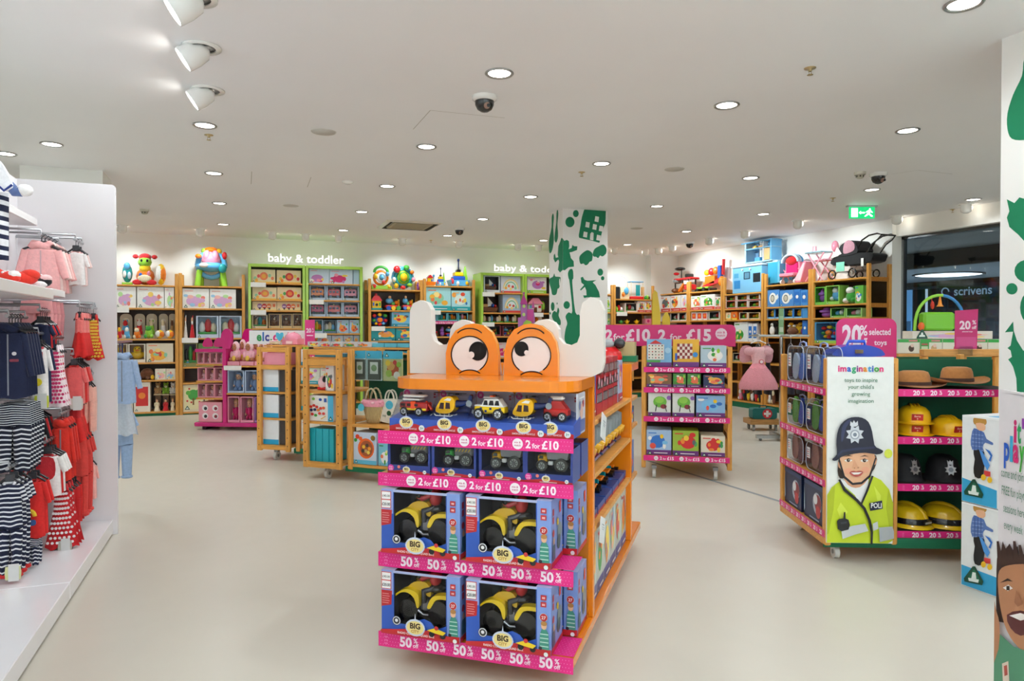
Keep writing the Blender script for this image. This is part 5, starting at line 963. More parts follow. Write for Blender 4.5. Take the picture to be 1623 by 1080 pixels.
def veh_heli(m):
    m.prism(smoothpts([(-.068, .03), (-.055, .056), (-.035, .08), (.0, .086), (.018, .07), (.015, .035), (-.01, .018), (-.055, .018)], 4), .018, .062, 'eeb415', None, None, True)
    m.prism([(-.052, .036), (-.044, .06), (-.028, .06), (-.03, .034)], .0165, .0178, '331c20'); m.prism([(-.022, .036), (-.02, .062), (-.002, .06), (0, .036)], .0165, .0178, '331c20'); m.prism([(-.03, .07), (-.012, .08), (.006, .078), (.0, .068)], .0165, .0178, 'f4f2ea')
    m.tube([(.0, .04, .055), (.045, .04, .058), (.078, .04, .066)], [.018, .012, .007], '1a2a5c', 8); m.prism([(.066, .06), (.08, .095), (.09, .09), (.084, .055)], .034, .046, '1a2a5c'); m.cyl((.078, .03, .06), (.078, .034, .06), .013, '8a949c', None, 12)
    m.cyl((-.018, .04, .084), (-.018, .04, .098), .004, '222222'); m.box(-.085, .06, .034, .046, .097, .1, '1c1c22')
    for y in (.022, .06): m.tube([(-.075, y, .012), (-.068, y, .006), (.0, y, .006), (.008, y, .01)], .003, 'e4e4e0', 5)
    for x in (-.05, -.01): m.tube([(x, .022, .006), (x, .03, .022)], .002, 'd8d8d4', 5)
def veh_car(m):
    m.box(-.066, .066, .018, .066, .022, .052, 'e8c216', None, .006); m.prism([(-.036, .05), (-.02, .08), (.04, .082), (.062, .054), (.062, .05)], .022, .062, 'eef0ee'); m.box(-.066, -.034, .02, .064, .05, .056, 'e9ecec', None, .003)
    for a, b in ((-.026, -.008), (-.002, .018), (.024, .042)): m.prism([(a, .056), (a + .006, .075), (b, .075), (b + .003, .056)], .0205, .0215, '20242c')
    for i in range(6): m.box(-.06 + i * .021, -.05 + i * .021, .0168, .0178, .038 if i % 2 else .028, .047 if i % 2 else .037, '1c2c5a')
    m.box(-.03, .03, .03, .054, .082, .088, 'c8ccd0', None, .002); m.box(.0, .014, .03, .054, .088, .094, 'd8501c'); m.box(-.075, -.066, .02, .064, .02, .034, '8a8e92')
    for x in (-.042, .042): wheel(m, x, .022, .022, .012, .07, 'e4e6e8')
def veh_engine(m):
    m.box(-.05, .05, .02, .066, .02, .052, 'b01f1c', None, .006); m.prism([(-.03, .05), (-.02, .08), (.02, .08), (.045, .05)], .024, .062, 'a01a18'); m.box(-.03, .03, .03, .056, .082, .098, 'ecece8', None, .006)
    for x in (-.03, .03): wheel(m, x, .02, .018, .014, .07)
def biglogo(a, x, z, s):
    """the round town badge: yellow disc with a point, dark BIG over it"""
    k = s * a.w / a.h
    a.p([(x + s * 1.25 * math.cos(i * .35), z + k * 1.0 * math.sin(i * .35)) for i in range(18)], 'c7cfe4'); a.p([(x - s * .12, z + k * .7), (x, z + k * 1.7), (x + s * .12, z + k * .7)], 'c7cfe4')
    a.c(x, z, s * 1.1, 'e8d48c', k * .78, 16); a.t('BIG', x, z - k * .1, k * .62, '3a2412', .06); a.t('CITY', x, z - k * .58, k * .32, 'b07820', .03)
def blister(vehicle, sub):
    w, d, h = .165, .12, .158
    tr = MB('card').add([(-w / 2, 0, 0), (w / 2, 0, 0), (w / 2, d, 0), (-w / 2, d, 0), (-w / 2, 0, .05), (w / 2, 0, .05), (w / 2, d, .07), (-w / 2, d, .07)], [(3, 2, 1, 0), (4, 5, 6, 7), (0, 1, 5, 4), (1, 2, 6, 5), (2, 3, 7, 6), (3, 0, 4, 7)], '2f50a8')
    a = Art(tr, -w / 2, 0, w, .05); a.p([(0, 0), (1, 0), (1, .3), (.7, .62), (.3, .62), (0, .4)], 'b01c22'); a.t('EMERGENCY VEHICLE', .45, .16, .13, 'e8dcd8', .02, 'c', .6); biglogo(a, .45, .72, .15); a.c(.86, .3, .075, 'dfe8ea'); a.t('3+', .86, .22, .18, '2a7a58', .03)
    cd_ = MB('card').prism(rrect(-w / 2 + .004, .07, w / 2 - .004, h, .012, 4), d - .004, d, 'b9b4c6')
    a = Art(cd_, -w / 2, 0, w, h, d - .004); a.p([(.03, .3), (.97, .3), (.97, .5), (.6, .66), (.3, .58), (.03, .62)], '5c6ca4'); a.c(.13, .9, .085, 'c22f7e'); a.t('2 for', .13, .91, .025, 'f4e8f0', .02); a.t('£10', .13, .87, .03, 'f4e8f0', .02)
    a.p([(.38, .9), (.44, .9), (.46, .925), (.54, .925), (.56, .9), (.62, .9), (.62, .885), (.38, .885)], '2a2430'); a.r(.86, .86, .92, .91, 'a83040'); a.r(.86, .79, .92, .84, 'a83040')
    v = MB('gloss'); v.T = T(0, .016, .056) @ Matrix.Scale(.98, 4) @ R(-6); vehicle(v)
    f = MB('film').add([(-w / 2 + .006, .004, .055), (w / 2 - .006, .004, .055), (w / 2 - .006, .085, .148), (-w / 2 + .006, .085, .148), (w / 2 - .006, d - .006, .148), (w / 2 - .006, d - .006, .072), (-w / 2 + .006, d - .006, .148), (-w / 2 + .006, d - .006, .072)], [(0, 1, 2, 3), (1, 5, 4, 2), (0, 3, 6, 7), (3, 2, 4, 6)], 'f6f8fa')
    return [('tray', tr), ('backing_card', cd_), ('toy_vehicle', v), ('blister_film', f)]
desc = ['red toy fire engine with white ladder', 'yellow toy helicopter', 'yellow chequered toy rescue car', 'yellow toy helicopter', 'red toy emergency van']
where = ['first in the row', 'next to the fire engine', 'between the helicopters', 'next to the chequered car', 'last in the row']
for i, (px, v) in enumerate(((617, veh_fire), (676.5, veh_heli), (737, veh_car), (800, veh_heli), (866, veh_engine))):
    x = FO.x(px, .012) + .083
    if i == 4: x = min(x, OW - .088)
    if i == 4:
        x = OW - .098
    stamp(None if i == 4 else ('blister', v.__name__), lambda: blister(v, 0), 'carded_toy', FO.at(x + (.0 if i < 4 else .012), .012 if i < 4 else .016, zr[0] + .002, 0 if i < 4 else 0), desc[i] + ' on card, ' + where[i] + ' under orange counter', 'toy', 'carded emergency vehicles')
m = MB('card').prism(rrect(-.075, 0, .075, .16, .012, 4), 0, .004, 'c9ccd8'); a = Art(m, -.075, 0, .15, .16, 0); a.r(.05, .05, .95, .35, '5c6ca4'); a.c(.5, .55, .2, 'd8b0a0'); a.c(.3, .7, .12, '6a78a8'); a.c(.7, .72, .1, 'a83040'); a.r(.2, .86, .8, .9, 'f2f2f4')
obj('backing_card', m, None, FO.at(OW - .006, .16, zr[0] + .002, 90), 'upright printed card at the open end of the emergency toy shelf', 'card')
def truck(m, body, skip):
    m.box(-.06, -.022, .02, .07, .03, .066, body, None, .006); m.box(-.062, -.05, .022, .068, .02, .036, body, None, .003); m.prism([(-.056, .05), (-.05, .063), (-.036, .063), (-.036, .05)], .0185, .0195, '203028')
    if skip: m.prism([(-.018, .05), (.062, .05), (.07, .084), (-.024, .084)], .018, .072, '8a8d90')
    else:
        m.box(-.018, .066, .018, .072, .04, .086, '6f7270', None, .006)
        for i in range(5): m.prism([(-.012 + i * .014, .06), (-.004 + i * .014, .072), (.001 + i * .014, .072), (-.007 + i * .014, .06)], .0165, .0175, 'c8a830')
    if skip:
        for i in range(6): m.box(-.02 + i * .014, -.014 + i * .014, .0168, .0178, .078, .084, 'd86a2a')
    m.box(-.02, .062, .024, .066, .026, .04, '2c2c2e'); m.box(-.016, .004, .014, .03, .026, .042, 'd4d6d4', None, .003)
    wheel(m, -.04, .024, .023, .01, .078, '8a8f8a'); wheel(m, .038, .028, .028, .01, .08, '8a8f8a', spokes=8)
def truckbox(body, skip):
    w, h, d = .185, .13, .13; m = MB('card'); N = '16204a'
    m.add([(-w / 2, 0, 0), (w / 2, 0, 0), (w / 2, d, 0), (-w / 2, d, 0), (-w / 2, 0, h), (w / 2, 0, h), (w / 2, d, h), (-w / 2, d, h)], [(3, 2, 1, 0), (1, 2, 6, 5), (2, 3, 7, 6), (3, 0, 4, 7)], '3c5290')
    x0, x1, z0, z1 = -w / 2 + .012, w / 2 - .008, .034, h - .008
    m.add([(-w / 2, 0, 0), (w / 2, 0, 0), (w / 2, 0, h), (-w / 2, 0, h), (x0, 0, z0), (x1, 0, z0), (x1, 0, z1), (x0, 0, z1)], [(0, 1, 5, 4), (1, 2, 6, 5), (2, 3, 7, 6), (3, 0, 4, 7)], '24367c')
    e = .003; m.add([(x0 - .008, e, z0), (x1 + .004, e, z0), (x1 + .004, d - e, z0), (x0 - .008, d - e, z0), (x0 - .008, e, h - e), (x1 + .004, e, h - e), (x1 + .004, d - e, h - e), (x0 - .008, d - e, h - e)], [(0, 1, 2, 3), (2, 1, 5, 6), (3, 2, 6, 7), (0, 3, 7, 4)], N)
    a = Art(m, -w / 2, 0, w, h); a.p([(0, 0), (1, 0), (1, .05), (.7, .1), (.4, .12), (0, .06)], 'b01c22'); a.c(.08, .16, .07, 'd0308a'); a.t('2 for', .08, .17, .04, 'f6e6f0', .02); a.t('£10', .08, .1, .05, 'f6e6f0', .02); a.c(.27, .2, .035, 'd87060'); biglogo(a, .45, .13, .07); a.c(.88, .08, .04, 'e4ecea'); a.t('3+', .88, .055, .05, '2a7a58', .02); a.r(.32, .02, .68, .045, 'd8b8b4')
    v = MB('gloss'); v.T = T(.004, .02, z0 + .002) @ Matrix.Scale(.95, 4); truck(v, body, skip)
    f = MB('film').add([(x0, .002, z0), (x1, .002, z0), (x1, .002, z1), (x0, .002, z1), (x0, d, h), (x1, d, h)], [(0, 1, 2, 3), (3, 2, 5, 4)], 'fafbfc')
    return [('carton', m), ('window_film', f), ('toy_truck', v)]
for i, (a, b) in enumerate(((618, 678), (685, 753), (762, 829), (833, 907))):
    x = (FO.x(a, .01) + FO.x(b, .01)) / 2; x = min(x, OW - .095)
    stamp(('truck', i > 1), lambda: truckbox('2a9a3c' if i < 2 else 'e0a818', i > 1), 'truck_box', FO.at(x, .008, zr[1] + .002), ('green refuse truck', 'yellow tipper truck')[i > 1] + ' in blue window carton, ' + ('outer one', 'inner one', 'inner one', 'outer one')[i] + ' of its colour', 'toy', 'boxed toy trucks on the orange unit')
for i, x in enumerate((.33, .55, OW - .1)): stamp(('truck', True), None, 'truck_box', FO.at(x, .17, zr[1] + .002), 'yellow tipper truck carton in the back row, %s from the open end' % ordn(2 - i), 'toy', 'boxed toy trucks on the orange unit')
def quad(m):
    Y = 'f2cc10'; D = '0b0b0c'
    for x, r in ((-.085, .054), (.09, .058)):
        for y0, y1_ in ((.02, .06), (.1, .135)): m.cyl((x, y0, r), (x, y1_, r), r, D, None, 18); m.cyl((x, y0 - .002, r), (x, y0, r), r * .5, '1a1a1c', None, 12)
    m.prism(smoothpts([(-.155, .118), (-.12, .14), (-.08, .142), (-.045, .12), (-.03, .08), (-.018, .084), (-.022, .135), (-.05, .155), (-.1, .158), (-.15, .132)], 3), .012, .052, Y, None, None, True)
    m.prism(smoothpts([(-.1, .15), (-.06, .185), (.0, .19), (.03, .165), (.035, .13), (.02, .125), (-.03, .15)], 3), .04, .11, 'dcb020', None, None, True)
    m.prism(smoothpts([(.03, .085), (.045, .12), (.07, .142), (.12, .148), (.165, .145), (.165, .128), (.12, .13), (.08, .124), (.06, .1), (.045, .08)], 3), .012, .052, Y, None, None, True)
    m.box(-.03, .09, .04, .11, .05, .11, '3a3c40', None, .01); m.tube([(-.03, .03, .06), (.0, .03, .04), (.05, .03, .045)], .008, 'a8aab0', 7, 'metal'); m.box(-.005, .03, .028, .05, .06, .11, '8a8c92', 'metal', .004)
    m.tube([(-.06, .05, .18), (-.045, .05, .215), (-.02, .02, .222)], .006, D, 6); m.ball((-.02, .02, .222), .012, D, 8)
    m.ball((.05, .08, .155), (.055, .045, .02), '222224', 10)
    m.ball((.045, .08, .205), (.034, .04, .045), 'b8242a', 12); m.tube([(.03, .05, .22), (-.01, .035, .205), (-.03, .03, .218)], .013, 'a82228', 7); m.ball((.02, .08, .243), .026, '26262a', 10); m.tube([(.045, .06, .16), (.0, .03, .15), (.005, .03, .1)], .016, '2a2a30', 7)
def quadbox():
    w, h, d = .335, .252, .175; m = MB('card'); B, L = '2b54ae', 'a9b2d6'
    m.add([(-w / 2, 0, 0), (w / 2, 0, 0), (w / 2, d, 0), (-w / 2, d, 0), (-w / 2, 0, h), (w / 2, 0, h), (w / 2, d, h), (-w / 2, d, h)], [(3, 2, 1, 0), (1, 2, 6, 5), (2, 3, 7, 6), (3, 0, 4, 7)], ['7f8ec4', '7f92cc', '5068b0', '8a9acb'])
    x0, x1, z0, z1 = -w / 2 + .055, w / 2 - .058, .045, h - .01
    W_ = [(x0 + .01, z0), (x0 + .09, z0), (x0 + .1, z0 + .02), (x0 + .13, z0 + .03), (x0 + .16, z0 + .02), (x0 + .18, z0 - .005), (x1, z0 + .012), (x1, z1), (x0, z1), (x0, z0 + .02)]
    fr_ = [(-w / 2, 0), (0, 0), (w / 2, 0), (w / 2, h), (-w / 2, h)]
    n = len(W_); V = [(x, 0, z) for x, z in fr_] + [(x, 0, z) for x, z in W_]; F = [(0, 1, 5 + 3, 5 + 2, 5 + 1, 5), (0, 5, 14, 4), (14, 5 + 8, 4), (1, 2, 5 + 6, 5 + 5, 5 + 4, 5 + 3), (2, 3, 5 + 7, 5 + 6), (3, 4, 5 + 8, 5 + 7)]
    m.add(V, F, [B, B, B, B, B, L])
    m.box(-w / 2, x0, .001, d, h - .001, h, 'b9bede').box(x1, w / 2, .001, d, h - .001, h, 'a9b6e0')
    e = .003; m.add([(x0 - .01, e, .03), (x1 + .01, e, .03), (x1 + .01, d - e, .03), (x0 - .01, d - e, .03), (x0 - .01, e, h - e), (x1 + .01, e, h - e), (x1 + .01, d - e, h - e), (x0 - .01, d - e, h - e)], [(0, 1, 2, 3), (2, 1, 5, 6), (3, 2, 6, 7), (0, 3, 7, 4)], '24262c')
    a = Art(m, -w / 2, 0, w, h)
    a.r(0, .62, .155, 1, '8fa0d6'); a.r(.84, 0, 1, 1, '7f9ad8'); a.p([(0, .42), (.13, .46), (.14, .68), (0, .68)], 'b31f26'); a.r(.0, .7, .13, .97, 'c22a2c'); a.r(.008, .71, .122, .83, 'f0eeee'); a.r(.008, .845, .122, .96, 'f0eeee'); a.t('£40.00', .065, .88, .035, '555555', .02, 'c', .1); a.t('£20.00', .065, .745, .045, '44444a', .03, 'c', .108)
    for i in range(5): a.r(.015, .62 - i * .035, .1 + .01 * (i % 2), .632 - i * .035, 'd88a88')
    a.p([(0, 0), (1, 0), (1, .1), (.84, .09), (.66, .13), (.4, .13), (.2, .09), (0, .06)], 'b51d22'); a.t('RADIO CONTROL QUAD BIKE', .45, .03, .032, 'efe2e0', .03, 'c', .52)
    for z in (.82, .72): a.r(.885, z, .95, z + .075, 'b3262c'); a.r(.9, z + .02, .935, z + .05, 'e0b0b0')
    a.c(.92, .57, .048, 'c8ccd8'); a.c(.92, .57, .043, 'b02228'); a.t('27', .92, .545, .045, 'f0e6e4', .03)
    a.p([(.87, .1), (.985, .1), (.975, .34), (.95, .4), (.9, .4), (.88, .33)], '3c8a78')
    for i in range(4): a.r(.88, .14 + i * .06, .975, .155 + i * .06, 'b8d8cc')
    a.c(.925, .45, .033, 'dfae8c', .055); a.c(.925, .485, .036, 'a8763c', .035); a.c(.885, .12, .02, '2a2a30')
    biglogo(a, .45, .16, .1)
    a.c(.66, .1, .035, '1c1c1e'); a.c(.8, .09, .035, '1c1c1e'); a.p([(.6, .15), (.7, .2), (.84, .15), (.8, .1), (.7, .12)], 'e2c020'); a.c(.72, .2, .025, 'b8242a'); a.c(.95, .04, .025, 'dfe6e4')
    a.c(.215, .24, .055, '101012'); a.c(.215, .24, .05, 'd8dade'); a.c(.215, .24, .04, '2a2a2c'); a.c(.215, .245, .02, 'e8e8ea')
    # printed side of the carton, seen past the open end of the shelf
    sd = MB('card'); sd.T = T(w / 2, 0, 0) @ R(90); b = Art(sd, 0, 0, d, h); b.r(0, 0, 1, .08, 'b51d22'); b.r(.1, .76, .22, .86, 'b3262c'); b.r(.1, .64, .22, .74, 'b3262c'); b.c(.16, .5, .08, 'b02228'); b.r(.66, .72, .82, .9, 'd8483c'); b.c(.7, .45, .2, '8a9290', .13); b.c(.62, .3, .16, '55585c'); b.p([(.05, .1), (.3, .1), (.28, .33), (.08, .33)], '34586a'); b.c(.17, .38, .07, 'c8987a'); b.c(.5, .62, .08, 'e2c020')
    m.v += sd.v; o = len(m.v) - len(sd.v); m.f += [[o + i for i in f] for f in sd.f]; m.k += sd.k; m.c += sd.c; m.s += sd.s
    q = MB('gloss'); q.T = T(-.008, .022, .034) @ Matrix.Diagonal((.76, .9, .86, 1)); quad(q)
    f = MB('film').add([(x, .002, z) for x, z in W_], [tuple(range(n))], 'fafbfc').add([(x0, .002, h - .001), (x1, .002, h - .001), (x1, d, h - .001), (x0, d, h - .001)], [(0, 1, 2, 3)], 'fafbfc')
    return [('carton', m), ('window_film', f), ('toy_quad_bike', q)]
for k, (z, dz) in enumerate(((zr[2], .003), (.145, .003))):
    for i, (a, b) in enumerate(((617, 747), (749, 905))):
        x = FO.x(a, -.004) + .17 if i == 0 else OW - .085 - .30 + .0
        x = (.195, .555)[i]
        stamp('quadbox', quadbox, 'quad_bike_box', FO.at(x, -.03, z + dz + .003), 'boxed yellow radio control quad bike, %s shelf, %s' % (('upper', 'bottom')[k], ('beside the outer edge', 'beside the gondola side')[i]), 'toy', 'boxed quad bikes')
        stamp('quadbox', quadbox, 'quad_bike_box', FO.at((.22, .61)[i], .17, z + dz + .002), 'boxed quad bike at the back of the %s shelf, %s' % (('upper', 'bottom')[k], ('mostly hidden', 'side showing through the open end')[i]), 'toy', 'boxed quad bikes')
# --- goods on its long side
def side(kind, x0, x1, z, h, label, cat, name, *ar, d=.3, y=.03):
    w = x1 - x0; M = FS.at((x0 + x1) / 2, y, z + .002)
    if kind == 'bx': return stamp(None, lambda: [('toy_box', carton(w, d, h, *ar))], name, M, label, cat, 'goods on the long side of the orange unit')
    if kind == 'wb': return stamp(None, lambda: winbox(w, d, h, ar[0], ar[1], toyspec(*ar[2])), name, M, label, cat, 'goods on the long side of the orange unit')
    return stamp(ar[1] if len(ar) > 1 else None, lambda: ar[0](w, d, h), name, M, label, cat, 'goods on the long side of the orange unit')
a0, a1 = y1 + .045, y2 - .01; L_ = a1 - a0
xs = lambda p: FS.x(p)
hS = .30
side('bx', a0, a0 + .16, zsd[0], .29, 'tall blue carton nearest the end, top side shelf of orange unit', 'box', 'toy_box', '3f6ab4', 'pic', 'b', 'b02a30', 201)
def busbox(w, d, h):
    m = carton(w, d, h, 'b8202c', 'plain', 'r'); a = Art(m, -w / 2, 0, w, h)
    for r in range(3):
        for c in range(4): a.r(.08 + c * .22, .2 + r * .26, .26 + c * .22, .38 + r * .26, '1c1418'); a.r(.1 + c * .22, .22 + r * .26, .17 + c * .22, .36 + r * .26, 'd8d0d4')
    a.c(.15, .62, .12, 'f0a0b4'); a.c(.6, .55, .1, 'f0a0b4')
    return [('toy_box', m)]
for i in range(4): side('fn', a0 + .18 + i * .15, a0 + .32 + i * .15, zsd[0], .25 + .0 * i, 'red carton of toy buses, %s from the tall blue carton' % ordn(i), 'box', 'toy_box', busbox)
for i in range(int((L_ - .79) / .155)): side('bx', a0 + .79 + i * .155, min(a0 + .94 + i * .155, a1 - .008 + i * .0), zsd[0], .22, 'pale blue carton with pink print, %s beyond the red bus cartons' % ordn(i), 'box', 'toy_box', 'b4c2e0', 'pic', ('k', 'b', 'y' if False else 'k')[i], 'b03a50', 211 + i)
def engine(w, d, h):
    m = MB('gloss'); R_ = 'b3161c'
    m.ball((0, d * .5, h * .25), (w * .48, d * .45, h * .25), R_, 14); m.box(-w * .46, w * .46, .02, d * .9, 0, h * .1, '24365e', None, .006)
    g = MB('gloss')
    for s in (-.26, .22): g.tube([(s * w, d * .8, h * .3), (s * w, d * .7, h * .8), (s * w, d * .4, h * .98), (s * w, d * .12, h * .8), (s * w, .04, h * .42)], w * .15, '7f8486', 10)
    y = MB('gloss')
    for s in (-.26, .22): y.cyl((s * w, .05, h * .46), (s * w, .0, h * .36), w * .13, 'e6ab1c', w * .11, 12)
    k = MB('gloss').ball((0, d * .6, h * .62), (w * .3, d * .3, h * .36), '1b1b1d', 12)
    return [('base', m), ('grey_pipe', g), ('yellow_nozzle', y), ('hood', k)]
for i in range(5): side('fn', a0 + .02 + i * (L_ - .03) / 5, a0 + i * (L_ - .03) / 5 + (L_ - .03) / 5, zsd[1], zsd[0] - zsd[1] - .06, 'red and black toy engine with grey pipes, %s along the side shelf' % ordn(i), 'toy', 'toy_engine', engine, ('engine', i) if i < 4 else None, d=.28)
def archbox(w, d, h):
    m = MB('card').prism(rrect(-w / 2, 0, w / 2, h, w * .4, 6, '1100'), d * .75, d * .78, '8f9398'); m.prism([(-w / 2, 0), (w / 2, 0), (w / 2, h * .22), (-w / 2, h * .22)], 0, d * .75, '2a4a94'); a = Art(m, -w / 2, 0, w, h, 0); a.r(0, 0, 1, .08, 'b0262c')
    v = MB('gloss'); v.T = T(0, .03, h * .225); prim(v, w * .8, d * .6, h * .55, toyspec('digger').replace('l;', 'o;')); v.v = [Vector((q.x, q.y, max(q.z, h * .225))) for q in v.v]
    return [('backing_card', m), ('toy_vehicle', v)]
for i in range(6): side('fn', a0 + .02 + i * .2, min(a0 + .2 + i * .2, a1), zsd[2], zsd[1] - zsd[2] - .05, 'toy digger on arched grey card, %s along the lower side shelf' % ordn(i), 'toy', 'carded_toy', archbox, ('arch', i) if i < 5 else None, d=.26)
for i in range(7): side('bx', a0 + .02 + i * .175, min(a0 + .185 + i * .175, a1), .145, zsd[2] - .145 - .05, 'tall thin carton with colourful bike print, %s along the base' % ordn(i), 'box', 'toy_box', 'c9cfc8', 'pic', ('o', 'r', 't', 'w')[i % 4], '4a4a8a', 220 + i, d=.1)
for k, z in enumerate([zr[0], zr[1], zr[2]]): side('bx', y2 + .06, OD - .03, z, (.2, .1, .2)[k], ('pale blue', 'dark blue', 'blue')[k] + ' carton in the rear end of the orange unit, %s shelf' % ('upper', 'middle', 'lower')[k], 'box', 'toy_box', ('a9c0e0', '232e50', '5a78b8')[k], 'pic', 'b', None, 230 + k, d=.4, y=.04) if k else None
x, _ = FO.xz(966, 575, OD - .2); m = MB('gloss').lathe([(.07, 0), (.08, .025), (.07, .06), (.04, .085), (.0001, .09)], 'c8161c', 20); h_ = MB('gloss').ball((-.01, 0, .105), (.04, .04, .03), '9aa0a4', 14); h_.ball((.06, .01, .11), (.036, .034, .034), '2a2c32', 12); h_.tube([(.0, 0, .11), (.06, .01, .1)], .012, '2a2c32', 6); e_ = MB('gloss').ball((-.05, -.02, .115), (.024, .024, .024), '8a9096', 10)
t = thing('toy_vacuum', 'red domed toy with grey and black top on the rear orange counter', 'toy', FO.at(x, OD - .2, zc + .004)); obj('body', m, t); obj('lid', h_, t); obj('knob', e_, t)
x, _ = FO.xz(1003, 572, OD - .12); obj('toy_tray', MB('card').box(-.09, .09, 0, .1, 0, .035, '0f7a52').box(-.08, .08, .01, .09, .035, .12, 'b7a878'), None, FO.at(min(x, OW - .1), OD - .16, zc + .002), 'green edged toy tray beside the red domed toy', 'toy')
# ------------------------------------------------------------------ the costume gondola with the child poster
I0 = fp(1307, 860, .12); FI = Frame(I0.x, I0.y, -24); ID = .80; IW = .40
L0 = FI.M @ Vector((0, ID, 0)); FIL = Frame(L0.x, L0.y, -114)
zl = [FIL.xz(1305, q, 0)[1] for q in (617, 696, 762, 842)]
zf = [FI.xz(1432, q, .05)[1] for q in (618, 693.5, 768, 843)]
ztop = FIL.xz(1236, 561, .0)[1]; BX1 = 1.18
t = thing('costume_gondola', 'oak costume gondola on castors with policeman poster on its end', 'display unit', FI.at())
def post(x, y, z0=.1, z1=None, c=OAK): return obj('post', MB('post').box(x, x + .035, y, y + .045, z0, z1 or ztop, c, ch=.005), t)
post(.002, .0); post(.002, ID - .045); post(IW - .005, .035); post(IW - .005, ID - .045); post(BX1, .04); post(BX1, ID - .045)
obj('base', MB('wood').box(.004, BX1 + .035, .05, ID, .10, .14, OAK), t)
obj('kickboard', MB('matte').box(.01, BX1 + .03, .04, .05, .08, .138, KICK), t)
obj('divider', MB('matte').box(IW - .04, IW - .015, .05, ID - .01, .14, ztop - .03, '0c5c40'), t)
obj('back_panel', MB('matte').box(IW + .03, BX1, .40, .42, .14, ztop - .02, '0d5f43'), t)
obj('end_board', MB('wood').box(.04, IW - .006, .004, .02, .14, ztop - .03, OAKD), t)
for z in zl: obj('shelf', MB('wood').box(.006, IW - .042, .05, ID - .05, z - .02, z, OAK), t)
for z in zf: obj('shelf', MB('matte').box(IW + .032, BX1 - .002, .055, .398, z - .02, z, '2a1a14'), t)
for k, z in enumerate(zl):
    m = strip(ID - .01, .04, '20%', .098, .035, False, False); m.T = Matrix.Identity(4)
    m.v = [R(-90) @ Vector((v.x, v.y - .001, v.z)) for v in m.v]; m.v = [Vector((v.x, v.y + ID - .005, v.z + z - .036)) for v in m.v]; obj('price_strip', m, t)
for k, z in enumerate(zf):
    m = strip(BX1 - IW - .04, .043, '20%', .098, .085, False, True); m.v = [Vector((v.x + IW + .034, v.y + .05, v.z + z - .04)) for v in m.v]; obj('price_strip', m, t)
for x, y in ((.1, .1), (.12, ID - .1), (BX1 - .1, .12)): obj('caster', MB('gloss').cyl((x - .014, y, .038), (x + .014, y, .038), .038, 'cfcdc8', None, 16).cyl((x - .016, y, .038), (x + .016, y, .038), .014, '8a8a8a', None, 10).box(x - .025, x + .025, y - .02, y + .02, .075, .1, '3a3c3e'), t)
# --- the poster
pz0, pz1 = FI.xz(1330, 861, -.012)[1], FI.xz(1330, 566, -.012)[1]; px0, px1 = FI.x(1312, -.012), FI.x(1417, -.012); pw, ph = px1 - px0, pz1 - pz0
m = MB('card').box(px0, px1, -.012, .002, pz0, pz1, 'eceeec'); a = Art(m, px0, pz0, pw, ph, -.012)
q = lambda L: [((x - 243) / 279, 1 - (y - 228) / 772) for x, y in L]
P = lambda L, c, sm=0: a.p(q(smoothpts(L, sm) if sm else L), c)
def E(cx, cy, rx, ry, c, n=22): P([(cx + rx * math.cos(6.283 * i / n), cy + ry * math.sin(6.283 * i / n)) for i in range(n)], c)
def words(b, x, y, h, c, bold=.02, al='c', wmax=None): a.t(b, (x - 243) / 279, 1 - (y - 228) / 772, h / 772, c, bold, al, wmax / 279 if wmax else None)
x = 287
for ch, c in zip('imagination', ('d4186f', 'd4186f', '2458b8', '2aa06a', '7a3a8a', 'd4186f', 'e08a1a', '3a9ed8', '2458b8', '3b9e38', 'd4186f')): words(ch, x, 288, 25, c, .05, 'l', 30); x += min(txt(ch, .05)[2] * 25 / CAP * ph / 772 / pw * 279, 30) + 2.2
for b, y, w in (('toys to inspire', 331, 140), ("your child's", 359, 110), ('growing', 388, 82), ('imagination', 417, 122)): words(b, 383, y, 16, '4f7f64', .008, 'c', w)
E(500, 626, 17, 19, 'd9e352')
J = 'c3d42a'
P([(243, 800), (262, 768), (300, 738), (345, 760), (400, 742), (432, 718), (470, 736), (505, 775), (521, 835), (521, 985), (500, 998), (243, 998)], J)
P([(243, 800), (262, 768), (276, 760), (270, 860), (250, 960), (243, 965)], 'aebc22'); P([(500, 770), (521, 830), (521, 940), (505, 930), (492, 850)], 'b0be22'); P([(440, 760), (470, 800), (462, 860), (450, 800)], 'd6e44e'); P([(300, 830), (330, 870), (300, 900), (285, 860)], 'd6e44e')
P([(296, 735), (318, 765), (360, 800), (382, 835), (405, 790), (418, 735), (395, 730), (340, 745)], 'f0f1f2', 2)
P([(312, 700), (416, 700), (412, 735), (380, 766), (345, 766), (318, 742)], 'd9a07c', 2)
P([(292, 640), (286, 700), (296, 730), (318, 720), (308, 650)], '2e1d15', 2); P([(440, 630), (452, 650), (440, 690), (425, 700), (428, 640)], '2e1d15', 2)
P([(298, 640), (292, 665), (302, 700), (325, 735), (352, 752), (380, 752), (410, 728), (430, 690), (438, 655), (430, 620), (310, 620)], 'e6b18c', 3)
E(296, 672, 9, 16, 'd59a76'); E(441, 655, 9, 18, 'd59a76'); E(330, 700, 17, 13, 'e9a688'); E(402, 694, 17, 13, 'e9a688'); P([(392, 625), (434, 622), (434, 660), (425, 690), (415, 650)], 'd8a07a', 2)
P([(294, 650), (316, 720), (350, 748), (385, 744), (418, 716), (444, 640), (448, 645), (424, 722), (388, 753), (348, 757), (310, 728), (288, 655)], '1a1a22')
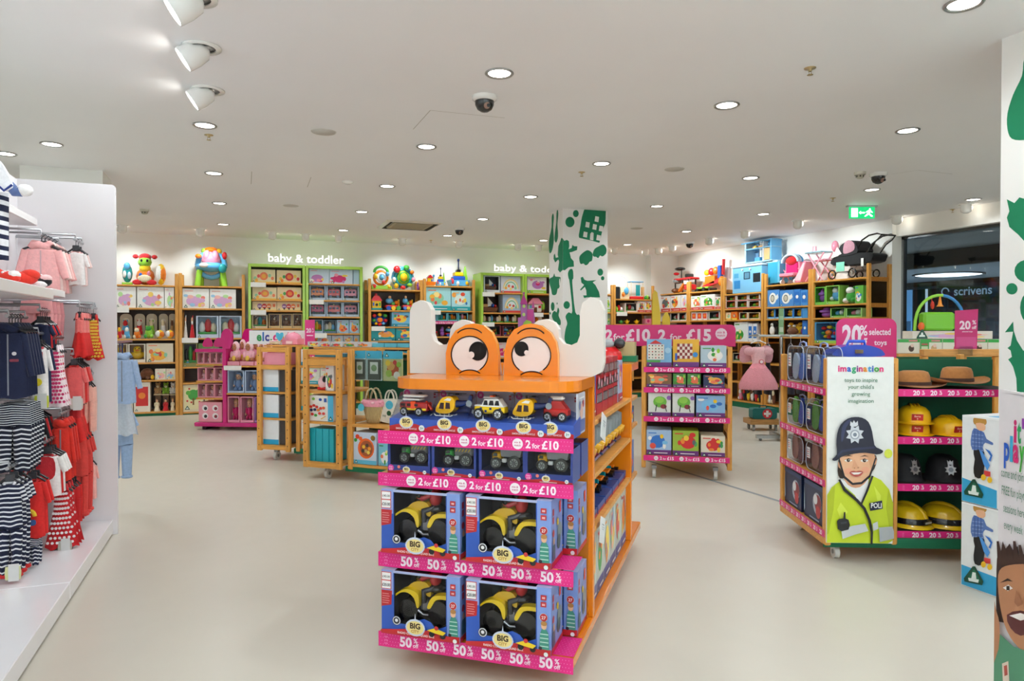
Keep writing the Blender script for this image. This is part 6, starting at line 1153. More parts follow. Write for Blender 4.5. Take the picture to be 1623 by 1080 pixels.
for cx in (330, 397):
    P([(cx - 17, 656), (cx, 648), (cx + 17, 655), (cx, 662)], 'f3efea', 3); E(cx, 655, 7.5, 7, '3a2a22', 12); E(cx + 2, 653, 2, 2, 'f4f4f4', 8); P([(cx - 18, 654), (cx, 646), (cx + 18, 653), (cx, 649)], '2e1d18'); P([(cx - 20, 640), (cx, 632), (cx + 18, 638), (cx, 637)], '4a3226')
P([(355, 650), (350, 676), (346, 686), (364, 690), (378, 684), (368, 676)], 'd99f7c'); E(355, 686, 3, 2, '9a6248', 8); E(370, 685, 3, 2, '9a6248', 8)
P([(334, 704), (350, 698), (362, 700), (376, 697), (392, 702), (380, 718), (360, 722), (345, 717)], 'b5524a', 2); P([(340, 705), (362, 704), (387, 703), (372, 712), (352, 713)], 'f2eeea')
P([(264, 656), (262, 648), (280, 630), (278, 590), (281, 545), (296, 506), (325, 482), (355, 475), (385, 478), (412, 495), (428, 535), (438, 590), (456, 604), (474, 613), (470, 623), (448, 629), (400, 622), (345, 628), (300, 640), (280, 655)], '1b1e33', 2)
P([(282, 632), (300, 612), (360, 602), (440, 596), (440, 604), (362, 612), (302, 622), (284, 640)], '2c3050'); P([(300, 520), (322, 490), (340, 486), (318, 520), (306, 570), (298, 575)], '363b5e', 2)
P([(355 + (40 if i % 2 else 26) * math.sin(i * .3927), 547 - (40 if i % 2 else 26) * math.cos(i * .3927)) for i in range(16)], 'cfd4dc'); E(355, 548, 20, 20, '9aa2b0'); E(355, 548, 15, 15, 'e3e7ec'); E(355, 548, 8, 8, '7a8494')
P([(334, 510), (336, 492), (344, 500), (350, 488), (358, 500), (366, 490), (368, 508), (360, 514), (342, 516)], 'd8dce2')
P([(286, 735), (294, 732), (318, 772), (370, 815), (402, 850), (424, 900), (434, 950), (432, 1000), (424, 1000), (424, 950), (412, 900), (392, 856), (360, 822), (308, 780)], '16171c'); P([(426, 716), (434, 718), (412, 780), (386, 838), (380, 832), (402, 780)], '16171c')
P([(300, 942), (345, 925), (400, 915), (414, 945), (360, 960), (305, 980)], 'c8cdd0'); P([(432, 915), (452, 905), (456, 935), (434, 945)], 'c8cdd0'); P([(458, 930), (514, 925), (521, 945), (521, 975), (462, 990)], 'a9aeb2')
P([(417, 830), (470, 818), (473, 852), (421, 862)], '1a2040'); words('POLI', 446, 849, 20, 'f2f2f4', .03, 'c', 44)
P([(281, 905), (290, 896), (308, 894), (310, 868), (316, 868), (317, 894), (330, 900), (336, 920), (330, 940), (300, 948), (284, 938)], '15161a'); P([(296, 910), (322, 906), (322, 914), (297, 918)], '3a3d44')
obj('poster', m, t)
m = MB('card'); sx0, sx1 = FI.x(1326, .4), FI.x(1421, .4); s0, s1 = ztop - .14, FI.xz(1370, 505, .4)[1]
m.prism(rrect(sx0, s0, sx1, s1, .05, 5, '1100'), .4, .41, 'd01c6e', side='b31860'); a = Art(m, sx0, s0, sx1 - sx0, s1 - s0, .4)
w_ = sx1 - sx0; zz = lambda py: (FI.xz(1370, py, .4)[1] - s0) / (s1 - s0)
a.t('20', .25, zz(549), zz(516) - zz(549), 'f0dfe8', .05, 'c', .32); a.t('%', .45, zz(532), zz(516) - zz(532), 'f0dfe8', .03, 'c', .13); a.t('off', .45, zz(550), zz(536) - zz(550), 'f0dfe8', .03, 'c', .12); a.t('selected', .72, zz(531), zz(521) - zz(531), 'f0dfe8', .03, 'c', .36); a.t('toys', .73, zz(547), zz(539) - zz(547), 'f0dfe8', .03)
m.cyl(((sx0 + sx1) / 2, .415, s0 - .01), ((sx0 + sx1) / 2, .415, s1 - .03), .012, '8a8a8a'); obj('header_sign', m, t)
# --- clear costume bags on the left face
def bag(c1, c2, c3, rim, h):
    w, d = .3, .1
    f = MB('film'); f.prism(rrect(-w / 2, .004, w / 2, h, .05, 5), 0, d, 'eef3f6')
    r = MB('gloss')
    for y in (0, d): r.tube([(x, y, z) for x, z in rrect(-w / 2, .006, w / 2, h, .05, 5)], .0024, 'c3cde0', 6, None, True)
    r.tube([(-.06, d / 2, h), (-.05, d / 2, h + .022), (0, d / 2, h + .03), (.05, d / 2, h + .022), (.06, d / 2, h)], .006, rim, 8)
    g = MB('cloth'); g.box(-w * .43, w * .43, .03, d - .01, .012, h * .8, c1, None, .02); g.prism(smoothpts([(-.09, .03), (-.02, .02), (.02, .08), (.0, .16), (-.06, .19), (-.1, .12)], 3), .016, .03, c2); g.prism(smoothpts([(.02, .03), (.1, .03), (.11, .12), (.07, .19), (.04, .12)], 3), .014, .03, c3)
    l = MB('card').box(-w * .42, -w * .26, -.003, -.001, h * .42, h * .8, 'e8e8ea'); a = Art(l, -w * .42, h * .42, w * .16, h * .38, -.003)
    for i in range(4): a.r(.1, .15 + i * .2, .9, .22 + i * .2, ('c04050', '8a8a90')[i % 2])
    return [('bag', f), ('rim_handle', r), ('folded_costume', g), ('price_label', l)]
for k, (z, cs, nm) in enumerate(((zl[0], ('39456e', 'b9c4d6', '4a74c8'), 'blue and white'), (zl[1], ('3a4a8a', '5aa03a', '2f4fb0'), 'blue and green'), (zl[2], ('9a6258', 'b07a6a', '7a4a48'), 'rust brown'))):
    for i, x in enumerate((.215, .565)):
        stamp(('bag', k), lambda: bag(*cs, '8fa2d8' if k < 2 else 'b9a8b0', .235 if k == 0 else .175), 'costume_bag', FIL.at(x, .03, z + .004), 'clear bag with %s costume, %s, on gondola side' % (nm, ('farther one', 'next to the poster')[i]), 'costume', 'bagged costumes')
        if k == 1: stamp(('bag', k), None, 'costume_bag', FIL.at(x + .02, .17, z + .004), '%s costume bag in second rank, %s' % (nm, ('farther one', 'nearer the poster')[i]), 'costume', 'bagged costumes')
def navybox():
    w, h, d = .31, .235, .2; m = carton(w, d, h, '16284e', 'plain', 'b'); a = Art(m, -w / 2, 0, w, h)
    a.c(.68, .5, .22, 'a8b4c4'); a.c(.72, .52, .17, '8a2030'); a.c(.6, .6, .1, 'e2e6ea'); a.c(.74, .3, .12, 'b8242c'); a.r(0, .88, 1, 1, '24406e'); a.p([(0, .1), (.06, .2), (.0, .9)], '9ab4c8'); a.r(.3, .06, .8, .1, '8fa4c0')
    return [('toy_box', m)]
for i, x in enumerate((.21, .575)): stamp('navybox', navybox, 'toy_box', FIL.at(x, .02, zl[3] + .003), 'navy blue carton with red figure on bottom shelf, %s' % ('farther from the poster', 'next to the poster')[i], 'box', 'navy cartons')
m = MB('gloss').prism(smoothpts([(-.17, 0), (.17, 0), (.19, .03), (.15, .055), (.06, .075), (-.06, .075), (-.15, .055), (-.19, .03)], 3), -.09, .09, '1f45b8'); t2 = thing('tool_case', 'bright blue plastic carry case on top of the costume gondola', 'toy case', FI.at(FI.x(1353, .22), .22, ztop + .006) @ Matrix.Diagonal((.76, .8, .9, 1)))
obj('case', m, t2); obj('handle', MB('gloss').tube([(-.07, -.04, .07), (-.06, -.05, .1), (.06, -.05, .1), (.07, -.04, .07)], .011, '2a54cc', 8), t2); obj('latch', MB('gloss').box(-.03, .03, -.1, -.085, .02, .045, '6a5a40'), t2)
obj('top_board', MB('wood').box(.14, IW - .045, .08, .34, ztop - .02, ztop, OAKD), t)
# --- hats and helmets
def hatparts():
    b = MB('cloth'); n = 28; V = []; prof = [(.06, .0), (.1, -.004), (.135, -.002), (.15, .006), (.152, .009)]
    for k, (r, z) in enumerate(prof):
        for i in range(n): a_ = 6.2832 * i / n; V.append((1.18 * r * math.cos(a_), r * math.sin(a_), z + .012 + (.022 * abs(math.cos(a_)) ** 2 if k > 1 else 0) * (k - 1) / 3 - .012 * abs(math.sin(a_)) * (k > 2)))
    b.add(V, [(k * n + i, k * n + (i + 1) % n, k * n + n + (i + 1) % n, k * n + n + i) for k in range(4) for i in range(n)], 'b47a44', None, True)
    c = MB('cloth').lathe([(.085, .012), (.083, .03), (.078, .07), (.07, .092), (.05, .1), (.025, .094), (.0001, .09)], 'b07640', 26, None, (0, 0, 0), 1.15, .85)
    d = MB('cloth').lathe([(.0865, .014), (.0855, .034)], '4a3128', 26, None, (0, 0, 0), 1.15, .85)
    return [('brim', b), ('crown', c), ('hat_band', d)]
for i, (px, yy, rz, dz) in enumerate(((1448, .2, -6, 0), (1517, .22, 8, 0))):
    stamp('hat', hatparts, 'felt_hat', FI.at(FI.x(px, yy), yy, zf[0] + .004 + .022 * (i == 1), rz), 'tan wide-brimmed felt hat, ' + ('cut by the gondola post', 'whole one in the middle of the top shelf', 'third')[i], 'hat', 'tan felt hats')
def hardhat():
    n = 24; m = MB('gloss').lathe([(.1, .02), (.1, .05), (.092, .085), (.068, .11), (.035, .122), (.0001, .125)], 'efb714', n, None, (0, 0, 0), .98, 1.12)
    for x in (-.022, 0, .022): m.tube([(x, -.1 * math.cos(a_) * 1.02, .03 + .098 * math.sin(a_)) for a_ in [i * .26 for i in range(1, 12)]], .008, 'eab010', 6)
    V = [((.1 + e) * .98 * math.cos(a_), (.1 + e) * 1.12 * math.sin(a_) - (e * .9 if math.sin(a_) < 0 else 0) , .02 - e * .3) for e in (0, .022) for a_ in [6.2832 * i / n for i in range(n)]]
    b = MB('gloss').add(V, [(i, (i + 1) % n, n + (i + 1) % n, n + i) for i in range(n)], 'efb714', None, True)
    l = MB('card'); l.T = T(0, -.1145, .052) @ R(14, 'X'); l.box(-.032, .032, -.001, .006, -.018, .022, 'b3201c'); Art(l, -.032, -.018, .064, .04, -.001).t('Berts', .5, .55, .3, 'e8c8b8', .02).c(.5, .28, .06, 'e8c8b8')
    return [('shell', m), ('brim', b), ('label', l)]
for i, (px, yy, dz) in enumerate(((1447, .2, 0), (1449, .205, .068), (1503, .19, 0), (1556, .22, 0))):
    stamp('hardhat', hardhat, 'hard_hat', FI.at(FI.x(px, yy), yy, zf[1] - .008 + dz, (-12, -16, 6, 0)[i]) @ Matrix.Scale(.93, 4), 'yellow toy hard hat with red label, ' + ('lower of the stacked pair by the post', 'upper of the stacked pair by the post', 'single one in the middle', 'one half behind the white boxes')[i], 'hat', 'yellow toy hard hats')
def helmet():
    m = MB('matte').lathe([(.118, .012), (.105, .02), (.098, .04), (.094, .09), (.078, .135), (.045, .158), (.0001, .162)], '0d0e14', 22, None, (0, 0, 0), .92, 1.08)
    b = MB('metal'); b.T = T(0, -.098, .085) @ R(-12, 'X'); b.prism([((.034 if i % 2 else .022) * math.sin(i * .3927), (.034 if i % 2 else .022) * math.cos(i * .3927)) for i in range(16)], -.008, -.003, 'd6d8dc'); b.prism([(-.014, .03), (-.016, .055), (-.006, .046), (0, .058), (.006, .046), (.016, .055), (.014, .03)], -.008, -.004, 'd6d8dc'); b.cyl((0, -.008, 0), (0, -.011, 0), .013, '8a8e96', None, 14)
    return [('shell', m), ('badge', b)]
for i, px in enumerate((1434, 1496)): stamp('helmet', helmet, 'police_helmet', FI.at(FI.x(px, .2), .2, zf[2] - .008, (8, -6, 0)[i]), 'black toy police helmet with silver badge, ' + ('half behind the gondola post', 'whole one under the hard hats', 'behind the white toy boxes')[i], 'helmet', 'toy police helmets')
def firehat():
    m = MB('gloss').lathe([(.118, .03), (.116, .06), (.1, .105), (.07, .132), (.0001, .142)], 'e2b812', 24, None, (0, 0, 0), .95, 1.12); m.tube([(0, -.13 * math.cos(a_), .04 + .108 * math.sin(a_)) for a_ in [i * .26 for i in range(1, 12)]], .014, 'd8ae10', 7)
    v = MB('gloss').lathe([(.123, .032), (.124, .05), (.114, .068)], '14151a', 24, None, (0, 0, 0), .95, 1.12); v.box(-.045, .045, -.142, -.128, .036, .058, '14151a'); v.box(-.03, .03, -.145, -.142, .042, .054, 'b8bcb0')
    b = MB('gloss').lathe([(.118, .032), (.14, .012), (.142, .008), (.138, .008)], 'e2b812', 24, None, (0, 0, 0), .95, 1.14)
    return [('shell', m), ('visor', v), ('brim', b)]
for i, (px, rz) in enumerate(((1440, 30), (1496, 38))): stamp('firehat', firehat, 'fire_helmet', FI.at(FI.x(px, .2), .2, zf[3] - .002, rz) @ Matrix.Scale(.92, 4), 'yellow toy fire helmet with black visor band, ' + ('half behind the gondola post', 'whole one on the bottom shelf', 'behind the white toy boxes')[i], 'helmet', 'toy fire helmets')
# ------------------------------------------------------------------ stacked white toy boxes and the leaning display
E0 = fp(1523, 927); FE = Frame(E0.x, E0.y, -93); ew = .42
hz = [FE.xz(1523, q, 0)[1] for q in (657, 794)]
def walkerbox(z0, h, dy):
    m = MB('card').box(0, ew, 0, .3, 0, h, 'e8ebee'); a = Art(m, 0, 0, ew, h); C = '2f9fd0'
    M_ = lambda L: [(x / ew, (z - z0) / h) for x, z in [FE.xz(px, py + dy, 0) for px, py in L]]
    p = lambda L, c, s=0: a.p([(min(max(u, .005), .995), min(max(v, .005), .995)) for u, v in M_(smoothpts(L, s) if s else L)], c)
    p([(1524, 757), (1580, 778), (1580, 808), (1524, 793)], C)
    p([(1543, 664), (1550, 659), (1560, 661), (1564, 668), (1562, 674), (1550, 674), (1544, 672)], 'b8873c', 2); p([(1547, 671), (1560, 672), (1562, 681), (1555, 684), (1549, 680)], 'e2ae8c', 2)
    p([(1544, 679), (1553, 683), (1560, 686), (1564, 696), (1574, 702), (1573, 706), (1562, 702), (1558, 710), (1560, 718), (1545, 716), (1539, 706), (1540, 690)], '5876b4', 2)
    for k in range(5): p([(1541, 688 + k * 6), (1559, 690 + k * 6), (1559, 691.2 + k * 6), (1541, 689.2 + k * 6)], '8fa6d4'); 
    for k in range(3): p([(1545 + k * 5, 683), (1546.2 + k * 5, 683), (1546.2 + k * 5, 716), (1545 + k * 5, 716)], '3f5a98')
    p([(1544, 714), (1561, 717), (1561, 742), (1557, 758), (1546, 756), (1544, 742), (1546, 728)], '15161b', 2)
    p([(1553, 713), (1558, 716), (1566, 730), (1570, 738), (1566, 746), (1560, 736)], '4a90d8'); p([(1562, 711), (1570, 715), (1574, 722), (1571, 732), (1568, 730), (1571, 723), (1566, 716)], '2f6fc4'); p([(1561, 746), (1571, 748), (1571, 756), (1561, 755)], 'cf3a3a')
    for cx, cy in ((1560, 757), (1570, 761)): p([(cx + 4 * math.cos(i * .6), cy + 5 * math.sin(i * .6)) for i in range(10)], 'e8b820')
    p([(1530, 784), (1529, 779), (1543, 760), (1547, 760), (1560, 784), (1558, 790)], '0b4634'); p([(1534, 782), (1544, 765), (1546, 765), (1556, 784)], '1a6a4e'); p([(1536, 778), (1553, 781), (1552, 786), (1537, 783)], 'e6eeea'); p([(1541, 779), (1543, 769), (1548, 770), (1549, 780)], 'e6eeea')
    a.r(.02, .985, .98, .998, 'f6f7f8')
    k_ = MB('card').box(.1, ew - .05, .06, .22, h, h + .001, '5fb4e0').box(.18, .24, .12, .15, h + .001, h + .012, '2f5f8a')
    return [('carton', m), ('handle_strip', k_)]
for i, (z0, h, dy) in enumerate(((hz[1] + .002, hz[0] - hz[1] - .004, 0), (.002, hz[1] - .004, 138))):
    stamp(None, lambda: walkerbox(z0, h, dy), 'walker_toy_box', FE.at(0, 0, z0), 'white carton picturing a boy pushing a blue trolley, ' + ('top of the stack', 'bottom of the stack')[i], 'box', 'stacked white toy boxes')
D1 = 1.95
def atd(px, py, D): r = ray(px, py); f = r.x * math.sin(YAW) + r.y * math.cos(YAW); return r * (D / f) + Vector((0, 0, CAM_H))
b0 = atd(1584, 617, 2.02); FD = Frame(b0.x, b0.y, -105); hb = b0.z; lean = .035
m = MB('card'); bw = .62
sh = Matrix(((1, 0, 0, 0), (0, 1, 0, 0), (0, 0, 1, 0), (0, 0, 0, 1)))
m.box(-.0, bw, .0, .012, .02, hb - .01, 'dcd6da')
m.add([(0, 0, hb - .01), (bw, 0, hb - .04), (bw, .012, hb - .04), (0, .012, hb - .01), (0, 0, hb), (0, .012, hb)], [(4, 0, 1), (5, 4, 1, 2), (3, 5, 2)], 'dcd6da')
a = Art(m, 0, 0, 1, 1, 0)
PX = lambda px, py: FD.xz(px, py, 0)
P = lambda L, c, s=0: a.p([(max(x, .002), max(z, .03)) for x, z in [PX(*k) for k in (smoothpts(L, s) if s else L)]], c)
def words(b, px, py, px2, py2, hpx, c, bold=.02):
    (x, z), (x2, z2) = PX(px, py), PX(px2, py2); h = abs(PX(px, py - hpx)[1] - z); a.t(b, x, z2 * 0 + z, h, c, bold, 'l')
x, z = PX(1607, 700); h = PX(1607, 664)[1] - z
for ch, c, w in zip("it's", ('c8286a', '2a9a5a', '8a3a9a', 'b03070'), (.35, .5, .3, .6)): a.t(ch, x, z, h, c, .05, 'l', .36 * w * h + .002); x += .4 * w * h + .003
x, z = PX(1592, 728); h = PX(1592, 690)[1] - z
for ch, c, w in zip('playtime', ('2a5ab8', '3aa0c8', 'c8286a', '3b9e38', 'e08a1a', '2a5ab8', 'c8286a', '3b9e38'), (.72, .34, .7, .66, .45, .34, 1.0, .7)): a.t(ch, x, z, h, c, .05, 'l', .34 * w * h + .002); x += .37 * w * h + .003
for b, y in (('come and join in', 755), ('FREE fun playtime', 783), ('sessions here', 811), ('every week', 838)):
    x, z = PX({755: 1589, 783: 1590, 811: 1593, 838: 1594}[y], y); h = PX(1592, y - 14)[1] - PX(1592, y)[1]; a.t(b, x, z, h, '4a7a62', .0, 'l', txt(b, 0)[2] * h / CAP * .38)
P([(1580, 945), (1574, 925), (1577, 900), (1583, 885), (1590, 872), (1592, 858), (1597, 870), (1603, 862), (1608, 872), (1616, 866), (1618, 880), (1632, 878), (1660, 895), (1670, 940), (1668, 985), (1660, 1000), (1582, 985), (1576, 960)], '33211b')
for k in range(7): P([(1584 + k * 9, 895), (1582 + k * 9, 858 + (k % 3) * 6), (1586 + k * 9, 858 + (k % 3) * 6), (1594 + k * 9, 895)], '3a2720')
P([(1588, 905), (1604, 896), (1635, 896), (1655, 915), (1662, 960), (1655, 1010), (1635, 1032), (1618, 1026), (1600, 1000), (1590, 965), (1586, 930)], 'b07a58', 3)
P([(1600, 975), (1622, 968), (1645, 978), (1640, 1000), (1622, 1008), (1606, 996)], '5a2a2a', 2); P([(1604, 976), (1622, 972), (1642, 979), (1622, 984)], 'f0eae6'); P([(1594, 932), (1603, 927), (1610, 933), (1602, 937)], 'ece6e2'); P([(1630, 930), (1640, 925), (1648, 932), (1640, 936)], 'ece6e2'); P([(1600, 929), (1605, 929), (1605, 936), (1600, 936)], '22160f'); P([(1636, 928), (1642, 928), (1642, 935), (1636, 935)], '22160f'); P([(1590, 924), (1602, 917), (1611, 922), (1602, 921)], '2a1a14'); P([(1616, 935), (1613, 955), (1618, 962), (1627, 958)], '9a6548')
P([(1574, 1010), (1590, 1005), (1612, 1025), (1640, 1035), (1668, 1030), (1690, 1060), (1690, 1180), (1574, 1180)], '4f8a6a'); P([(1576, 1000), (1570, 975), (1573, 965), (1579, 975), (1577, 955), (1581, 951), (1585, 970), (1590, 990), (1588, 1030), (1574, 1060)], 'b07a58', 2); P([(1594, 1052), (1604, 1048), (1606, 1090), (1596, 1094)], 'd8c8b8'); P([(1597, 1056), (1602, 1054), (1603, 1070), (1598, 1072)], 'a8483a')
m.box(.04, .09, .012, .3, 0, .02, 'c9c3c6'); m.box(bw - .09, bw - .04, .012, .3, 0, .02, 'c9c3c6'); m.add([(.05, .012, hb * .7), (.08, .012, hb * .7), (.08, .28, .02), (.05, .28, .02)], [(0, 1, 2, 3), (3, 2, 1, 0)], 'c9c3c6')
obj('standee_sign', m, None, FD.at(), 'white cardboard playtime sign with laughing curly-haired boy beside the toy boxes', 'sign')
# ------------------------------------------------------------------ low units between the gondola and the window
FG = Frame(*(fp(1475, 800)).to_2d(), -21)
def gx(px, y=0): return FG.x(px, y)
zb = FG.xz(1520, 565, 0)[1]
t = thing('oak_trolley', 'oak ladder trolley behind the tan hats holding red soldier boxes', 'display trolley', FG.at())
X0, X1 = gx(1462), gx(1640)
for x in (X0, gx(1523), gx(1577)): obj('post', MB('post').box(x, x + .05, 0, .04, .08, zb, OAK, ch=.005), t)
obj('top_rail', MB('wood').box(X0, X1, -.012, .045, zb, zb + .055, 'd89a50', ch=.006), t)
for z in (.1, .5, .86): obj('shelf', MB('wood').box(X0 + .02, X1, .045, .4, z - .025, z, OAK), t)
obj('back_panel', MB('matte').box(X0 + .02, X1, .4, .42, .08, zb - .02, '0d5f43'), t)
for i in range(2):
    m = carton(.19, .2, .17, 'cfc4b0', 'plain', 'r'); a = Art(m, -.095, 0, .19, .17)
    for k in range(2): a.c(.3 + k * .4, .8, .07, '15131a', .1); a.r(.22 + k * .4, .4, .38 + k * .4, .72, 'b3242a'); a.r(.24 + k * .4, .14, .36 + k * .4, .4, '1a1a22'); a.c(.3 + k * .4, .7, .04, 'e0b090')
    obj('toy_box', m, None, FG.at(gx(1548 + i * 26, .06) + .0 + (0, .09)[i], .06, .862), 'grey carton with red toy soldiers, ' + ('nearer the tan hat', 'beside the near pillar')[i], 'box', 'soldier cartons')
t2 = thing('discount_sign', 'pink 20 percent off sign clipped to the oak rail near the window', 'sign', FG.at(gx(1527), -.03, zb + .058))
w, h = gx(1546) - gx(1511), FG.xz(1527, 490, 0)[1] - zb - .06
m = MB('card').add([(-w * .5, 0, 0), (w * .5, 0, 0), (w * .54, 0, h), (-w * .5, 0, h * .96), (-w * .5, .004, 0), (w * .5, .004, 0), (w * .54, .004, h), (-w * .5, .004, h * .96)], [(0, 1, 2, 3), (7, 6, 5, 4), (0, 4, 5, 1), (1, 5, 6, 2), (2, 6, 7, 3), (3, 7, 4, 0)], 'c8226e'); a = Art(m, -w / 2, 0, w, h, 0)
a.t('20', .45, .5, .2, 'f2dce8', .05, 'c', .5); a.t('%', .86, .62, .1, 'f2dce8', .03, 'c', .2); a.t('off', .86, .5, .08, 'f2dce8', .03, 'c', .2); a.t('selected toys', .55, .42, .035, 'f2dce8', .02); a.r(.05, .03, .95, .3, 'd44a88')
obj('sign_panel', m, t2); obj('clip', MB('film').box(-.05, .05, -.005, .02, -.05, .02, 'e8eef0'), t2)
FH = Frame(*(fp(1432, 735)).to_2d(), -24)
hx = lambda px, y=0: FH.x(px, y)
z1 = FH.xz(1500, 561, 0)[1]
t = thing('green_counter', 'low green-topped display counter beside the shop window', 'display unit', FH.at())
X0, X1 = hx(1424), hx(1640)
obj('cabinet', MB('matte').box(X0, X1, 0, .5, .0, z1 - .03, '0d6b48'), t); obj('countertop', MB('wood').box(X0 - .01, X1, -.02, .52, z1 - .03, z1, 'd89a50'), t)
zg = FH.xz(1500, 538, 0)[1]
def gbox(w, h, k):
    m = carton(w, .25, h, 'e6e2d2', 'plain', 'g'); a = Art(m, -w / 2, 0, w, h); a.r(0, .78, 1, 1, '3aa84a')
    if k % 2: a.r(0, 0, .4, .78, '3b9a48'); a.r(.05, .3, .35, .5, 'c8d8b0'); a.r(.06, .58, .34, .7, 'b85a50')
    a.c(.62, .35, .13, ('4a3026', 'c8a070', 'c84a3a')[k % 3], .24); a.c(.66, .55, .08, 'e8c8b8'); a.r(.5, .84, .9, .96, 'd88a8a')
    return m
n = 6; ww = (X1 - X0) / n
for i in range(n): obj('toy_box', gbox(ww - .006, zg - z1 - .004, i), None, FH.at(X0 + (i + .5) * ww, .02, z1 + .003), 'green-topped white carton on the window counter, %s from the wall end' % ordn(i), 'box', 'green cartons on the window counter')
zt2 = zg + .004
obj('gym_carton', carton(hx(1578) - hx(1450), .2, FH.xz(1500, 525, .05)[1] - zt2, 'e6ddd2', 'pic', 'w', None, 5), None, FH.at((hx(1450) + hx(1578)) / 2, .05, zt2), 'long cream carton lying on the green cartons', 'box')
zt3 = FH.xz(1500, 525, .05)[1] + .004
c0, c1 = hx(1452, .12), hx(1532, .12); cx = (c0 + c1) / 2; r = (c1 - c0) / 2; ah = FH.xz(1490, 468, .12)[1] - zt3
t = thing('baby_gym', 'baby play gym with green and blue arch on the window counter', 'baby gym', FH.at(cx, .15, zt3))
m = MB('gloss'); m.box(-r * .75, r * .5, -.06, .06, .002, ah * .52, '7cc832', None, .02); obj('green_pad', m, t)
arc = [(r * math.cos(math.radians(a_)), 0, ah * math.sin(math.radians(a_)) ** .8) for a_ in range(0, 181, 12)]
obj('arch', MB('gloss').tube(arc[:8], .016, '3f8fd8', 8).tube(arc[7:], .016, '8fd03a', 8), t)
obj('hanging_toy', MB('gloss').ball((-r * .3, 0, ah * .72), (.02, .02, .045), 'd83a2a', 8).tube([(-r * .3, 0, ah * .74), (-r * .35, 0, ah * .97)], .004, 'd83a2a', 5), t); obj('hanging_toy', MB('gloss').lathe([(.035, ah * .68), (.02, ah * .74), (.006, ah * .98)], 'f09030', 10), t)
obj('corner_piece', MB('gloss').ball((-r * .82, -.04, .045), (.035, .03, .045), 'e8682a', 8), t)
# ------------------------------------------------------------------ oak trolleys, pink doll stand, offer trolley, clothes rack
def ladder(t, x0, x1, y, z0, z1, rungs, c=OAK, p=.055):
    for x in (x0, x1 - p):
        m = MB('post').box(x, x + p, y, y + .035, z0, z1, c, ch=.005)
        k = int((z1 - z0) / .085)
        for i in range(k): m.cyl((x + p / 2, y - .0012, z0 + .06 + i * .085), (x + p / 2, y + .001, z0 + .06 + i * .085), .006, '4a2c12', None, 8)
        obj('post', m, t)
    for a, b in rungs: obj('rung', MB('wood').box(x0 + p, x1 - p, y + .004, y + .03, a, b, c), t)
def casters(t, pts):
    for x, y in pts: obj('caster', MB('gloss').cyl((x - .015, y, .045), (x + .015, y, .045), .045, 'c9c6c0', None, 16).cyl((x - .018, y, .045), (x + .018, y, .045), .016, '7a7a7a', None, 10).box(x - .022, x + .022, y - .02, y + .02, .085, .115, '8a8c8e'), t)
# --- the nearer oak trolley
Q0 = fp(480, 737, .12); FT = Frame(Q0.x, Q0.y, -43); ZT = (460, 520, .2407)
zz = lambda y, x=205: FT.z(ZT[0] + x * ZT[2], ZT[1] + y * ZT[2]); xx = lambda x, y=0: FT.x(ZT[0] + x * ZT[2], y)
zt_ = zz(142); lw = xx(330); D_ = .62
t = thing('oak_trolley', 'oak ladder trolley on castors with paint set and straw bag, nearer the orange unit', 'display trolley', FT.at())
ladder(t, 0, lw, 0, .1, zt_, [(zz(178), zz(142)), (zz(248), zz(206)), (zz(924), zz(886))]); ladder(t, 0, lw, D_ - .035, .1, zt_, [(zz(178), zz(142)), (zz(924), zz(886))])
zs = [zz(418, 200), zz(622, 200), zz(890, 200)]
for z in zs: obj('shelf', MB('wood').box(.004, lw - .004, .036, D_ - .036, z - .022, z, OAK), t)
obj('shelf', MB('wood').box(.004, lw - .004, .036, D_ - .036, zz(206) - .004, zz(206) + .014, OAK), t)
by = .06; xb0, xb1 = lw + .03, xx(800, by)
zb = [FT.z(ZT[0] + 500 * ZT[2], ZT[1] + q_ * ZT[2], by) for q_ in (640, 905)]
for x in (xb0, xb1 - .05):
    for y in (by, D_ - .06): obj('post', MB('post').box(x, x + .05, y, y + .05, .1, zt_, OAK, ch=.005), t)
for z in zb: obj('shelf', MB('wood').box(xb0 + .051, xb1 - .051, by + .004, by + .26, z - .025, z, OAK), t)
obj('back_panel', MB('matte').box(xb0 + .05, xb1 - .05, by + .27, by + .29, .12, zt_ - .05, '0c5238'), t)
obj('kickboard', MB('matte').box(lw, xb1 - .002, by + .01, by + .03, .08, zb[1] - .026, '0b6a45'), t)
obj('hook_rail', MB('metal').box(xb0 + .051, xb1 - .051, by + .24, by + .26, zt_ - .1, zt_ - .08, '9a9a9a'), t)
obj('top_board', MB('wood').box(.0, xb1, by + .10, by + .24, zt_ + .001, zt_ + .018, OAK), t)
casters(t, [(.22, .08), (xb1 - .1, .12), (.22, D_ - .1), (xb1 - .1, D_ - .1)])
UT = 'in nearer oak trolley'
g = FT
def put(kind, fr, x0, x1, y, z, h, label, cat, name, *ar, d=.2, group=None):
    w = x1 - x0; M = fr.at((x0 + x1) / 2, y, z + .003)
    if kind == 'bx': return stamp(None, lambda: [(name, carton(w, d, h, *ar))], name, M, label, cat, group)
    if kind == 'wb': return stamp(None, lambda: winbox(w, d, h, ar[0], ar[1], toyspec(*ar[2]), *ar[3:]), name, M, label, cat, group)
    if kind == 'toy': return stamp(None, lambda: toymb(w, d, h, toyspec(*ar[0]), ar[1] if len(ar) > 1 else 'gloss'), name, M, label, cat, group)
put('bx', FT, xx(232, .06), xx(286, .06), .06, zs[0], zz(252) - zs[0], 'white carton with red pictures seen through trolley ladder', 'box', 'toy_box', 'eee8e6', 'pic', 'r', None, 301, d=.16)
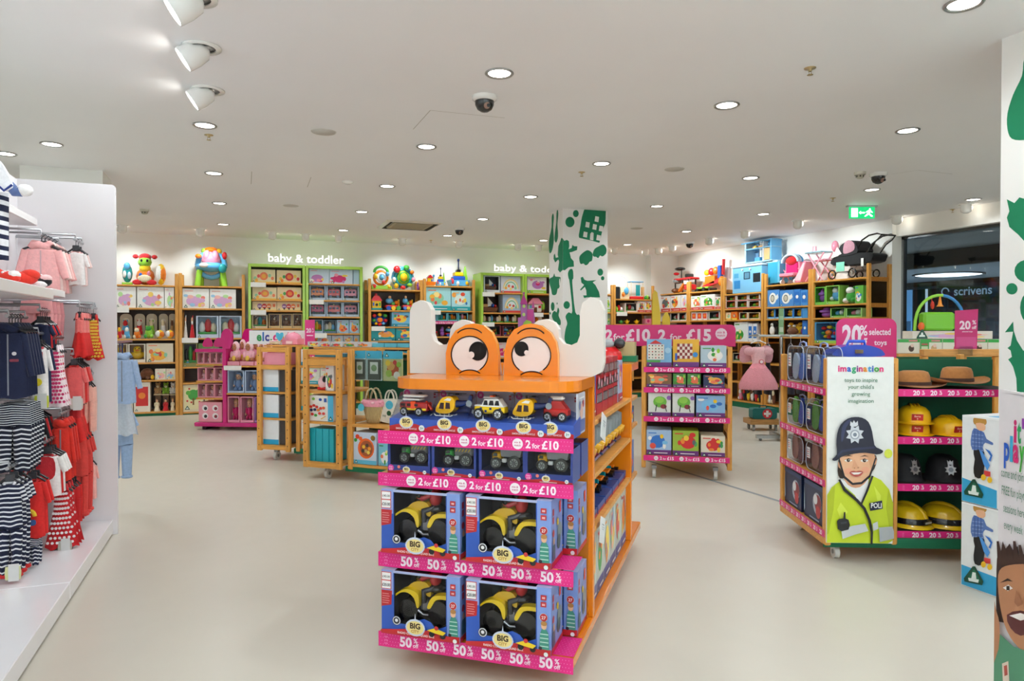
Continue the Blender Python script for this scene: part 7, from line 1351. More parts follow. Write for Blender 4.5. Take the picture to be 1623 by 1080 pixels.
TOY['redbag'] = 'e 0 .5 .3 .45 .45 .3 e;e -.05 .4 .25 .3 .3 .2 r;e .2 .3 .4 .15 .2 .18 k;h -.1 .5 .3 .42 .02 .4 w;b -.4 .5 .2 .8 0 .12 r'
put('toy', FT, xx(150, .06), xx(226, .06), .07, zs[0], zz(255) - zs[0], 'red and white toy set in trolley ladder beside white carton', 'toy', 'toy_set', ('redbag',), d=.14)
put('bx', FT, xx(124, .06), xx(287, .06), .05, zs[1], zz(452) - zs[1], 'white finger paint carton with coloured blots in the oak ladder', 'box', 'paint_box', 'ece9e4', 'paint', 'w', d=.22)
for i, (a, b) in enumerate(((128, 168), (172, 212), (216, 256), (260, 288))): put('bx', FT, xx(a, .06), xx(b, .06), .05, zs[2], zz(672) - zs[2], 'turquoise upright case on the lowest ladder shelf, ' + ('first', 'second', 'third', 'fourth')[i] + ' of four', 'box', 'toy_case', '18a8b8', 'plain', 'b', d=.2, group='turquoise cases')
put('bx', FT, .06, lw - .06, .1, zz(206) + .014, zz(182) - zz(206) - .005, 'flat blue game carton between the two top rungs', 'box', 'toy_box', '3f8aa8', 'plain', 'b', d=.3)
for i in range(5):
    a, b = ((115, 190), (192, 262), (264, 340), (342, 440), (442, 536))[i]; y_ = by + .11
    put('bx', FT, xx(a, y_), xx(b, y_), y_, zt_ + .018, FT.z(ZT[0] + 300 * ZT[2], ZT[1] + 92 * ZT[2], y_) - zt_ - .02, 'silver grey carton on top of nearer oak trolley, ' + ordn(i) + ' of five', 'box', 'toy_box', 'c9c9cc', 'pic', 'r', None, 310 + i, d=.1, group='silver grey cartons on trolley')
for i in range(3): y_ = by + .11; put('bx', FT, xx(540 + i * 82, y_), xx(618 + i * 82, y_), y_, zt_ + .018, .035, 'low teal carton on top of nearer oak trolley, ' + ordn(i) + ' of three', 'box', 'toy_box', '5ab0c4', 'plain', 'b', d=.1, group='low teal cartons on trolley')
def hangpack(w, h, food):
    c = MB('card').prism([(-w / 2, -h), (w / 2, -h), (w / 2, 0), (-w / 2, 0)], 0, .004, 'cfe0e0' if not food else 'e2dc9a'); a = Art(c, -w / 2, -h, w, h, 0); a.r(0, .74, 1, 1, '3fa6c4')
    if food:
        for x, z, r_, cc in ((.5, .4, .3, 'b8502a'), (.4, .5, .2, 'd8a050'), (.25, .6, .13, 'e8c838'), (.6, .62, .1, 'c83a3a'), (.8, .55, .12, '8ab83a'), (.7, .2, .16, 'e8e4d8'), (.3, .25, .16, '9ab84a')): a.c(x, z, r_, cc)
        logo(a, .2, .8, .1)
    else: a.r(.1, .02, .95, .7, '53584e'); a.r(.25, .22, .75, .62, 'dfe4da'); a.c(.5, .42, .18, '8aa87a'); logo(a, .18, .82, .1)
    f = MB('film').prism(rrect(-w / 2 + .006, -h + .006, w / 2 - .006, -h * .26, .02, 4), -.035, -.001, 'eef4f4')
    k = MB('metal').tube([(0, .003, -.012), (0, .02, -.004), (0, .1, .0)], .0025, 'b0b0b0', 5)
    return [('hang_card', c), ('film_pouch', f), ('hook', k)]
for i, (a, b, fd) in enumerate(((418, 496, 0), (500, 604, 0), (612, 742, 1))):
    y_ = by + .1; w = xx(b, y_) - xx(a, y_); h = FT.z(ZT[0] + 550 * ZT[2], ZT[1] + 135 * ZT[2], y_) - FT.z(ZT[0] + 550 * ZT[2], ZT[1] + 330 * ZT[2], y_)
    stamp(None, lambda: hangpack(w, h, fd), 'hanging_pack', FT.at((xx(a, y_) + xx(b, y_)) / 2, y_ - (.0, .001, .002)[i], zt_ - .012), ('clear pouch hanging on blue card above the straw bag', 'clear pouch hanging on blue card between pouch and food pack', 'yellow play food pack hanging above the cloth bag')[i], 'toy pack', 'packs hanging on the oak trolley')
y_ = by + .13; bx = max((xx(400, y_) + xx(562, y_)) / 2, xb0 + .06 + (xx(562, y_) - xx(400, y_)) / 2); bw2 = (xx(562, y_) - xx(400, y_)) / 2 * .85; bz = lambda q_: FT.z(ZT[0] + 480 * ZT[2], ZT[1] + q_ * ZT[2], y_) - zb[0]
def strawbag():
    m = MB('weave').lathe([(.0001, .0), (bw2 * .6, .0), (bw2 * .72, bz(590)), (bw2, bz(500))], 'd6bd86', 24, None, (0, 0, 0), 1, .6)
    r = MB('cloth').lathe([(bw2 * 1.0, bz(515)), (bw2 * 1.08, bz(490)), (bw2 * .98, bz(470)), (bw2 * .9, bz(485))], 'ee9fb0', 24, None, (0, 0, 0), 1, .62)
    for i in range(10): r.ball((bw2 * 1.02 * math.cos(i * .63), bw2 * .63 * math.sin(i * .63), bz(488)), (.02, .015, .012), 'ee9fb0' if i % 2 else 'f6c4cc', 8)
    h_ = MB('weave')
    for y in (-.04, .04): h_.tube([(bw2 * .52 * math.cos(a_), y, bz(490) + (bz(398) - bz(490)) * math.sin(a_)) for a_ in [i * .3142 for i in range(11)]], .009, 'ddcaa0', 7)
    g_ = MB('card').add([(-bw2 * .75 + .035 * math.cos(i * .63), -bw2 * .66, bz(520) + .035 * math.sin(i * .63)) for i in range(10)], [tuple(range(10))], '4fb8d4')
    return [('basket', m), ('frill', r), ('handle', h_), ('tag', g_)]
stamp(None, strawbag, 'straw_bag', FT.at(bx, y_, zb[0] + .003), 'straw bag with pink frill and blue tag', 'bag')
stamp(None, strawbag, 'straw_bag', FT.at(bx + .11, y_ + .045, zb[0] + .003), 'second straw bag half hidden behind the frilled one', 'bag') if False else None
cw = (xx(698, y_) - xx(552, y_)) / 2
m = MB('cloth').prism(smoothpts([(-cw * .9, .012), (cw * .9, .012), (cw, bz(520)), (cw * .8, bz(475)), (-cw * .75, bz(475)), (-cw, bz(520))], 2), -.04, .03, 'e2dfd2'); a = Art(m, -cw, 0, cw * 2, bz(475), -.04); a.c(.5, .42, .1, '2a5a3a'); a.t('my', .3, .26, .1, '2a5a3a', .02); a.t('little', .68, .28, .1, '2a5a3a', .02); a.c(.52, .78, .17, '4fb8d4')
h_ = MB('cloth')
for y in (-.03, .02): h_.tube([(cw * .4 * math.cos(a_), y, bz(478) + (bz(415) - bz(478)) * math.sin(a_)) for a_ in [i * .3142 for i in range(11)]], .008, 'dedacb', 6)
t2 = thing('cloth_bag', 'cream cloth bag with green print and blue tag beside the straw bag', 'bag', FT.at((xx(698, y_) + xx(552, y_)) / 2 + .045, y_ + .03, zb[0] + .012)); obj('bag_body', m, t2); obj('handle', h_, t2)
put('bx', FT, max(xx(372, by + .02), xb0 + .053), xx(565, by + .02), by + .02, zb[1], FT.z(ZT[0] + 470 * ZT[2], ZT[1] + 690 * ZT[2], by + .02) - zb[1], 'pale blue carton with orange play food plate', 'box', 'toy_box', 'c6d4e6', 'plate', 'o', d=.2)
put('bx', FT, xx(580, by + .02), xx(660, by + .02), by + .02, zb[1], FT.z(ZT[0] + 620 * ZT[2], ZT[1] + 762 * ZT[2], by + .02) - zb[1], 'small green and blue play food carton beside the plate carton', 'box', 'toy_box', '7cc4d8', 'pic', 'g', None, 320, d=.2)
# --- the farther oak trolley
Q0 = fp(407, 711, .12); FA = Frame(Q0.x, Q0.y, -40); ZA6 = (300, 500, .18519)
zz = lambda y, x=700: FA.z(ZA6[0] + x * ZA6[2], ZA6[1] + y * ZA6[2]); xx = lambda x, y=0: FA.x(ZA6[0] + x * ZA6[2], y)
zt_ = zz(272); lw = xx(855)
t = thing('oak_trolley', 'oak ladder trolley holding white and blue cartons behind the nearer trolley', 'display trolley', FA.at())
ladder(t, 0, lw, 0, .1, zt_, [(zz(315), zz(274)), (zz(465), zz(426)), (.115, .16)]); ladder(t, 0, lw, .5, .1, zt_, [(.115, .16)])
zs = [zz(428), zz(658), zz(884), .16]
for z in zs: obj('shelf', MB('wood').box(.004, lw - .004, .036, .498, z - .02, z, OAK), t)
xb1 = lw + .62
for x in (lw + .03, xb1 - .05): obj('post', MB('post').box(x, x + .05, .06, .11, .1, zt_, OAK, ch=.005), t)
zb = [FA.z(470, q_, .06) for q_ in (579.5, 609, 651, 700)]
for z in zb: obj('shelf', MB('wood').box(lw + .081, xb1 - .051, .065, .32, z - .022, z, OAK), t)
obj('back_panel', MB('matte').box(lw + .08, xb1 - .05, .33, .35, .12, zt_ - .05, '3a2618'), t); obj('kickboard', MB('matte').box(lw, xb1 - .002, .07, .09, .08, .13, '0b6a45'), t)
obj('top_board', MB('wood').box(.0, xb1, .12, .49, zt_ + .001, zt_ + .018, OAK), t)
casters(t, [(.2, .07), (xb1 - .1, .12), (.2, .43)])
hx0, hx1 = FA.x(395, .46), FA.x(489, .46); hz0, hz1 = zt_ + .019, FA.z(440, 524, .46)
m = MB('card').box(hx0, hx1, .46, .468, hz0, hz1, 'e4e2e4'); obj('header_sign', m, t)
x = FA.x(407, .46); hh = (hz1 - hz0)
for ch, c in zip('elc.co.uk', ('2a8a4a', '2a6ab8', '3a3a8a', '3b9e38', 'd4186f', 'e08a1a', '2a8a4a', '2a6ab8', 'b8306a')):
    m2 = MB('card').text(ch, 0, 0, hh * .62, c, 0, .05, 'l'); m2.v = [v + Vector((x, .4588, hz0 + hh * .25)) for v in m2.v]; m.v += m2.v; o = len(m.v) - len(m2.v); m.f += [[o + i for i in f] for f in m2.f]; m.k += m2.k; m.c += m2.c; m.s += m2.s
    x += txt(ch, .05)[2] * hh * .62 / CAP + .012
old = [c for c in t.children if c.name.startswith('header_sign')][0]; old.data = m.mesh('header_sign')
for i, (z0, z1) in enumerate(((zs[1], 466), (zs[2], 682), (zs[3], 898))):
    h = zz(z1) - z0 - .006; w = lw - .125; M = FA.at(lw / 2 - .02, .05, z0 + .003)
    m = MB('card').box(-w / 2, w / 2 - .09, 0, .22, 0, h, 'e9ebf0'); a = Art(m, -w / 2, 0, w - .09, h); a.r(0, 0, 1, .2, '1fa0d0')
    k = MB('card').box(w / 2 - .085, w / 2, .01, .22, 0, h * .96, '3a3230')
    obj('toy_box', m, None, M, 'plain white carton with blue foot in oak ladder, ' + ('upper', 'middle', 'lower')[i] + ' of three', 'box', 'white and blue cartons in the ladder'); obj('toy_box', k, None, M @ T(.003, 0, 0), 'narrow dark carton beside white one, ' + ('upper', 'middle', 'lower')[i] + ' ladder shelf', 'box', 'dark cartons in the ladder')
put('bx', FA, .06, lw - .06, .05, zs[0], zz(322) - zs[0] - .006, 'pink carton between the top rungs of farther trolley', 'box', 'toy_box', 'ee9aae', 'plain', 'k', d=.25)
for i, (z, yt, c, ar, ds) in enumerate(((zb[0], 552.5, 'e6e2e8', ('pic', 'k', '2f9ac8', 331), 'white carton with pink picture and blue foot'), (zb[1], 582, 'e2e6d8', ('pic', 'k', '18a0b0', 332), 'cream carton with pink picture and teal foot'), (zb[2], 615, 'd0a868', ('pic', 'g', '18a0b0', 333), 'brown picnic carton with teal foot'), (zb[3], 664, 'ece6da', ('pic', 'r', None, 334), 'cream carton of stacking rings'))):
    for k in range(2): x0 = lw + .085 + k * .235; put('bx', FA, x0, x0 + .225, .08, z, FA.z(470, yt, .08) - z - .012, ds + (', beside the oak ladder', ', hidden behind nearer trolley')[k], 'box', 'toy_box', c, *ar, d=.22)
TOY['pinkhouse'] = 'e 0 .5 .5 .48 .45 .5 p;b -.48 .48 .1 .9 0 .5 p;b -.2 .2 .05 .1 .05 .3 e;c -.3 .5 .8 -.3 .5 1 .05 p'
x0, x1 = FA.x(446, .2), FA.x(472, .2); put('toy', FA, x0, x1, .18, zt_ + .018, FA.z(459, 527, .2) - zt_ - .02, 'rounded pink toy house before the white web sign', 'toy house', 'toy_house', ('pinkhouse',), d=.16)
x0, x1 = FA.x(419, .2), FA.x(443, .2); put('toy', FA, x0, x1, .18, zt_ + .018, FA.z(430, 540, .2) - zt_ - .02, 'cream plush lying before the white web sign', 'soft toy', 'plush_animal', ('plush', 'c', 'e'), 'fur', d=.16)
m = MB('card').prism(smoothpts([(0, -.05), (.045, 0), (.04, .04), (.012, .035), (0, .025), (-.012, .035), (-.04, .04), (-.045, 0)], 3), 0, .006, '4fb8dc'); m.cyl((0, .01, -.09), (0, .004, -.03), .004, 'd8d8d8'); obj('heart_tag', m, None, FA.at(FA.x(443, .14), .14, zt_ + .11), 'small blue heart tag standing by the pink toy house', 'tag')
t2 = thing('discount_sign', 'tall narrow pink 20 percent off sign on the farther oak trolley', 'sign', FA.at(FA.x(491, .16), .16, zt_ + .019))
w, h = FA.x(499, .16) - FA.x(483.5, .16), FA.z(490, 507, .16) - zt_ - .02; m = MB('card').box(-w / 2, w / 2, 0, .004, 0, h, 'd4347e'); a = Art(m, -w / 2, 0, w, h); a.t('20', .4, .5, .16, 'f2dce8', .05, 'c', .55); a.t('%', .82, .6, .07, 'f2dce8', .02); a.t('off', .82, .5, .06, 'f2dce8', .02); a.r(.2, .36, .85, .4, 'f2dce8'); obj('sign_panel', m, t2); obj('sign_foot', MB('film').box(-w / 2, w / 2, -.02, .03, -.0, .004, 'e8eef0'), t2)
# --- pink doll stand
Q0 = fp(311, 676, .05); FP = Frame(Q0.x, Q0.y, -27); MG = 'cc1f78'
zz = lambda y, x=400: FP.z(ZA6[0] + x * ZA6[2], ZA6[1] + y * ZA6[2]); xx = lambda x, y=0: FP.x(ZA6[0] + x * ZA6[2], y)
xm0, xm1 = xx(283), xx(312); xR = xm1 + .62; zt_ = zz(288, 200)
t = thing('pink_doll_stand', 'bright pink display stand with rounded ears full of dolls', 'display unit', FP.at())
obj('base', MB('gloss').box(-.02, xR, -.02, .5, .05, .105, MG, ch=.008), t)
for x in (.06, xR - .1): obj('foot', MB('matte').box(x, x + .05, .05, .42, 0, .05, '3a1a2a'), t)
P_ = [(xm0, .105), (xm1, .105), (xm1, zt_), (xm0, zt_)]
m = MB('gloss').box(xm0, xm1, 0, .48, .106, zt_, MG); obj('upright', m, t)
ex = lambda L, y: [FP.xz(ZA6[0] + a_ * ZA6[2], ZA6[1] + b_ * ZA6[2], y) for a_, b_ in L]
obj('ear_board', MB('gloss').prism([(x, max(z, zt_ + .001)) for x, z in ex(smoothpts([(290, 288), (268, 230), (272, 170), (295, 125), (325, 115), (352, 135), (366, 180), (358, 250), (335, 300)], 3), .02)], .02, .06, MG), t)
obj('ear_board', MB('gloss').prism([(x, max(z, zt_ + .001)) for x, z in ex(smoothpts([(452, 240), (455, 170), (470, 130), (495, 115), (530, 130), (540, 200), (530, 260)], 3), .3)], .3, .34, MG), t)
obj('top_panel', MB('gloss').box(-.01, xm0 - .001, 0, .48, zt_ - .045, zt_, MG), t)
for a_, b_ in ((118, 190), (212, 278)): obj('ear_board', MB('gloss').prism([(x, max(z, zt_ + .001)) for x, z in ex(smoothpts([(a_, 268), (a_, 230), ((a_ + b_) / 2 - 12, 196), ((a_ + b_) / 2 + 15, 196), (b_, 235), (b_, 268)], 2), .1)], .1, .13, MG), t)
zl_ = [zz(418, 200), zz(562, 200), zz(708, 200)]; zr_ = [zz(432, 430), zz(668, 430)]
for z in zl_: obj('shelf', MB('wood').box(0, xm0 - .002, .01, .46, z - .022, z, OAK), t)
for z in zr_: obj('shelf', MB('wood').box(xm1 + .002, xR - .03, .01, .46, z - .022, z, OAK), t)
obj('side_panel', MB('gloss').box(xR - .028, xR, .0, .48, .106, zr_[0] + .2, MG), t); obj('back_panel', MB('gloss').box(0, xR - .03, .465, .48, .106, zr_[0] + .1, 'a8165f'), t)
obj('price_ticket', MB('card').box(xx(296), xx(446), -.008, -.003, zz(470), zz(432), 'efedea'), t)
def dollbox(w, d, h, bc, dress, hair, back):
    m = MB('card'); m.box(-w / 2, w / 2, d - .01, d, 0, h, back).box(-w / 2, w / 2, 0, d, 0, h * .08, bc).box(-w / 2, -w / 2 + w * .07, .0, d, h * .08, h, bc).box(w / 2 - w * .07, w / 2, .0, d, h * .08, h, bc).box(-w / 2, w / 2, 0, d - .01, h * .96, h, bc)
    q = MB('gloss'); q.T = T(0, d * .15, h * .085); prim(q, w * .78, d * .6, h * .82, toyspec('doll', dress, hair)); q.v = [Vector((v.x, v.y, max(v.z, h * .083))) for v in q.v]
    f = MB('film').add([(-w / 2 + w * .07, .004, h * .08), (w / 2 - w * .07, .004, h * .08), (w / 2 - w * .07, .004, h * .96), (-w / 2 + w * .07, .004, h * .96)], [(0, 1, 2, 3)], 'f4f4f6')
    return [('carton', m), ('doll', q), ('window_film', f)]
def hooded(w, d, h, c='f4b8c6'):
    b = MB('card').box(-w / 2, w / 2, 0, d, 0, h * .16, 'efa0b4'); q = MB('cloth'); q.T = T(0, .0, h * .165)
    prim(q, w * .95, d, h * .83, 'e 0 .5 .3 .34 .4 .3 %s;e 0 .45 .72 .3 .36 .27 f7cfd6;e 0 .25 .7 .2 .25 .19 b87858;e -.34 .4 .3 .13 .2 .2 %s;e .34 .4 .3 .13 .2 .2 %s;e 0 .1 .14 .16 .2 .14 e8c050;e -.3 .25 .1 .16 .3 .1 b87858;e .3 .25 .1 .16 .3 .1 b87858;e -.08 .03 .74 .025 .03 .025 k;e .08 .03 .74 .025 .03 .025 k' % (c, c, c), 'cloth'); q.v = [Vector((v.x, v.y, max(v.z, h * .163))) for v in q.v]
    return [('tray', b), ('doll', q)]
GD = 'dolls on the pink stand'
for k, (z, zc_, yt, n) in enumerate(((zl_[0], zt_ - .045, 300, 4), (zl_[1], zl_[0] - .022, 452, 3), (zl_[2], zl_[1] - .022, 590, 3))):
    w = (xm0 - .02) / n
    for i in range(n): stamp(('pd', k), lambda: dollbox(w - .006, .2, min(zz(yt, 200), zc_ - .012) - z, 'eaa0b0', 'e', 'u', 'd88aa0'), 'boxed_doll', FP.at(.01 + (i + .5) * w, .02, z + .003), 'small doll in pink box, %s shelf under pink ears, %s from the outer end' % (('top', 'second', 'third')[k], ordn(i)), 'doll', GD)
put('bx', FP, .02, xm0 - .03, .03, .106, zz(748, 180) - .106, 'pink carton with four round pictures on the pink base', 'box', 'toy_box', 'f0a2b2', 'rows', 'k', d=.3)
for i, (a_, b_) in enumerate(((316, 428), (432, 552), (556, 660))):
    x0, x1 = max(xm1 + .004, xx(a_, .03)), xx(b_, .03); stamp(('hd', i), lambda: hooded(x1 - x0 - .006, .16, zz(222, 430) - zr_[0]), 'hooded_doll', FP.at((x0 + x1) / 2, .03, zr_[0] + .003), 'pink hooded baby doll seated on pink tray, %s from the pink upright' % ordn(i), 'doll', GD)
    stamp(('hd2', i), lambda: hooded(x1 - x0 - .006, .085, zz(205, 430) - zr_[0], 'f2a6bc'), 'hooded_doll', FP.at((x0 + x1) / 2 + .03, .2, zr_[0] + .003), 'pink hooded baby doll in the back row, %s from the pink upright' % ordn(i), 'doll', GD)
for i, (a_, b_) in enumerate(((314, 468), (472, 600))):
    x0, x1 = max(xm1 + .004, xx(a_, .03)), xx(b_, .03); stamp(None, lambda: dollbox(x1 - x0 - .006, .2, min(zz(474, 430), zr_[0] - .03) - zr_[1], 'b4c8e4', '86a4cc', '86a4cc', 'c8d0dc'), 'boxed_doll', FP.at((x0 + x1) / 2, .03, zr_[1] + .003), 'blue dressed baby doll in pale blue box, ' + ('next to the pink upright', 'half behind the oak ladder')[i], 'doll', GD)
for i, (a_, b_) in enumerate(((314, 428), (433, 548), (553, 664))):
    x0, x1 = max(xm1 + .004, xx(a_, .03)), xx(b_, .03); stamp(None, lambda: dollbox(x1 - x0 - .006, .18, min(zz(698, 430), zr_[1] - .03) - .108, 'eda4ba' if i < 2 else 'a87ac0', 'm', 't', 'c9a0b0'), 'boxed_doll', FP.at((x0 + x1) / 2, .03, .108), 'blond doll in magenta outfit in pink box, ' + ('next to the pink upright', 'middle one', 'behind the oak ladder')[i], 'doll', GD)
# --- the two for fifteen pounds trolley
Q0 = fp(1022, 738, .12); FV = Frame(Q0.x, Q0.y, -33); Z5 = (950, 480, .2685)
zz = lambda y, x=515, yy=0: FV.z(Z5[0] + x * Z5[2], Z5[1] + y * Z5[2], yy); xx = lambda x, y=0: FV.x(Z5[0] + x * Z5[2], y)
vw = xx(786); vx0 = xx(256); zt_ = zz(262, 770)
t = thing('offer_trolley', 'oak trolley on castors with pink two for fifteen pounds header', 'display trolley', FV.at())
def ladder_side(x, y0, y1_):
    for y in (y0, y1_ - .05): obj('post', MB('post').box(x, x + .04, y, y + .05, .1, zt_, OAK, ch=.005), t)
    for z in (.11, .36, .62, .86, zt_ - .08): obj('rung', MB('wood').box(x + .006, x + .034, y0 + .05, y1_ - .05, z, z + .055, OAKD), t)
ladder_side(vx0 - .01, 0, .45); ladder_side(vw - .04, 0, .45)
zs = [zz(382), zz(503), zz(676), zz(908)]
for k, z in enumerate(zs):
    obj('shelf', MB('wood').box(vx0 + .032, vw - .042, .004, .42, z - .022, z, OAK), t)
    m = strip(vw - vx0 - .03, .048, '2for£10' if k < 2 else '2for£15', .225, .2, False, False); m.v = [Vector((v.x + vx0 + .01, v.y - .01, v.z + z - .047)) for v in m.v]; obj('price_strip', m, t)
obj('back_panel', MB('matte').box(vx0 + .032, vw - .042, .42, .44, .12, zt_ - .03, '2a1a12'), t)
for x in (vx0, vw - .05): obj('post', MB('post').box(x, x + .05, 1.1, 1.15, .1, zt_, OAK, ch=.005), t)
for z in (.14, .5, .85): obj('shelf', MB('wood').box(vx0 + .02, vw - .02, .46, 1.15, z - .022, z, OAK), t)
casters(t, [(xx(325, .07), .07), (xx(688, .07), .07), (vx0 + .1, 1.05), (vw - .1, 1.05)])
hx0, hx1 = FV.x(951, .47), FV.x(1166, .47); hz0, hz1 = FV.z(1060, 549, .47), FV.z(1060, 515, .47)
m = MB('card').prism(rrect(hx0, hz0, hx1, hz1, .05, 5, '1100'), .47, .48, 'cf1b6c', side='a8155a'); a = Art(m, hx0, hz0, hx1 - hx0, hz1 - hz0, .47); U = lambda px: (FV.x(px, .47) - hx0) / (hx1 - hx0)
for x2, xf, xp, pr in ((965, 981, 1011, '£10'), (1049, 1071, 1107, '£15')): a.t('2', U(x2), .28, .48, 'e9d3de', .06); a.t('for', U(xf), .28, .3, 'e9d3de', .03); a.t(pr, U(xp), .26, .52, 'e9d3de', .06, 'c', .22)
a.c(U(1143), .58, .042, 'e9d3de'); a.t('mix &', U(1143), .6, .1, 'cf1b6c', .02); a.t('match', U(1143), .46, .1, 'cf1b6c', .02)
for x in (hx0 + .3, hx1 - .1): m.box(x, x + .03, .481, .51, zt_ * 0 + .86, hz1 - .04, OAK, 'wood')
obj('header_sign', m, t)
UV = 'on offer trolley'
TRK = [[(277, 428, 217, '7fb4dc', 'blue and white game carton with red roof picture', 'r', 'art1'), (433, 591, 217, 'e8b030', 'yellow carton with red chequered counter game', 'r', 'chess'), (596, 752, 254, 'b8ccd8', 'pale carton with many small coloured pieces', 'g', None)],
       [(277, 428, 418, '7a5a3a', 'dark carton with yellow and green playset', 'o', None), (434, 514, 418, '4a8a3a', 'green carton with black and white picture', 'g', None), (518, 600, 418, '4a8a3a', 'green carton with black and white picture', 'g', None), (614, 742, 424, '26345a', 'navy carton with orange and blue pieces', 'o', None)],
       [(288, 424, 536, 'dfe2dc', 'white carton with green frog toy', 'g', 'frog'), (431, 563, 536, 'dfe2dc', 'white carton with green frog toy', 'g', 'frog'), (572, 746, 546, '8fb8e0', 'pale blue carton with fish picture', 'b', None)],
       [(277, 428, 757, 'a8c4e4', 'blue carton with game pieces', 'b', None), (433, 590, 757, '9ab83a', 'lime carton with race cars', 'r', None), (600, 746, 782, 'e4dcc8', 'cream carton with red and green tool pieces', 'r', None)]]
for k, row in enumerate(TRK):
    for i, (a_, b_, yt, c, ds, pl, sp) in enumerate(row):
        x0, x1 = max(xx(a_, .01), vx0 + .034), min(xx(b_, .01), vw - .045); h = zz(yt, 515, .01) - zs[k] - .004; w = x1 - x0 - .005
        if k: h = min(h, zs[k - 1] - .03 - zs[k])
        def f():
            m = carton(w, .26, h, c, 'pic' if sp is None else 'plain', pl, '6a2a7a' if sp is None else None, 400 + 10 * k + i if 'black and white' not in ds else 5); a = Art(m, -w / 2, 0, w, h, -.004)
            if sp == 'chess':
                a.r(0, 0, 1, .18, '6a2a7a'); a.r(.16, .3, .74, .85, '8a2420')
                for p in range(6):
                    for q_ in range(5):
                        if (p + q_) % 2: a.r(.16 + p * .097, .3 + q_ * .11, .257 + p * .097, .41 + q_ * .11, 'e8d8c8')
                a.c(.85, .45, .1, '2a86c8'); a.r(.08, .24, .16, .5, '2a5ab8')
            elif sp == 'art1':
                a.r(0, 0, 1, .16, '6a2a7a'); a.r(0, .16, .55, .24, '4aa04a'); a.p([(.1, .84), (.35, .98), (.62, .84)], 'c8302a'); a.r(.04, .26, .7, .82, 'e6e2d8')
                for p in range(5):
                    for q_ in range(5): a.c(.1 + p * .13, .33 + q_ * .11, .028, ('2a2a2a', 'b8302a', '8a8a7a')[(p * 2 + q_) % 3])
                a.c(.85, .6, .12, 'a8d0e8')
            elif sp == 'frog': a.r(0, 0, 1, .16, '6a2a7a'); a.c(.52, .62, .3, '6aae3a', .24); a.c(.5, .7, .2, '8fc84a', .14); a.c(.68, .42, .14, '8a2a34', .1); a.p([(.3, .2), (.34, .2), (.4, .5), (.36, .5)], '333333'); a.p([(.8, .2), (.84, .2), (.74, .5), (.7, .5)], '333333'); a.c(.92, .8, .1, '8a5aa8')
            logo(a, .14, .02, .08); return [('toy_box', m)]
        dup_ = [q_ for q_ in row if q_[4] == ds]
        stamp(None, f, 'toy_box', FV.at((x0 + x1) / 2, .012, zs[k] + .003), ds + (', ' + ('beside the oak post', 'inner one')[dup_.index(row[i])] if len(dup_) > 1 else '') + ', %s shelf of offer trolley' % ('top', 'second', 'third', 'bottom')[k], 'box', 'game cartons on the offer trolley')
# --- coloured headboards showing above the displays
FY = Frame(*(atd(1045, 540, 9.0)).to_2d(), -21)
t = thing('yellow_stand', 'yellow stand whose two tall rounded ears rise behind the pink header', 'display unit', FY.at())
for L, y in (([(1035, 640), (1034, 490), (1035, 466), (1038, 460), (1042, 464), (1045, 485), (1047, 500), (1046, 640)], .0), ([(1049, 640), (1050, 505), (1054, 496), (1058, 495), (1062, 504), (1063, 640)], .05)):
    P_ = [FY.xz(px, py, y) for px, py in L]; P_ = [(x, z if z > .6 else .3) for x, z in P_]; obj('ear_board', MB('gloss').prism(P_, y, y + .03, 'e6c63a'), t)
obj('base', MB('gloss').box(-.12, .5, -.05, .4, 0, .3, 'e0bf34'), t)
FC = Frame(*(atd(835, 540, 8.0)).to_2d(), -21)
t = thing('castle_stand', 'purple and pink castle board with turrets behind the orange eyes', 'display unit', FC.at())
zc3 = lambda L, y=0: [FC.xz(750 + a_ * .1111, 400 + b_ * .1111, y) for a_, b_ in L]
def cp(L, c, y, nm): P_ = zc3(L, y); obj(nm, MB('matte').prism(P_, y, y + .02, c), t)
cp([(640, 1500), (640, 930), (680, 930), (680, 740), (770, 740), (770, 810), (860, 810), (880, 940), (880, 1500)], 'a868a8', .0, 'wall_board'); cp([(668, 740), (715, 600), (725, 600), (778, 740)], 'b03a86', -.021, 'turret'); cp([(770, 1000), (770, 820), (858, 820), (858, 1000)], 'c04890', -.021, 'gate_board'); cp([(832, 800), (855, 690), (880, 800)], 'b8508e', .0205, 'turret')
m = MB('matte')
for q_ in (circ(725, 770, 22, 26, 12), circ(722, 890, 22, 26, 12)): P_ = zc3(q_, -.0215); m.poly(P_, -.0215 - .0, 'b8d878') if False else m.prism(zc3(q_, -.0015), -.0015, -.0005, 'b8d878')
m.prism(zc3(circ(722, 585, 16, 18, 10), 0), 0, .02, 'b04a90'); obj('window', m, t); cp([(715, 1010), (760, 965), (830, 990), (850, 1100), (715, 1100)], '9ac24a', -.0425, 'bush')
zq = min(v[1] for v in zc3([(640, 1500)])); obj('base', MB('gloss').box(-.14, .16, -.04, .3, 0, zq, '9a5a9a'), t)
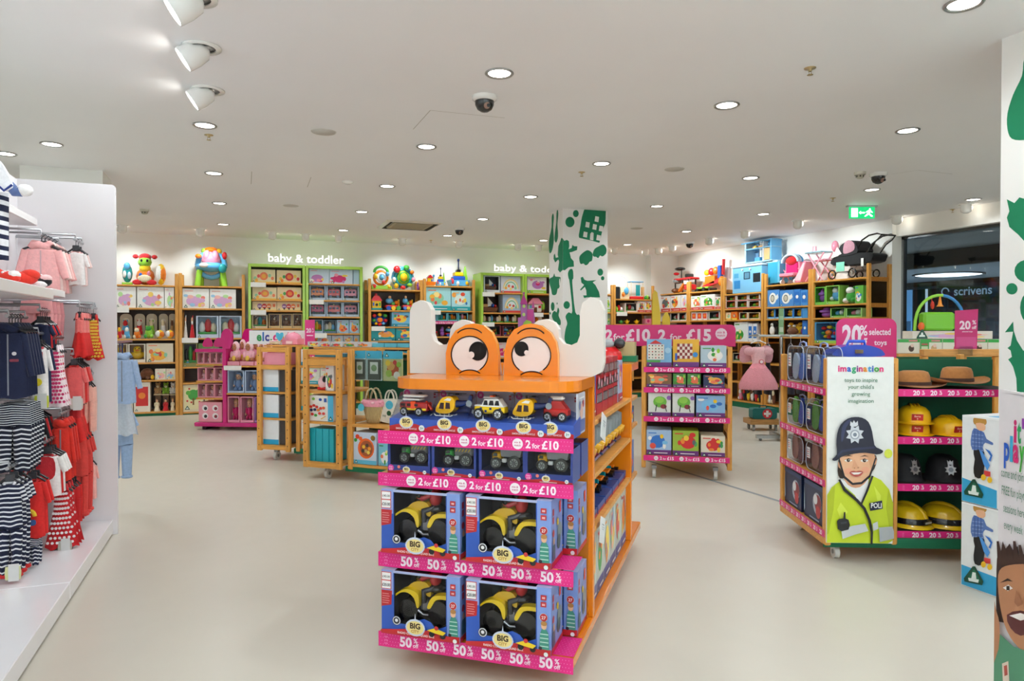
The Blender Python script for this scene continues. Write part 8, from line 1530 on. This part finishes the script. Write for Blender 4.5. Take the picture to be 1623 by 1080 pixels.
# --- clothes rack with the pink fairy dress
def dD(px, py, D): return atd(px, py, D)
rk = dD(1238, 540, 8.6); FK = Frame(rk.x, rk.y, -21)
zr = FK.z(1238, 533, 0)
t = thing('clothes_rack', 'chrome clothes rack with green sign holder behind the costume gondola', 'clothes rack', FK.at())
obj('pole', MB('metal').cyl((0, 0, .06), (0, 0, zr), .02, 'c8c8c8'), t); obj('base', MB('metal').box(-.3, .3, -.03, .03, .03, .07, 'b8b8b8').box(-.03, .03, -.3, .3, .03, .07, 'b8b8b8'), t)
obj('rail', MB('metal').cyl((-.34, 0, zr), (.34, 0, zr), .012, 'd0d0d0').cyl((0, -.3, zr), (0, .3, zr), .012, 'd0d0d0').box(-.36, .36, -.012, .012, zr + .012, zr + .018, 'd8d8d8'), t)
m = MB('card').box(-.03, .03, -.004, .004, zr + .02, FK.z(1238, 489, 0), '7faa78'); a = Art(m, -.03, zr + .02, .06, .3, -.004); a.r(.1, .1, .9, .3, 'c8d8c0'); a.r(.1, .6, .9, .75, 'a8c8a0'); obj('sign_holder', m, t)
for x in (-.25, .25): obj('caster', MB('gloss').cyl((x - .01, 0, .03), (x + .01, 0, .03), .03, '555555', None, 12), t)
GC = 'costumes on the chrome rack'
def darkdress(c):
    m = MB('cloth'); n = 16; V = []
    prof = [(.03, 0), (.1, -.03), (.09, -.12), (.08, -.24), (.11, -.42), (.14, -.62)]
    for k, (r, z) in enumerate(prof): V += [(r * math.cos(6.2832 * i / n) * (1 + .08 * (i % 2) * (k > 3)), r * .3 * math.sin(6.2832 * i / n), z) for i in range(n)]
    m.add(V, [(k * n + i, k * n + (i + 1) % n, k * n + n + (i + 1) % n, k * n + n + i) for k in range(5) for i in range(n)], c, None, True)
    h = MB('metal').tube([(0, 0, 0), (0, 0, .04), (.012, 0, .055), (0, 0, .068), (-.012, 0, .058)], .003, 'c8c8c8', 6).tube([(-.1, 0, -.03), (0, 0, .005), (.1, 0, -.03)], .005, 'd8d8d8', 6)
    return [('dress', m), ('hanger', h)]
for i, (x, c) in enumerate(((-.28, '141318'), (-.16, '1c1620'), (.12, '2a2430'), (.24, '141318'))):
    stamp(('dd', c), lambda: darkdress(c), 'costume', FK.at(x, .0, zr - .09, 80), 'dark costume on a hanger, %s along the chrome rack' % ordn(i), 'costume', GC)
dx = FK.x(1202, -.34); zd = lambda q_: FK.z(1200, 490 + q_ * .1943, -.34)
t = thing('fairy_dress', 'pink fairy dress with puffed net sleeves and full skirt on white hanger', 'dress', FK.at(dx, -.34, 0)); n = 28
sk = MB('tulle'); V = []
for k, (r, z) in enumerate(((.07, zd(450)), (.13, zd(500)), (.19, zd(560)), (.225, zd(620)), (.22, zd(655)))): V += [(r * (1 + .05 * math.sin(i * 2.7) * k / 3) * math.cos(6.2832 * i / n), r * .62 * (1 + .05 * math.sin(i * 2.7) * k / 3) * math.sin(6.2832 * i / n), z) for i in range(n)]
sk.add(V, [(k * n + i, k * n + (i + 1) % n, k * n + n + (i + 1) % n, k * n + n + i) for k in range(4) for i in range(n)], 'f0a8b4', None, True); obj('net_skirt', sk, t)
un = MB('cloth'); un.v = []; un.add([(v[0] * .93, v[1] * .93, v[2] + .01) for v in V], [(k * n + i, k * n + (i + 1) % n, k * n + n + (i + 1) % n, k * n + n + i) for k in range(4) for i in range(n)], 'ec98a4', None, True); obj('underskirt', un, t)
bd = MB('cloth').lathe([(.07, zd(450)), (.08, zd(400)), (.095, zd(350)), (.1, zd(330)), (.06, zd(310))], 'f0bcc2', 22, None, (0, 0, 0), 1, .55); obj('bodice', bd, t)
obj('badge', MB('card').cyl((.02, -.046, zd(430)), (.02, -.05, zd(430)), .028, 'e0566a', None, 14).cyl((.02, -.05, zd(430)), (.02, -.0525, zd(430)), .02, 'f6dfe2', None, 12), t)
for s in (-1, 1): obj('sleeve', MB('tulle').ball((s * .105, -.01, zd(345)), (.07, .05, .05), 'f4c4cc', 16), t)
w_ = MB('tulle')
for s in (-1, 1): w_.prism(smoothpts([(s * .02, zd(340)), (s * .09, zd(300)), (s * .17, zd(310)), (s * .2, zd(370)), (s * .17, zd(440)), (s * .06, zd(420))], 3), .07, .074, 'e8b0bc')
obj('wings', w_, t)
obj('hanger', MB('gloss').tube([(-.09, 0, zd(280)), (0, 0, zd(255)), (.09, 0, zd(280))], .007, 'f0f0f0', 7).tube([(0, 0, zd(255)), (0, 0, zd(225)), (.015, .0, zd(212)), (0, .02, zd(204))], .004, 'e8e8e8', 6), t)
obj('hook_arm', MB('metal').cyl((0, .02, zd(206)), (0, .33, zr + .0), .006, 'cfcfcf'), t)
f0 = fp(1210, 684); FF = Frame(f0.x, f0.y, -21); zz = lambda q_: FF.z(1212, 490 + q_ * .1943, 0)
t = thing('toy_cart', 'low wooden cart on castors carrying the green first aid bag', 'cart', FF.at()); xa, xb = FF.x(1190), FF.x(1190) + .42
obj('deck', MB('wood').box(xa, xb, 0, .3, zz(945), zz(905), 'b5834a'), t)
for x, y in ((xa + .06, .05), (xb - .06, .05), (xa + .06, .25), (xb - .06, .25)): obj('caster', MB('gloss').cyl((x - .012, y, .03), (x + .012, y, .03), .03, '8a8a86', None, 12).box(x - .015, x + .015, y - .015, y + .015, .05, zz(945), '777777'), t)
t = thing('first_aid_bag', 'green first aid bag with white cross in red circle', 'bag', FF.at((FF.x(1196) + FF.x(1196) + .33) / 2, .06, zz(905) + .003)); h = zz(818) - zz(905)
m = MB('cloth').prism(rrect(-.165, 0, .165, h, .03, 4), 0, .16, '1f6b66'); obj('bag_body', m, t)
m = MB('card'); a = Art(m, -.165, 0, .33, h, 0); a.c(.6, .5, .2, 'c8303a'); a.r(.55, .2, .65, .8, 'ece6e4'); a.r(.46, .4, .74, .6, 'ece6e4'); obj('cross_badge', m, t); obj('handle', MB('cloth').tube([(-.05, .08, h), (-.04, .08, h + .03), (.04, .08, h + .03), (.05, .08, h)], .008, '184f4c', 6), t)
# ------------------------------------------------------------------ the clothes wall
GX0, GX1, PY = -1.33, -.81, 5.27
t = thing('clothes_gondola', 'white clothes wall unit with side panel, shelves, rails and low plinth', 'display unit', Matrix.Identity(4)); WH = 'ece9ec'
obj('side_panel', MB('paint').prism(rrect(GX0 - .02, 0, -.785, 2.315, .02, 3, '1000'), PY, PY + .04, WH), t)
obj('back_panel', MB('paint').box(GX0 - .06, GX0, 1.2, PY - .001, .0, 2.31, WH), t)
for a_, b_ in ((1.2, 4.02), (4.026, PY - .002)): obj('plinth', MB('gloss').box(GX0, GX1, a_, b_, .012, .1, 'efeef2', ch=.004), t)
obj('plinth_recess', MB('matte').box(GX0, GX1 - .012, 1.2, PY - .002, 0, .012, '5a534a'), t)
obj('shelf', MB('gloss').box(GX0 + .001, -.95, 1.2, 4.40, 1.52, 1.575, 'f0eeee', ch=.004), t); obj('shelf', MB('gloss').box(GX0 + .001, -.955, 4.403, 4.69, 1.54, 1.58, 'f0eeee', ch=.004), t)
obj('upper_shelf', MB('gloss').box(GX0 + .001, -1.16, 4.26, 5.0, 1.985, 2.03, 'eeecec', ch=.004), t)
FLs = {}
def FLy(y): return FLs.setdefault(y, Frame(0, y, 0))
def rail(x, z, y0, y1_):
    m = MB('metal').cyl((x, y0, z), (x, y1_, z), .009, 'bfc0c4').tube([(GX0 + .002, y1_ - .03, z + .03), (x, y1_ - .03, z + .03), (x, y1_ - .03, z)], .007, 'b0b2b6', 6).tube([(GX0 + .002, y0 + .03, z + .03), (x, y0 + .03, z + .03), (x, y0 + .03, z)], .007, 'b0b2b6', 6)
    obj('rail', m, t)
def sheet(m, w, h, prof, cols, tk=.03, fold=.005, k=5, ph=0., z0=0., fin='cloth', x0=0.):
    """soft cloth body hanging from z0: prof(v) = half width share, cols(v) = colour"""
    nv = 30; nu = 10; V = []; F = []; C = []
    for s in (-1, 1):
        o = len(V)
        for j in range(nv + 1):
            v = j / nv
            for i in range(nu + 1):
                u = -1 + 2 * i / nu; y = s * (tk * (1 - u * u) ** .5 * (.55 + .45 * math.sin(3.14 * min(1, v * .6 + .25))) + .002) + fold * v * math.sin(k * u + ph + s) - (.01 * v)
                V.append((x0 + prof(v) * w * u, y, z0 - v * h + .01 * (1 - v) * (-abs(u)) - .012 * (1 - u * u) * (v < .01) + fold * .8 * math.sin(k * u + ph) * v))
        for j in range(nv):
            for i in range(nu): a_ = o + j * (nu + 1) + i; F.append((a_, a_ + 1, a_ + nu + 2, a_ + nu + 1) if s > 0 else (a_, a_ + nu + 1, a_ + nu + 2, a_ + 1)); C.append(cols((j + .5) / nv))
    return m.add(V, F, C, fin, True)
def stripes(a_, b_, n=9): return lambda v: a_ if int(v * n * 3) % 3 else b_
def polka(m, w, h, prof, c, tk, n=5, z0=0., r=.008, x0=0.):
    for j in range(int(n * h / w)):
        for i in range(n):
            u = -.85 + 1.7 * (i + .5 * (j % 2)) / (n - .5); v = (j + .7) / (n * h / w + .5)
            if v < .97: x, z, y = x0 + prof(v) * w * u, z0 - v * h, -(tk * (1 - u * u) ** .5 + .017); m.add([(x + r * math.cos(q_ * 1.047), y, z + r * math.sin(q_ * 1.047)) for q_ in range(6)], [tuple(range(6))], c, 'cloth')
def garment(kind, w, h, c1, c2, pat=None, c3='f2f0ee'):
    """parts of one hanging garment, shoulders at z=0"""
    P_ = []; m = MB('cloth'); col = stripes(c1, c2, max(5, min(10, int(h / .03)))) if pat == 'stripe' else (lambda v: c1)
    if kind in ('jacket', 'tee', 'romper'):
        bh = h if kind != 'romper' else h * .5; pr = lambda v: .34 + .05 * v if v > .1 else .3 + .4 * v
        sheet(m, w, bh, pr, col, .035, .005, 5, h * 9)
        if pat == 'dots': polka(m, w, bh, pr, c2, .035)
        P_.append(('body', m)); L_ = .62 if kind == 'jacket' else .36
        for s in (-1, 1):
            sl = MB('cloth'); n = 9; pts = [(s * w * (.3 + .2 * q_ / n), -.004 * q_ / n, -.02 - bh * L_ * q_ / n) for q_ in range(n + 1)]; cs = c3 if pat in ('yoke',) else c1
            for q_ in range(n): sl.tube(pts[q_:q_ + 2], [w * (.12 - .04 * q_ / n), w * (.12 - .04 * (q_ + 1) / n)], (c2 if pat == 'stripe' and q_ % 2 else cs), 8, 'cloth')
            P_.append(('sleeve', sl))
        if kind == 'jacket':
            hd = MB('cloth').tube([(w * .2 * math.cos(a_), .015 * math.sin(a_), .01 + .012 * math.sin(a_ * 2)) for a_ in [i * .628 for i in range(10)]], .022, c2 if pat == 'trim' else c1, 8, 'cloth', True); P_.append(('hood', hd))
            P_.append(('zip', MB('gloss').box(-.003, .003, -.043, -.036, -bh * .95, -.02, 'c9a8ac' if c1[0] in 'ef' else '8a8e98')))
        else: P_.append(('collar', MB('cloth').tube([(w * .16 * math.cos(a_), .016 * math.sin(a_) - .004, -.006 - .012 * (math.sin(a_) < 0)) for a_ in [i * .628 for i in range(10)]], .007, c2, 6, 'cloth', True)))
        if pat == 'yoke': P_.append(('front_patch', MB('cloth').prism(smoothpts([(-w * .2, -.02), (w * .2, -.02), (w * .24, -h * .5), (0, -h * .62), (-w * .24, -h * .5)], 3), -.05, -.042, c2)))
        if pat == 'arc': P_.append(('motif', MB('cloth').tube([(w * .17 * math.cos(a_) - .01, -.047, -h * .62 + w * .2 * math.sin(a_)) for a_ in [i * .35 for i in range(10)]], .011, 'e8c030', 6, 'cloth').prism(rrect(-w * .2, -h * .78, w * .14, -h * .68, .01, 2), -.049, -.044, '3f5f9a')))
        if pat == 'badge': P_.append(('badge', MB('cloth').cyl((w * .14, -.03, -h * .34), (w * .14, -.044, -h * .34), w * .05, 'd8d4d8', None, 12).prism(rrect(w * .04, -h * .46, w * .24, -h * .42, .004, 2), -.046, -.04, '8a3a4a')))
        if pat == 'sun': P_.append(('motif', MB('cloth').cyl((0, -.03, -h * .62), (0, -.05, -h * .62), w * .17, 'ead824', None, 16).prism(smoothpts([(-w * .2, -.03), (w * .2, -.03), (w * .12, -h * .4), (-w * .12, -h * .4)], 2), -.046, -.04, 'c8404a')))
    if kind == 'romper':
        for s in (-1, 1):
            lg = MB('cloth'); sheet(lg, w, h * .52, lambda v: .19 - .05 * v, stripes(c1, c2, max(5, min(10, int(h / .05)))) if pat == 'stripe' else col, .03, .004, 4, s, -h * .48, 'cloth', s * w * .19); P_.append(('leg', lg)); P_.append(('cuff', MB('cloth').tube([(s * w * .19 + w * .13 * math.cos(a_), -.01 + .022 * math.sin(a_), -h + .0) for a_ in [i * .628 for i in range(10)]], .012, c3, 6, 'cloth', True)))
    if kind == 'legs':
        m = MB('cloth'); sheet(m, w, h * .34, lambda v: .36 + .04 * v, col, .03, .003); P_.append(('waist', m))
        for s in (-1, 1): lg = MB('cloth'); sheet(lg, w, h * .7, lambda v: .2 - .04 * v, col, .028, .004, 4, s, -h * .3, 'cloth', s * w * .2); P_.append(('leg', lg))
    if kind == 'dress':
        pr = lambda v: .22 + .06 * v if v < .35 else .24 + .4 * (v - .35); sheet(m, w, h, pr, (lambda v: c1 if v < .38 else c2) if pat != 'dots' else (lambda v: c1), .04, .011, 7, h * 7)
        if pat == 'dots': polka(m, w, h, pr, c2, .045, 6, 0, .0085)
        P_.append(('body', m))
        for s in (-1, 1): P_.append(('strap', MB('cloth').tube([(s * w * .16, -.01, -.01), (s * w * .13, 0, .025), (s * w * .1, .01, -.01)], .009, c1, 6, 'cloth')))
    return P_
def hangerparts():
    return [('bar', MB('gloss').tube([(-.085, 0, -.028), (-.03, 0, .0), (.03, 0, .0), (.085, 0, -.028)], .0065, '2b2c30', 7).box(-.03, .03, -.006, .006, -.012, .024, '3a3b40', None, .003)), ('hook', MB('metal').tube([(0, 0, .02), (0, 0, .045), (.014, 0, .058), (.0, 0, .072), (-.012, 0, .062)], .003, '55575c', 6))]
G_ = 'baby clothes on the clothes wall'; UID = [0]
def hang(desc, where, xa, xb, pt, pb, y, n, dy, kind, cols, pat=None, c3='f2f0ee', tagc=None, ry=0, hang_=True):
    """a run of one garment along a rail: the first is measured in the photograph at depth y, the rest follow behind it"""
    f = FLy(y); x0, z0 = f.xz(xa, pt); x1, _ = f.xz(xb, pt); zb_ = f.xz((xa + xb) / 2, pb)[1]; w = (x1 - x0); h = z0 - zb_; cx = (x0 + x1) / 2; UID[0] += 1
    for i in range(n):
        c1, c2 = cols[i % len(cols)]; yy = y + i * dy
        if yy > PY - .05: break
        lab = desc if n == 1 else ('front ' + desc if i == 0 else '%s, %s behind the front one' % (desc, ordn(i - 1)))
        def f_():
            q_ = garment(kind, w, h, c1, c2, pat, c3)
            if i == 0 and tagc: q_.append(('price_tag', MB('card').add([(.02 + .035 * math.cos(a_ * .785) * (1.3 if a_ % 2 else 1), -.06, -h * .96 + .035 * math.sin(a_ * .785) * (1.3 if a_ % 2 else 1)) for a_ in range(8)], [tuple(range(8))], tagc).box(.0, .045, -.063, -.061, -h * .96 - .04, -h * .96 + .045, 'dcdcda')))
            for _, m_ in q_: m_.v = [Vector((v.x, v.y * .6, v.z)) for v in m_.v]
            return q_
        stamp(('g', UID[0], c1, c2, i == 0), f_, 'baby_' + dict(jacket='jacket', tee='shirt', romper='romper', legs='trousers', dress='dress')[kind], T(cx, yy, z0) @ R(ry), lab + ', ' + where, 'baby clothes', G_)
        if hang_: stamp('hanger', hangerparts, 'clothes_hanger', T(cx, yy + .004, z0 + .014) @ Matrix.Diagonal((min(1.15, w * (.62 if kind in ('dress', 'legs') else .78) / .17), 1, 1, 1)), 'black hanger of the ' + lab, 'hanger', 'black clothes hangers')
    if hang_: rail(cx, z0 + .014 + .058, y - .04, min(y + n * dy + .06, PY - .01))
PK, SM, RD, NV, WT = 'f3b3b3', 'e5736f', 'd3221f', '141d3e', 'f3efef'
hang('pale pink padded hooded jacket', 'top rail by side panel', 27, 104, 391, 462, 4.82, 5, .075, 'jacket', ((PK, 'f8d0ce'), ('f6dcd8', 'f8e4e0'), ('f4c4c0', WT)), None, PK)
hang('pale pink trousers', 'below the pink jackets', 24, 92, 474, 540, 4.82, 4, .09, 'legs', (('eba3a5', PK), ('e2989c', PK)), hang_=False)
hang('white and pink baby top', 'beside the side panel', 100, 140, 398, 452, 5.06, 2, .07, 'tee', ((WT, 'f2b8b4'), ('f6d8d4', SM)))
hang('salmon top with red skirt', 'upper rail by side panel', 111, 141, 504, 566, 4.94, 5, .055, 'dress', ((SM, RD), ('e8837e', RD)))
hang('red dress with yellow spots', 'nearest to the side panel', 130, 166, 506, 570, 5.17, 1, .05, 'dress', ((RD, 'ecc84a'),), 'dots')
hang('navy hooded jacket with badge', 'cut by the left edge', -22, 50, 524, 632, 4.22, 5, .05, 'jacket', ((NV, '1c2850'),), 'badge')
hang('white top with red and yellow motif', 'behind the navy jackets', 40, 82, 550, 640, 4.52, 2, .06, 'tee', ((WT, 'c8404a'), ('20284a', WT)), 'sun', WT, 'd8dc3a')
hang('white baby dress with pink spots', 'middle rail', 64, 107, 556, 646, 4.72, 3, .05, 'dress', (('f4e2e8', 'd0306a'), ('f8eef0', 'd0306a'), ('f4e2e8', 'c8404a')), 'dots')
hang('rose pink baby top', 'middle rail near side panel', 98, 136, 580, 642, 4.92, 4, .06, 'tee', (('dd5c5c', RD), ('e8827e', SM), (RD, 'e8c84a')), None, WT, 'd8d0c8')
hang('peach trousers', 'close to the side panel', 126, 154, 612, 684, 5.12, 2, .06, 'legs', (('f2b6a6', PK), ('f4c0b4', PK)))
hang('dark striped leggings', 'under the navy jackets', -20, 58, 640, 748, 4.26, 6, .05, 'legs', (('10162c', 'dfe2e8'),), 'stripe', hang_=False)
hang('red hooded jacket', 'lower rail', 76, 118, 676, 762, 4.70, 3, .06, 'jacket', (('d62a1c', 'e04030'), ('c8241c', WT)))
hang('long coral baby suit', 'lower rail near side panel', 112, 144, 694, 815, 4.98, 3, .07, 'romper', (('d8433c', WT), ('d0302c', SM)), None, 'd8433c')
hang('pale pink baby top', 'lower rail against side panel', 133, 156, 735, 790, 5.16, 1, .05, 'tee', (('f4b4ac', PK),))
hang('navy and white striped romper', 'bottom rail', -12, 42, 766, 912, 4.12, 3, .07, 'romper', (('121a38', 'e6e8ee'),), 'stripe', 'c42424', 'd8d8a0')
hang('red sweater with yellow arc', 'bottom rail', 24, 78, 762, 852, 4.34, 2, .06, 'tee', ((RD, 'b81a1a'),), 'arc', RD)
hang('striped leggings', 'under the red sweaters', 34, 66, 852, 895, 4.34, 2, .06, 'legs', (('141c3a', 'e6e8ee'),), 'stripe', hang_=False)
hang('white top with red bib front', 'lower middle rail', 44, 104, 722, 786, 4.52, 3, .05, 'tee', ((WT, 'b8202a'), (RD, WT)), 'yoke')
hang('red polka dot dress', 'bottom rail', 70, 126, 778, 868, 4.66, 3, .06, 'dress', (('c4161f', 'f4eeee'),), 'dots', WT, 'b8b4a8')
hang('black and red baby top', 'behind the striped leggings', 26, 76, 662, 742, 4.6, 4, .05, 'tee', (('15131a', 'b8202a'), ('b81c22', WT)))
hang('dark red spotted top', 'behind the white bib front', 8, 54, 716, 772, 4.5, 5, .05, 'tee', (('a8161c', 'f0e8e8'), (WT, RD)), 'dots')
hang('navy knitted baby top', 'above the white tops', 42, 86, 512, 552, 4.62, 4, .045, 'tee', ((NV, WT), ('c41c24', WT)))
hang('coral baby skirt', 'behind the rose pink tops', 100, 138, 640, 700, 4.96, 4, .055, 'dress', (('b81c22', RD), ('d8433c', 'c8281f')))
hang('scarlet baby trousers', 'behind the polka dot dress', 96, 132, 770, 830, 4.9, 4, .06, 'legs', (('c41c20', RD), (RD, RD)))
# --- top corner outfit and slippers on the shelf
f = FLy(4.05); x0, z0 = f.xz(-34, 300); x1, _ = f.xz(14, 300); zb_ = f.xz(0, 412)[1]; w = x1 - x0; h = z0 - zb_
t2 = thing('display_outfit', 'navy and white striped stuffed outfit with white yoke and mitten, upper left', 'baby clothes', T((x0 + x1) / 2, 4.05, z0))
m = MB('cloth'); sheet(m, w, h, lambda v: .5, (lambda v: NV if int(v * 14) % 2 else 'eceef2'), .05, .003); obj('striped_body', m, t2)
L_ = lambda L: [(a_ - (x0 + x1) / 2, b_ - z0) for a_, b_ in [f.xz(*q_) for q_ in L]]
obj('yoke', MB('cloth').prism(smoothpts(L_([(-30, 250), (0, 256), (12, 268), (27, 297), (24, 304), (14, 306), (0, 292), (-30, 300)]), 3), -.075, -.035, 'f0f1f6'), t2); obj('trim', MB('cloth').tube([(a_, -.076, b_) for a_, b_ in L_([(27, 298), (14, 307), (0, 294), (-20, 298)])], .006, '2c3f86', 6), t2)
(a0_, b0_), (a1_, b1_), (a2_, b2_) = L_([(14, 290), (30, 308), (44, 305)])
obj('cuff', MB('cloth').tube([(a0_, -.04, b0_), (a1_, -.05, b1_), ((a1_ + a2_) / 2, -.05, (b1_ + b2_) / 2)], [.02, .024, .026], '5f74a8', 10), t2); obj('mitten', MB('cloth').ball((a2_, -.05, b2_), (.036, .03, .03), 'f4f2f2', 12), t2)
obj('hanger_hook', MB('metal').tube([(0, 0, 0), (0, 0, 2.0 - z0)] if z0 < 1.9 else [(0, 0, -.02), (-.05, 0, -.02), (-.15, 0, .05)], .004, '8a8a8a', 6), t2)
def slip(c, c2):
    m = MB('cloth').ball((0, 0, .035), (.045, .085, .035), c, 14, None, -1, 1); m.ball((0, .05, .055), (.036, .045, .03), c, 12); q_ = MB('cloth').ball((0, -.055, .05), (.03, .03, .022), c2, 10)
    for i in range(5): q_.ball((-.03 + .015 * i, -.02, .068 - .004 * abs(i - 2)), .007, 'f4eeee', 6)
    return [('sole', m), ('toe_patch', q_)]
for i, (px, y, r_, c, c2) in enumerate(((8, 4.15, 60, 'd8301f', 'f0e8e4'), (30, 4.18, -70, 'd8301f', 'a81c18'), (62, 4.45, 50, '1c1a20', 'f0c8c8'), (24, 4.32, 20, 'e85a4a', 'f4b0a8'))):
    x = FLy(y).x(px); stamp(None, lambda: slip(c, c2), 'baby_slipper', T(x, y, 1.578 if y < 4.4 else 1.582) @ R(r_), ('red slipper with white toe at the shelf end by the frame edge', 'red slipper with dark toe lying behind the white-toed one', 'black slipper with pale toe at the far end of the shelf', 'coral slipper standing behind the red slippers')[i], 'slipper', 'baby slippers on the white shelf')
x = FLy(4.24).x(48); obj('folded_cloth', MB('cloth').box(-.06, .06, -.05, .05, 0, .03, 'f2eeee', None, .012), None, T(x, 4.28, 1.577), 'folded white cloth between the slippers on the white shelf', 'baby clothes')
# --- blue coats on the far side of the panel
f = FLy(5.75); z1_ = f.xz(196, 560)[1]; xh = f.x(194)
t2 = thing('coat_rail', 'chrome arm on the back of the side panel holding blue coats', 'clothes rail', T(xh, 0, 0)); obj('arm', MB('metal').box(-.012, .012, PY + .041, 6.15, z1_ + .075, z1_ + .09, 'b8bac0').box(-.16, .0, PY + .041, PY + .055, z1_ + .06, z1_ + .11, 'b8bac0'), t2)
for i, (xa, xb, pt, pb, y, kind, c, c2, d_) in enumerate(((166, 222, 568, 640, 5.70, 'jacket', 'a4bbdd', 'b8cbe6', 'ruffled pale blue coat'), (168, 219, 600, 690, 5.82, 'dress', '8fa9d0', 'c9d2de', 'pale blue and grey dress'), (164, 217, 655, 756, 5.94, 'romper', '9cb5d8', 'a8bede', 'padded pale blue snowsuit'))):
    f = FLy(y); x0, z0 = f.xz(xa, pt); x1, _ = f.xz(xb, pt); zb_ = f.xz(190, pb)[1]
    P_ = garment(kind, x1 - x0, z0 - zb_, c, c2, None, c); P_.append(('hanger_loop', MB('cloth').tube([(0, 0, -.01), (0, 0, z1_ + .074 - z0)], .005, '2a3560', 6)))
    stamp(None, lambda: P_, 'baby_coat', T((x0 + x1) / 2, y, z0), d_ + ' past the edge of the white clothes panel', 'baby clothes', 'blue clothes behind the panel')
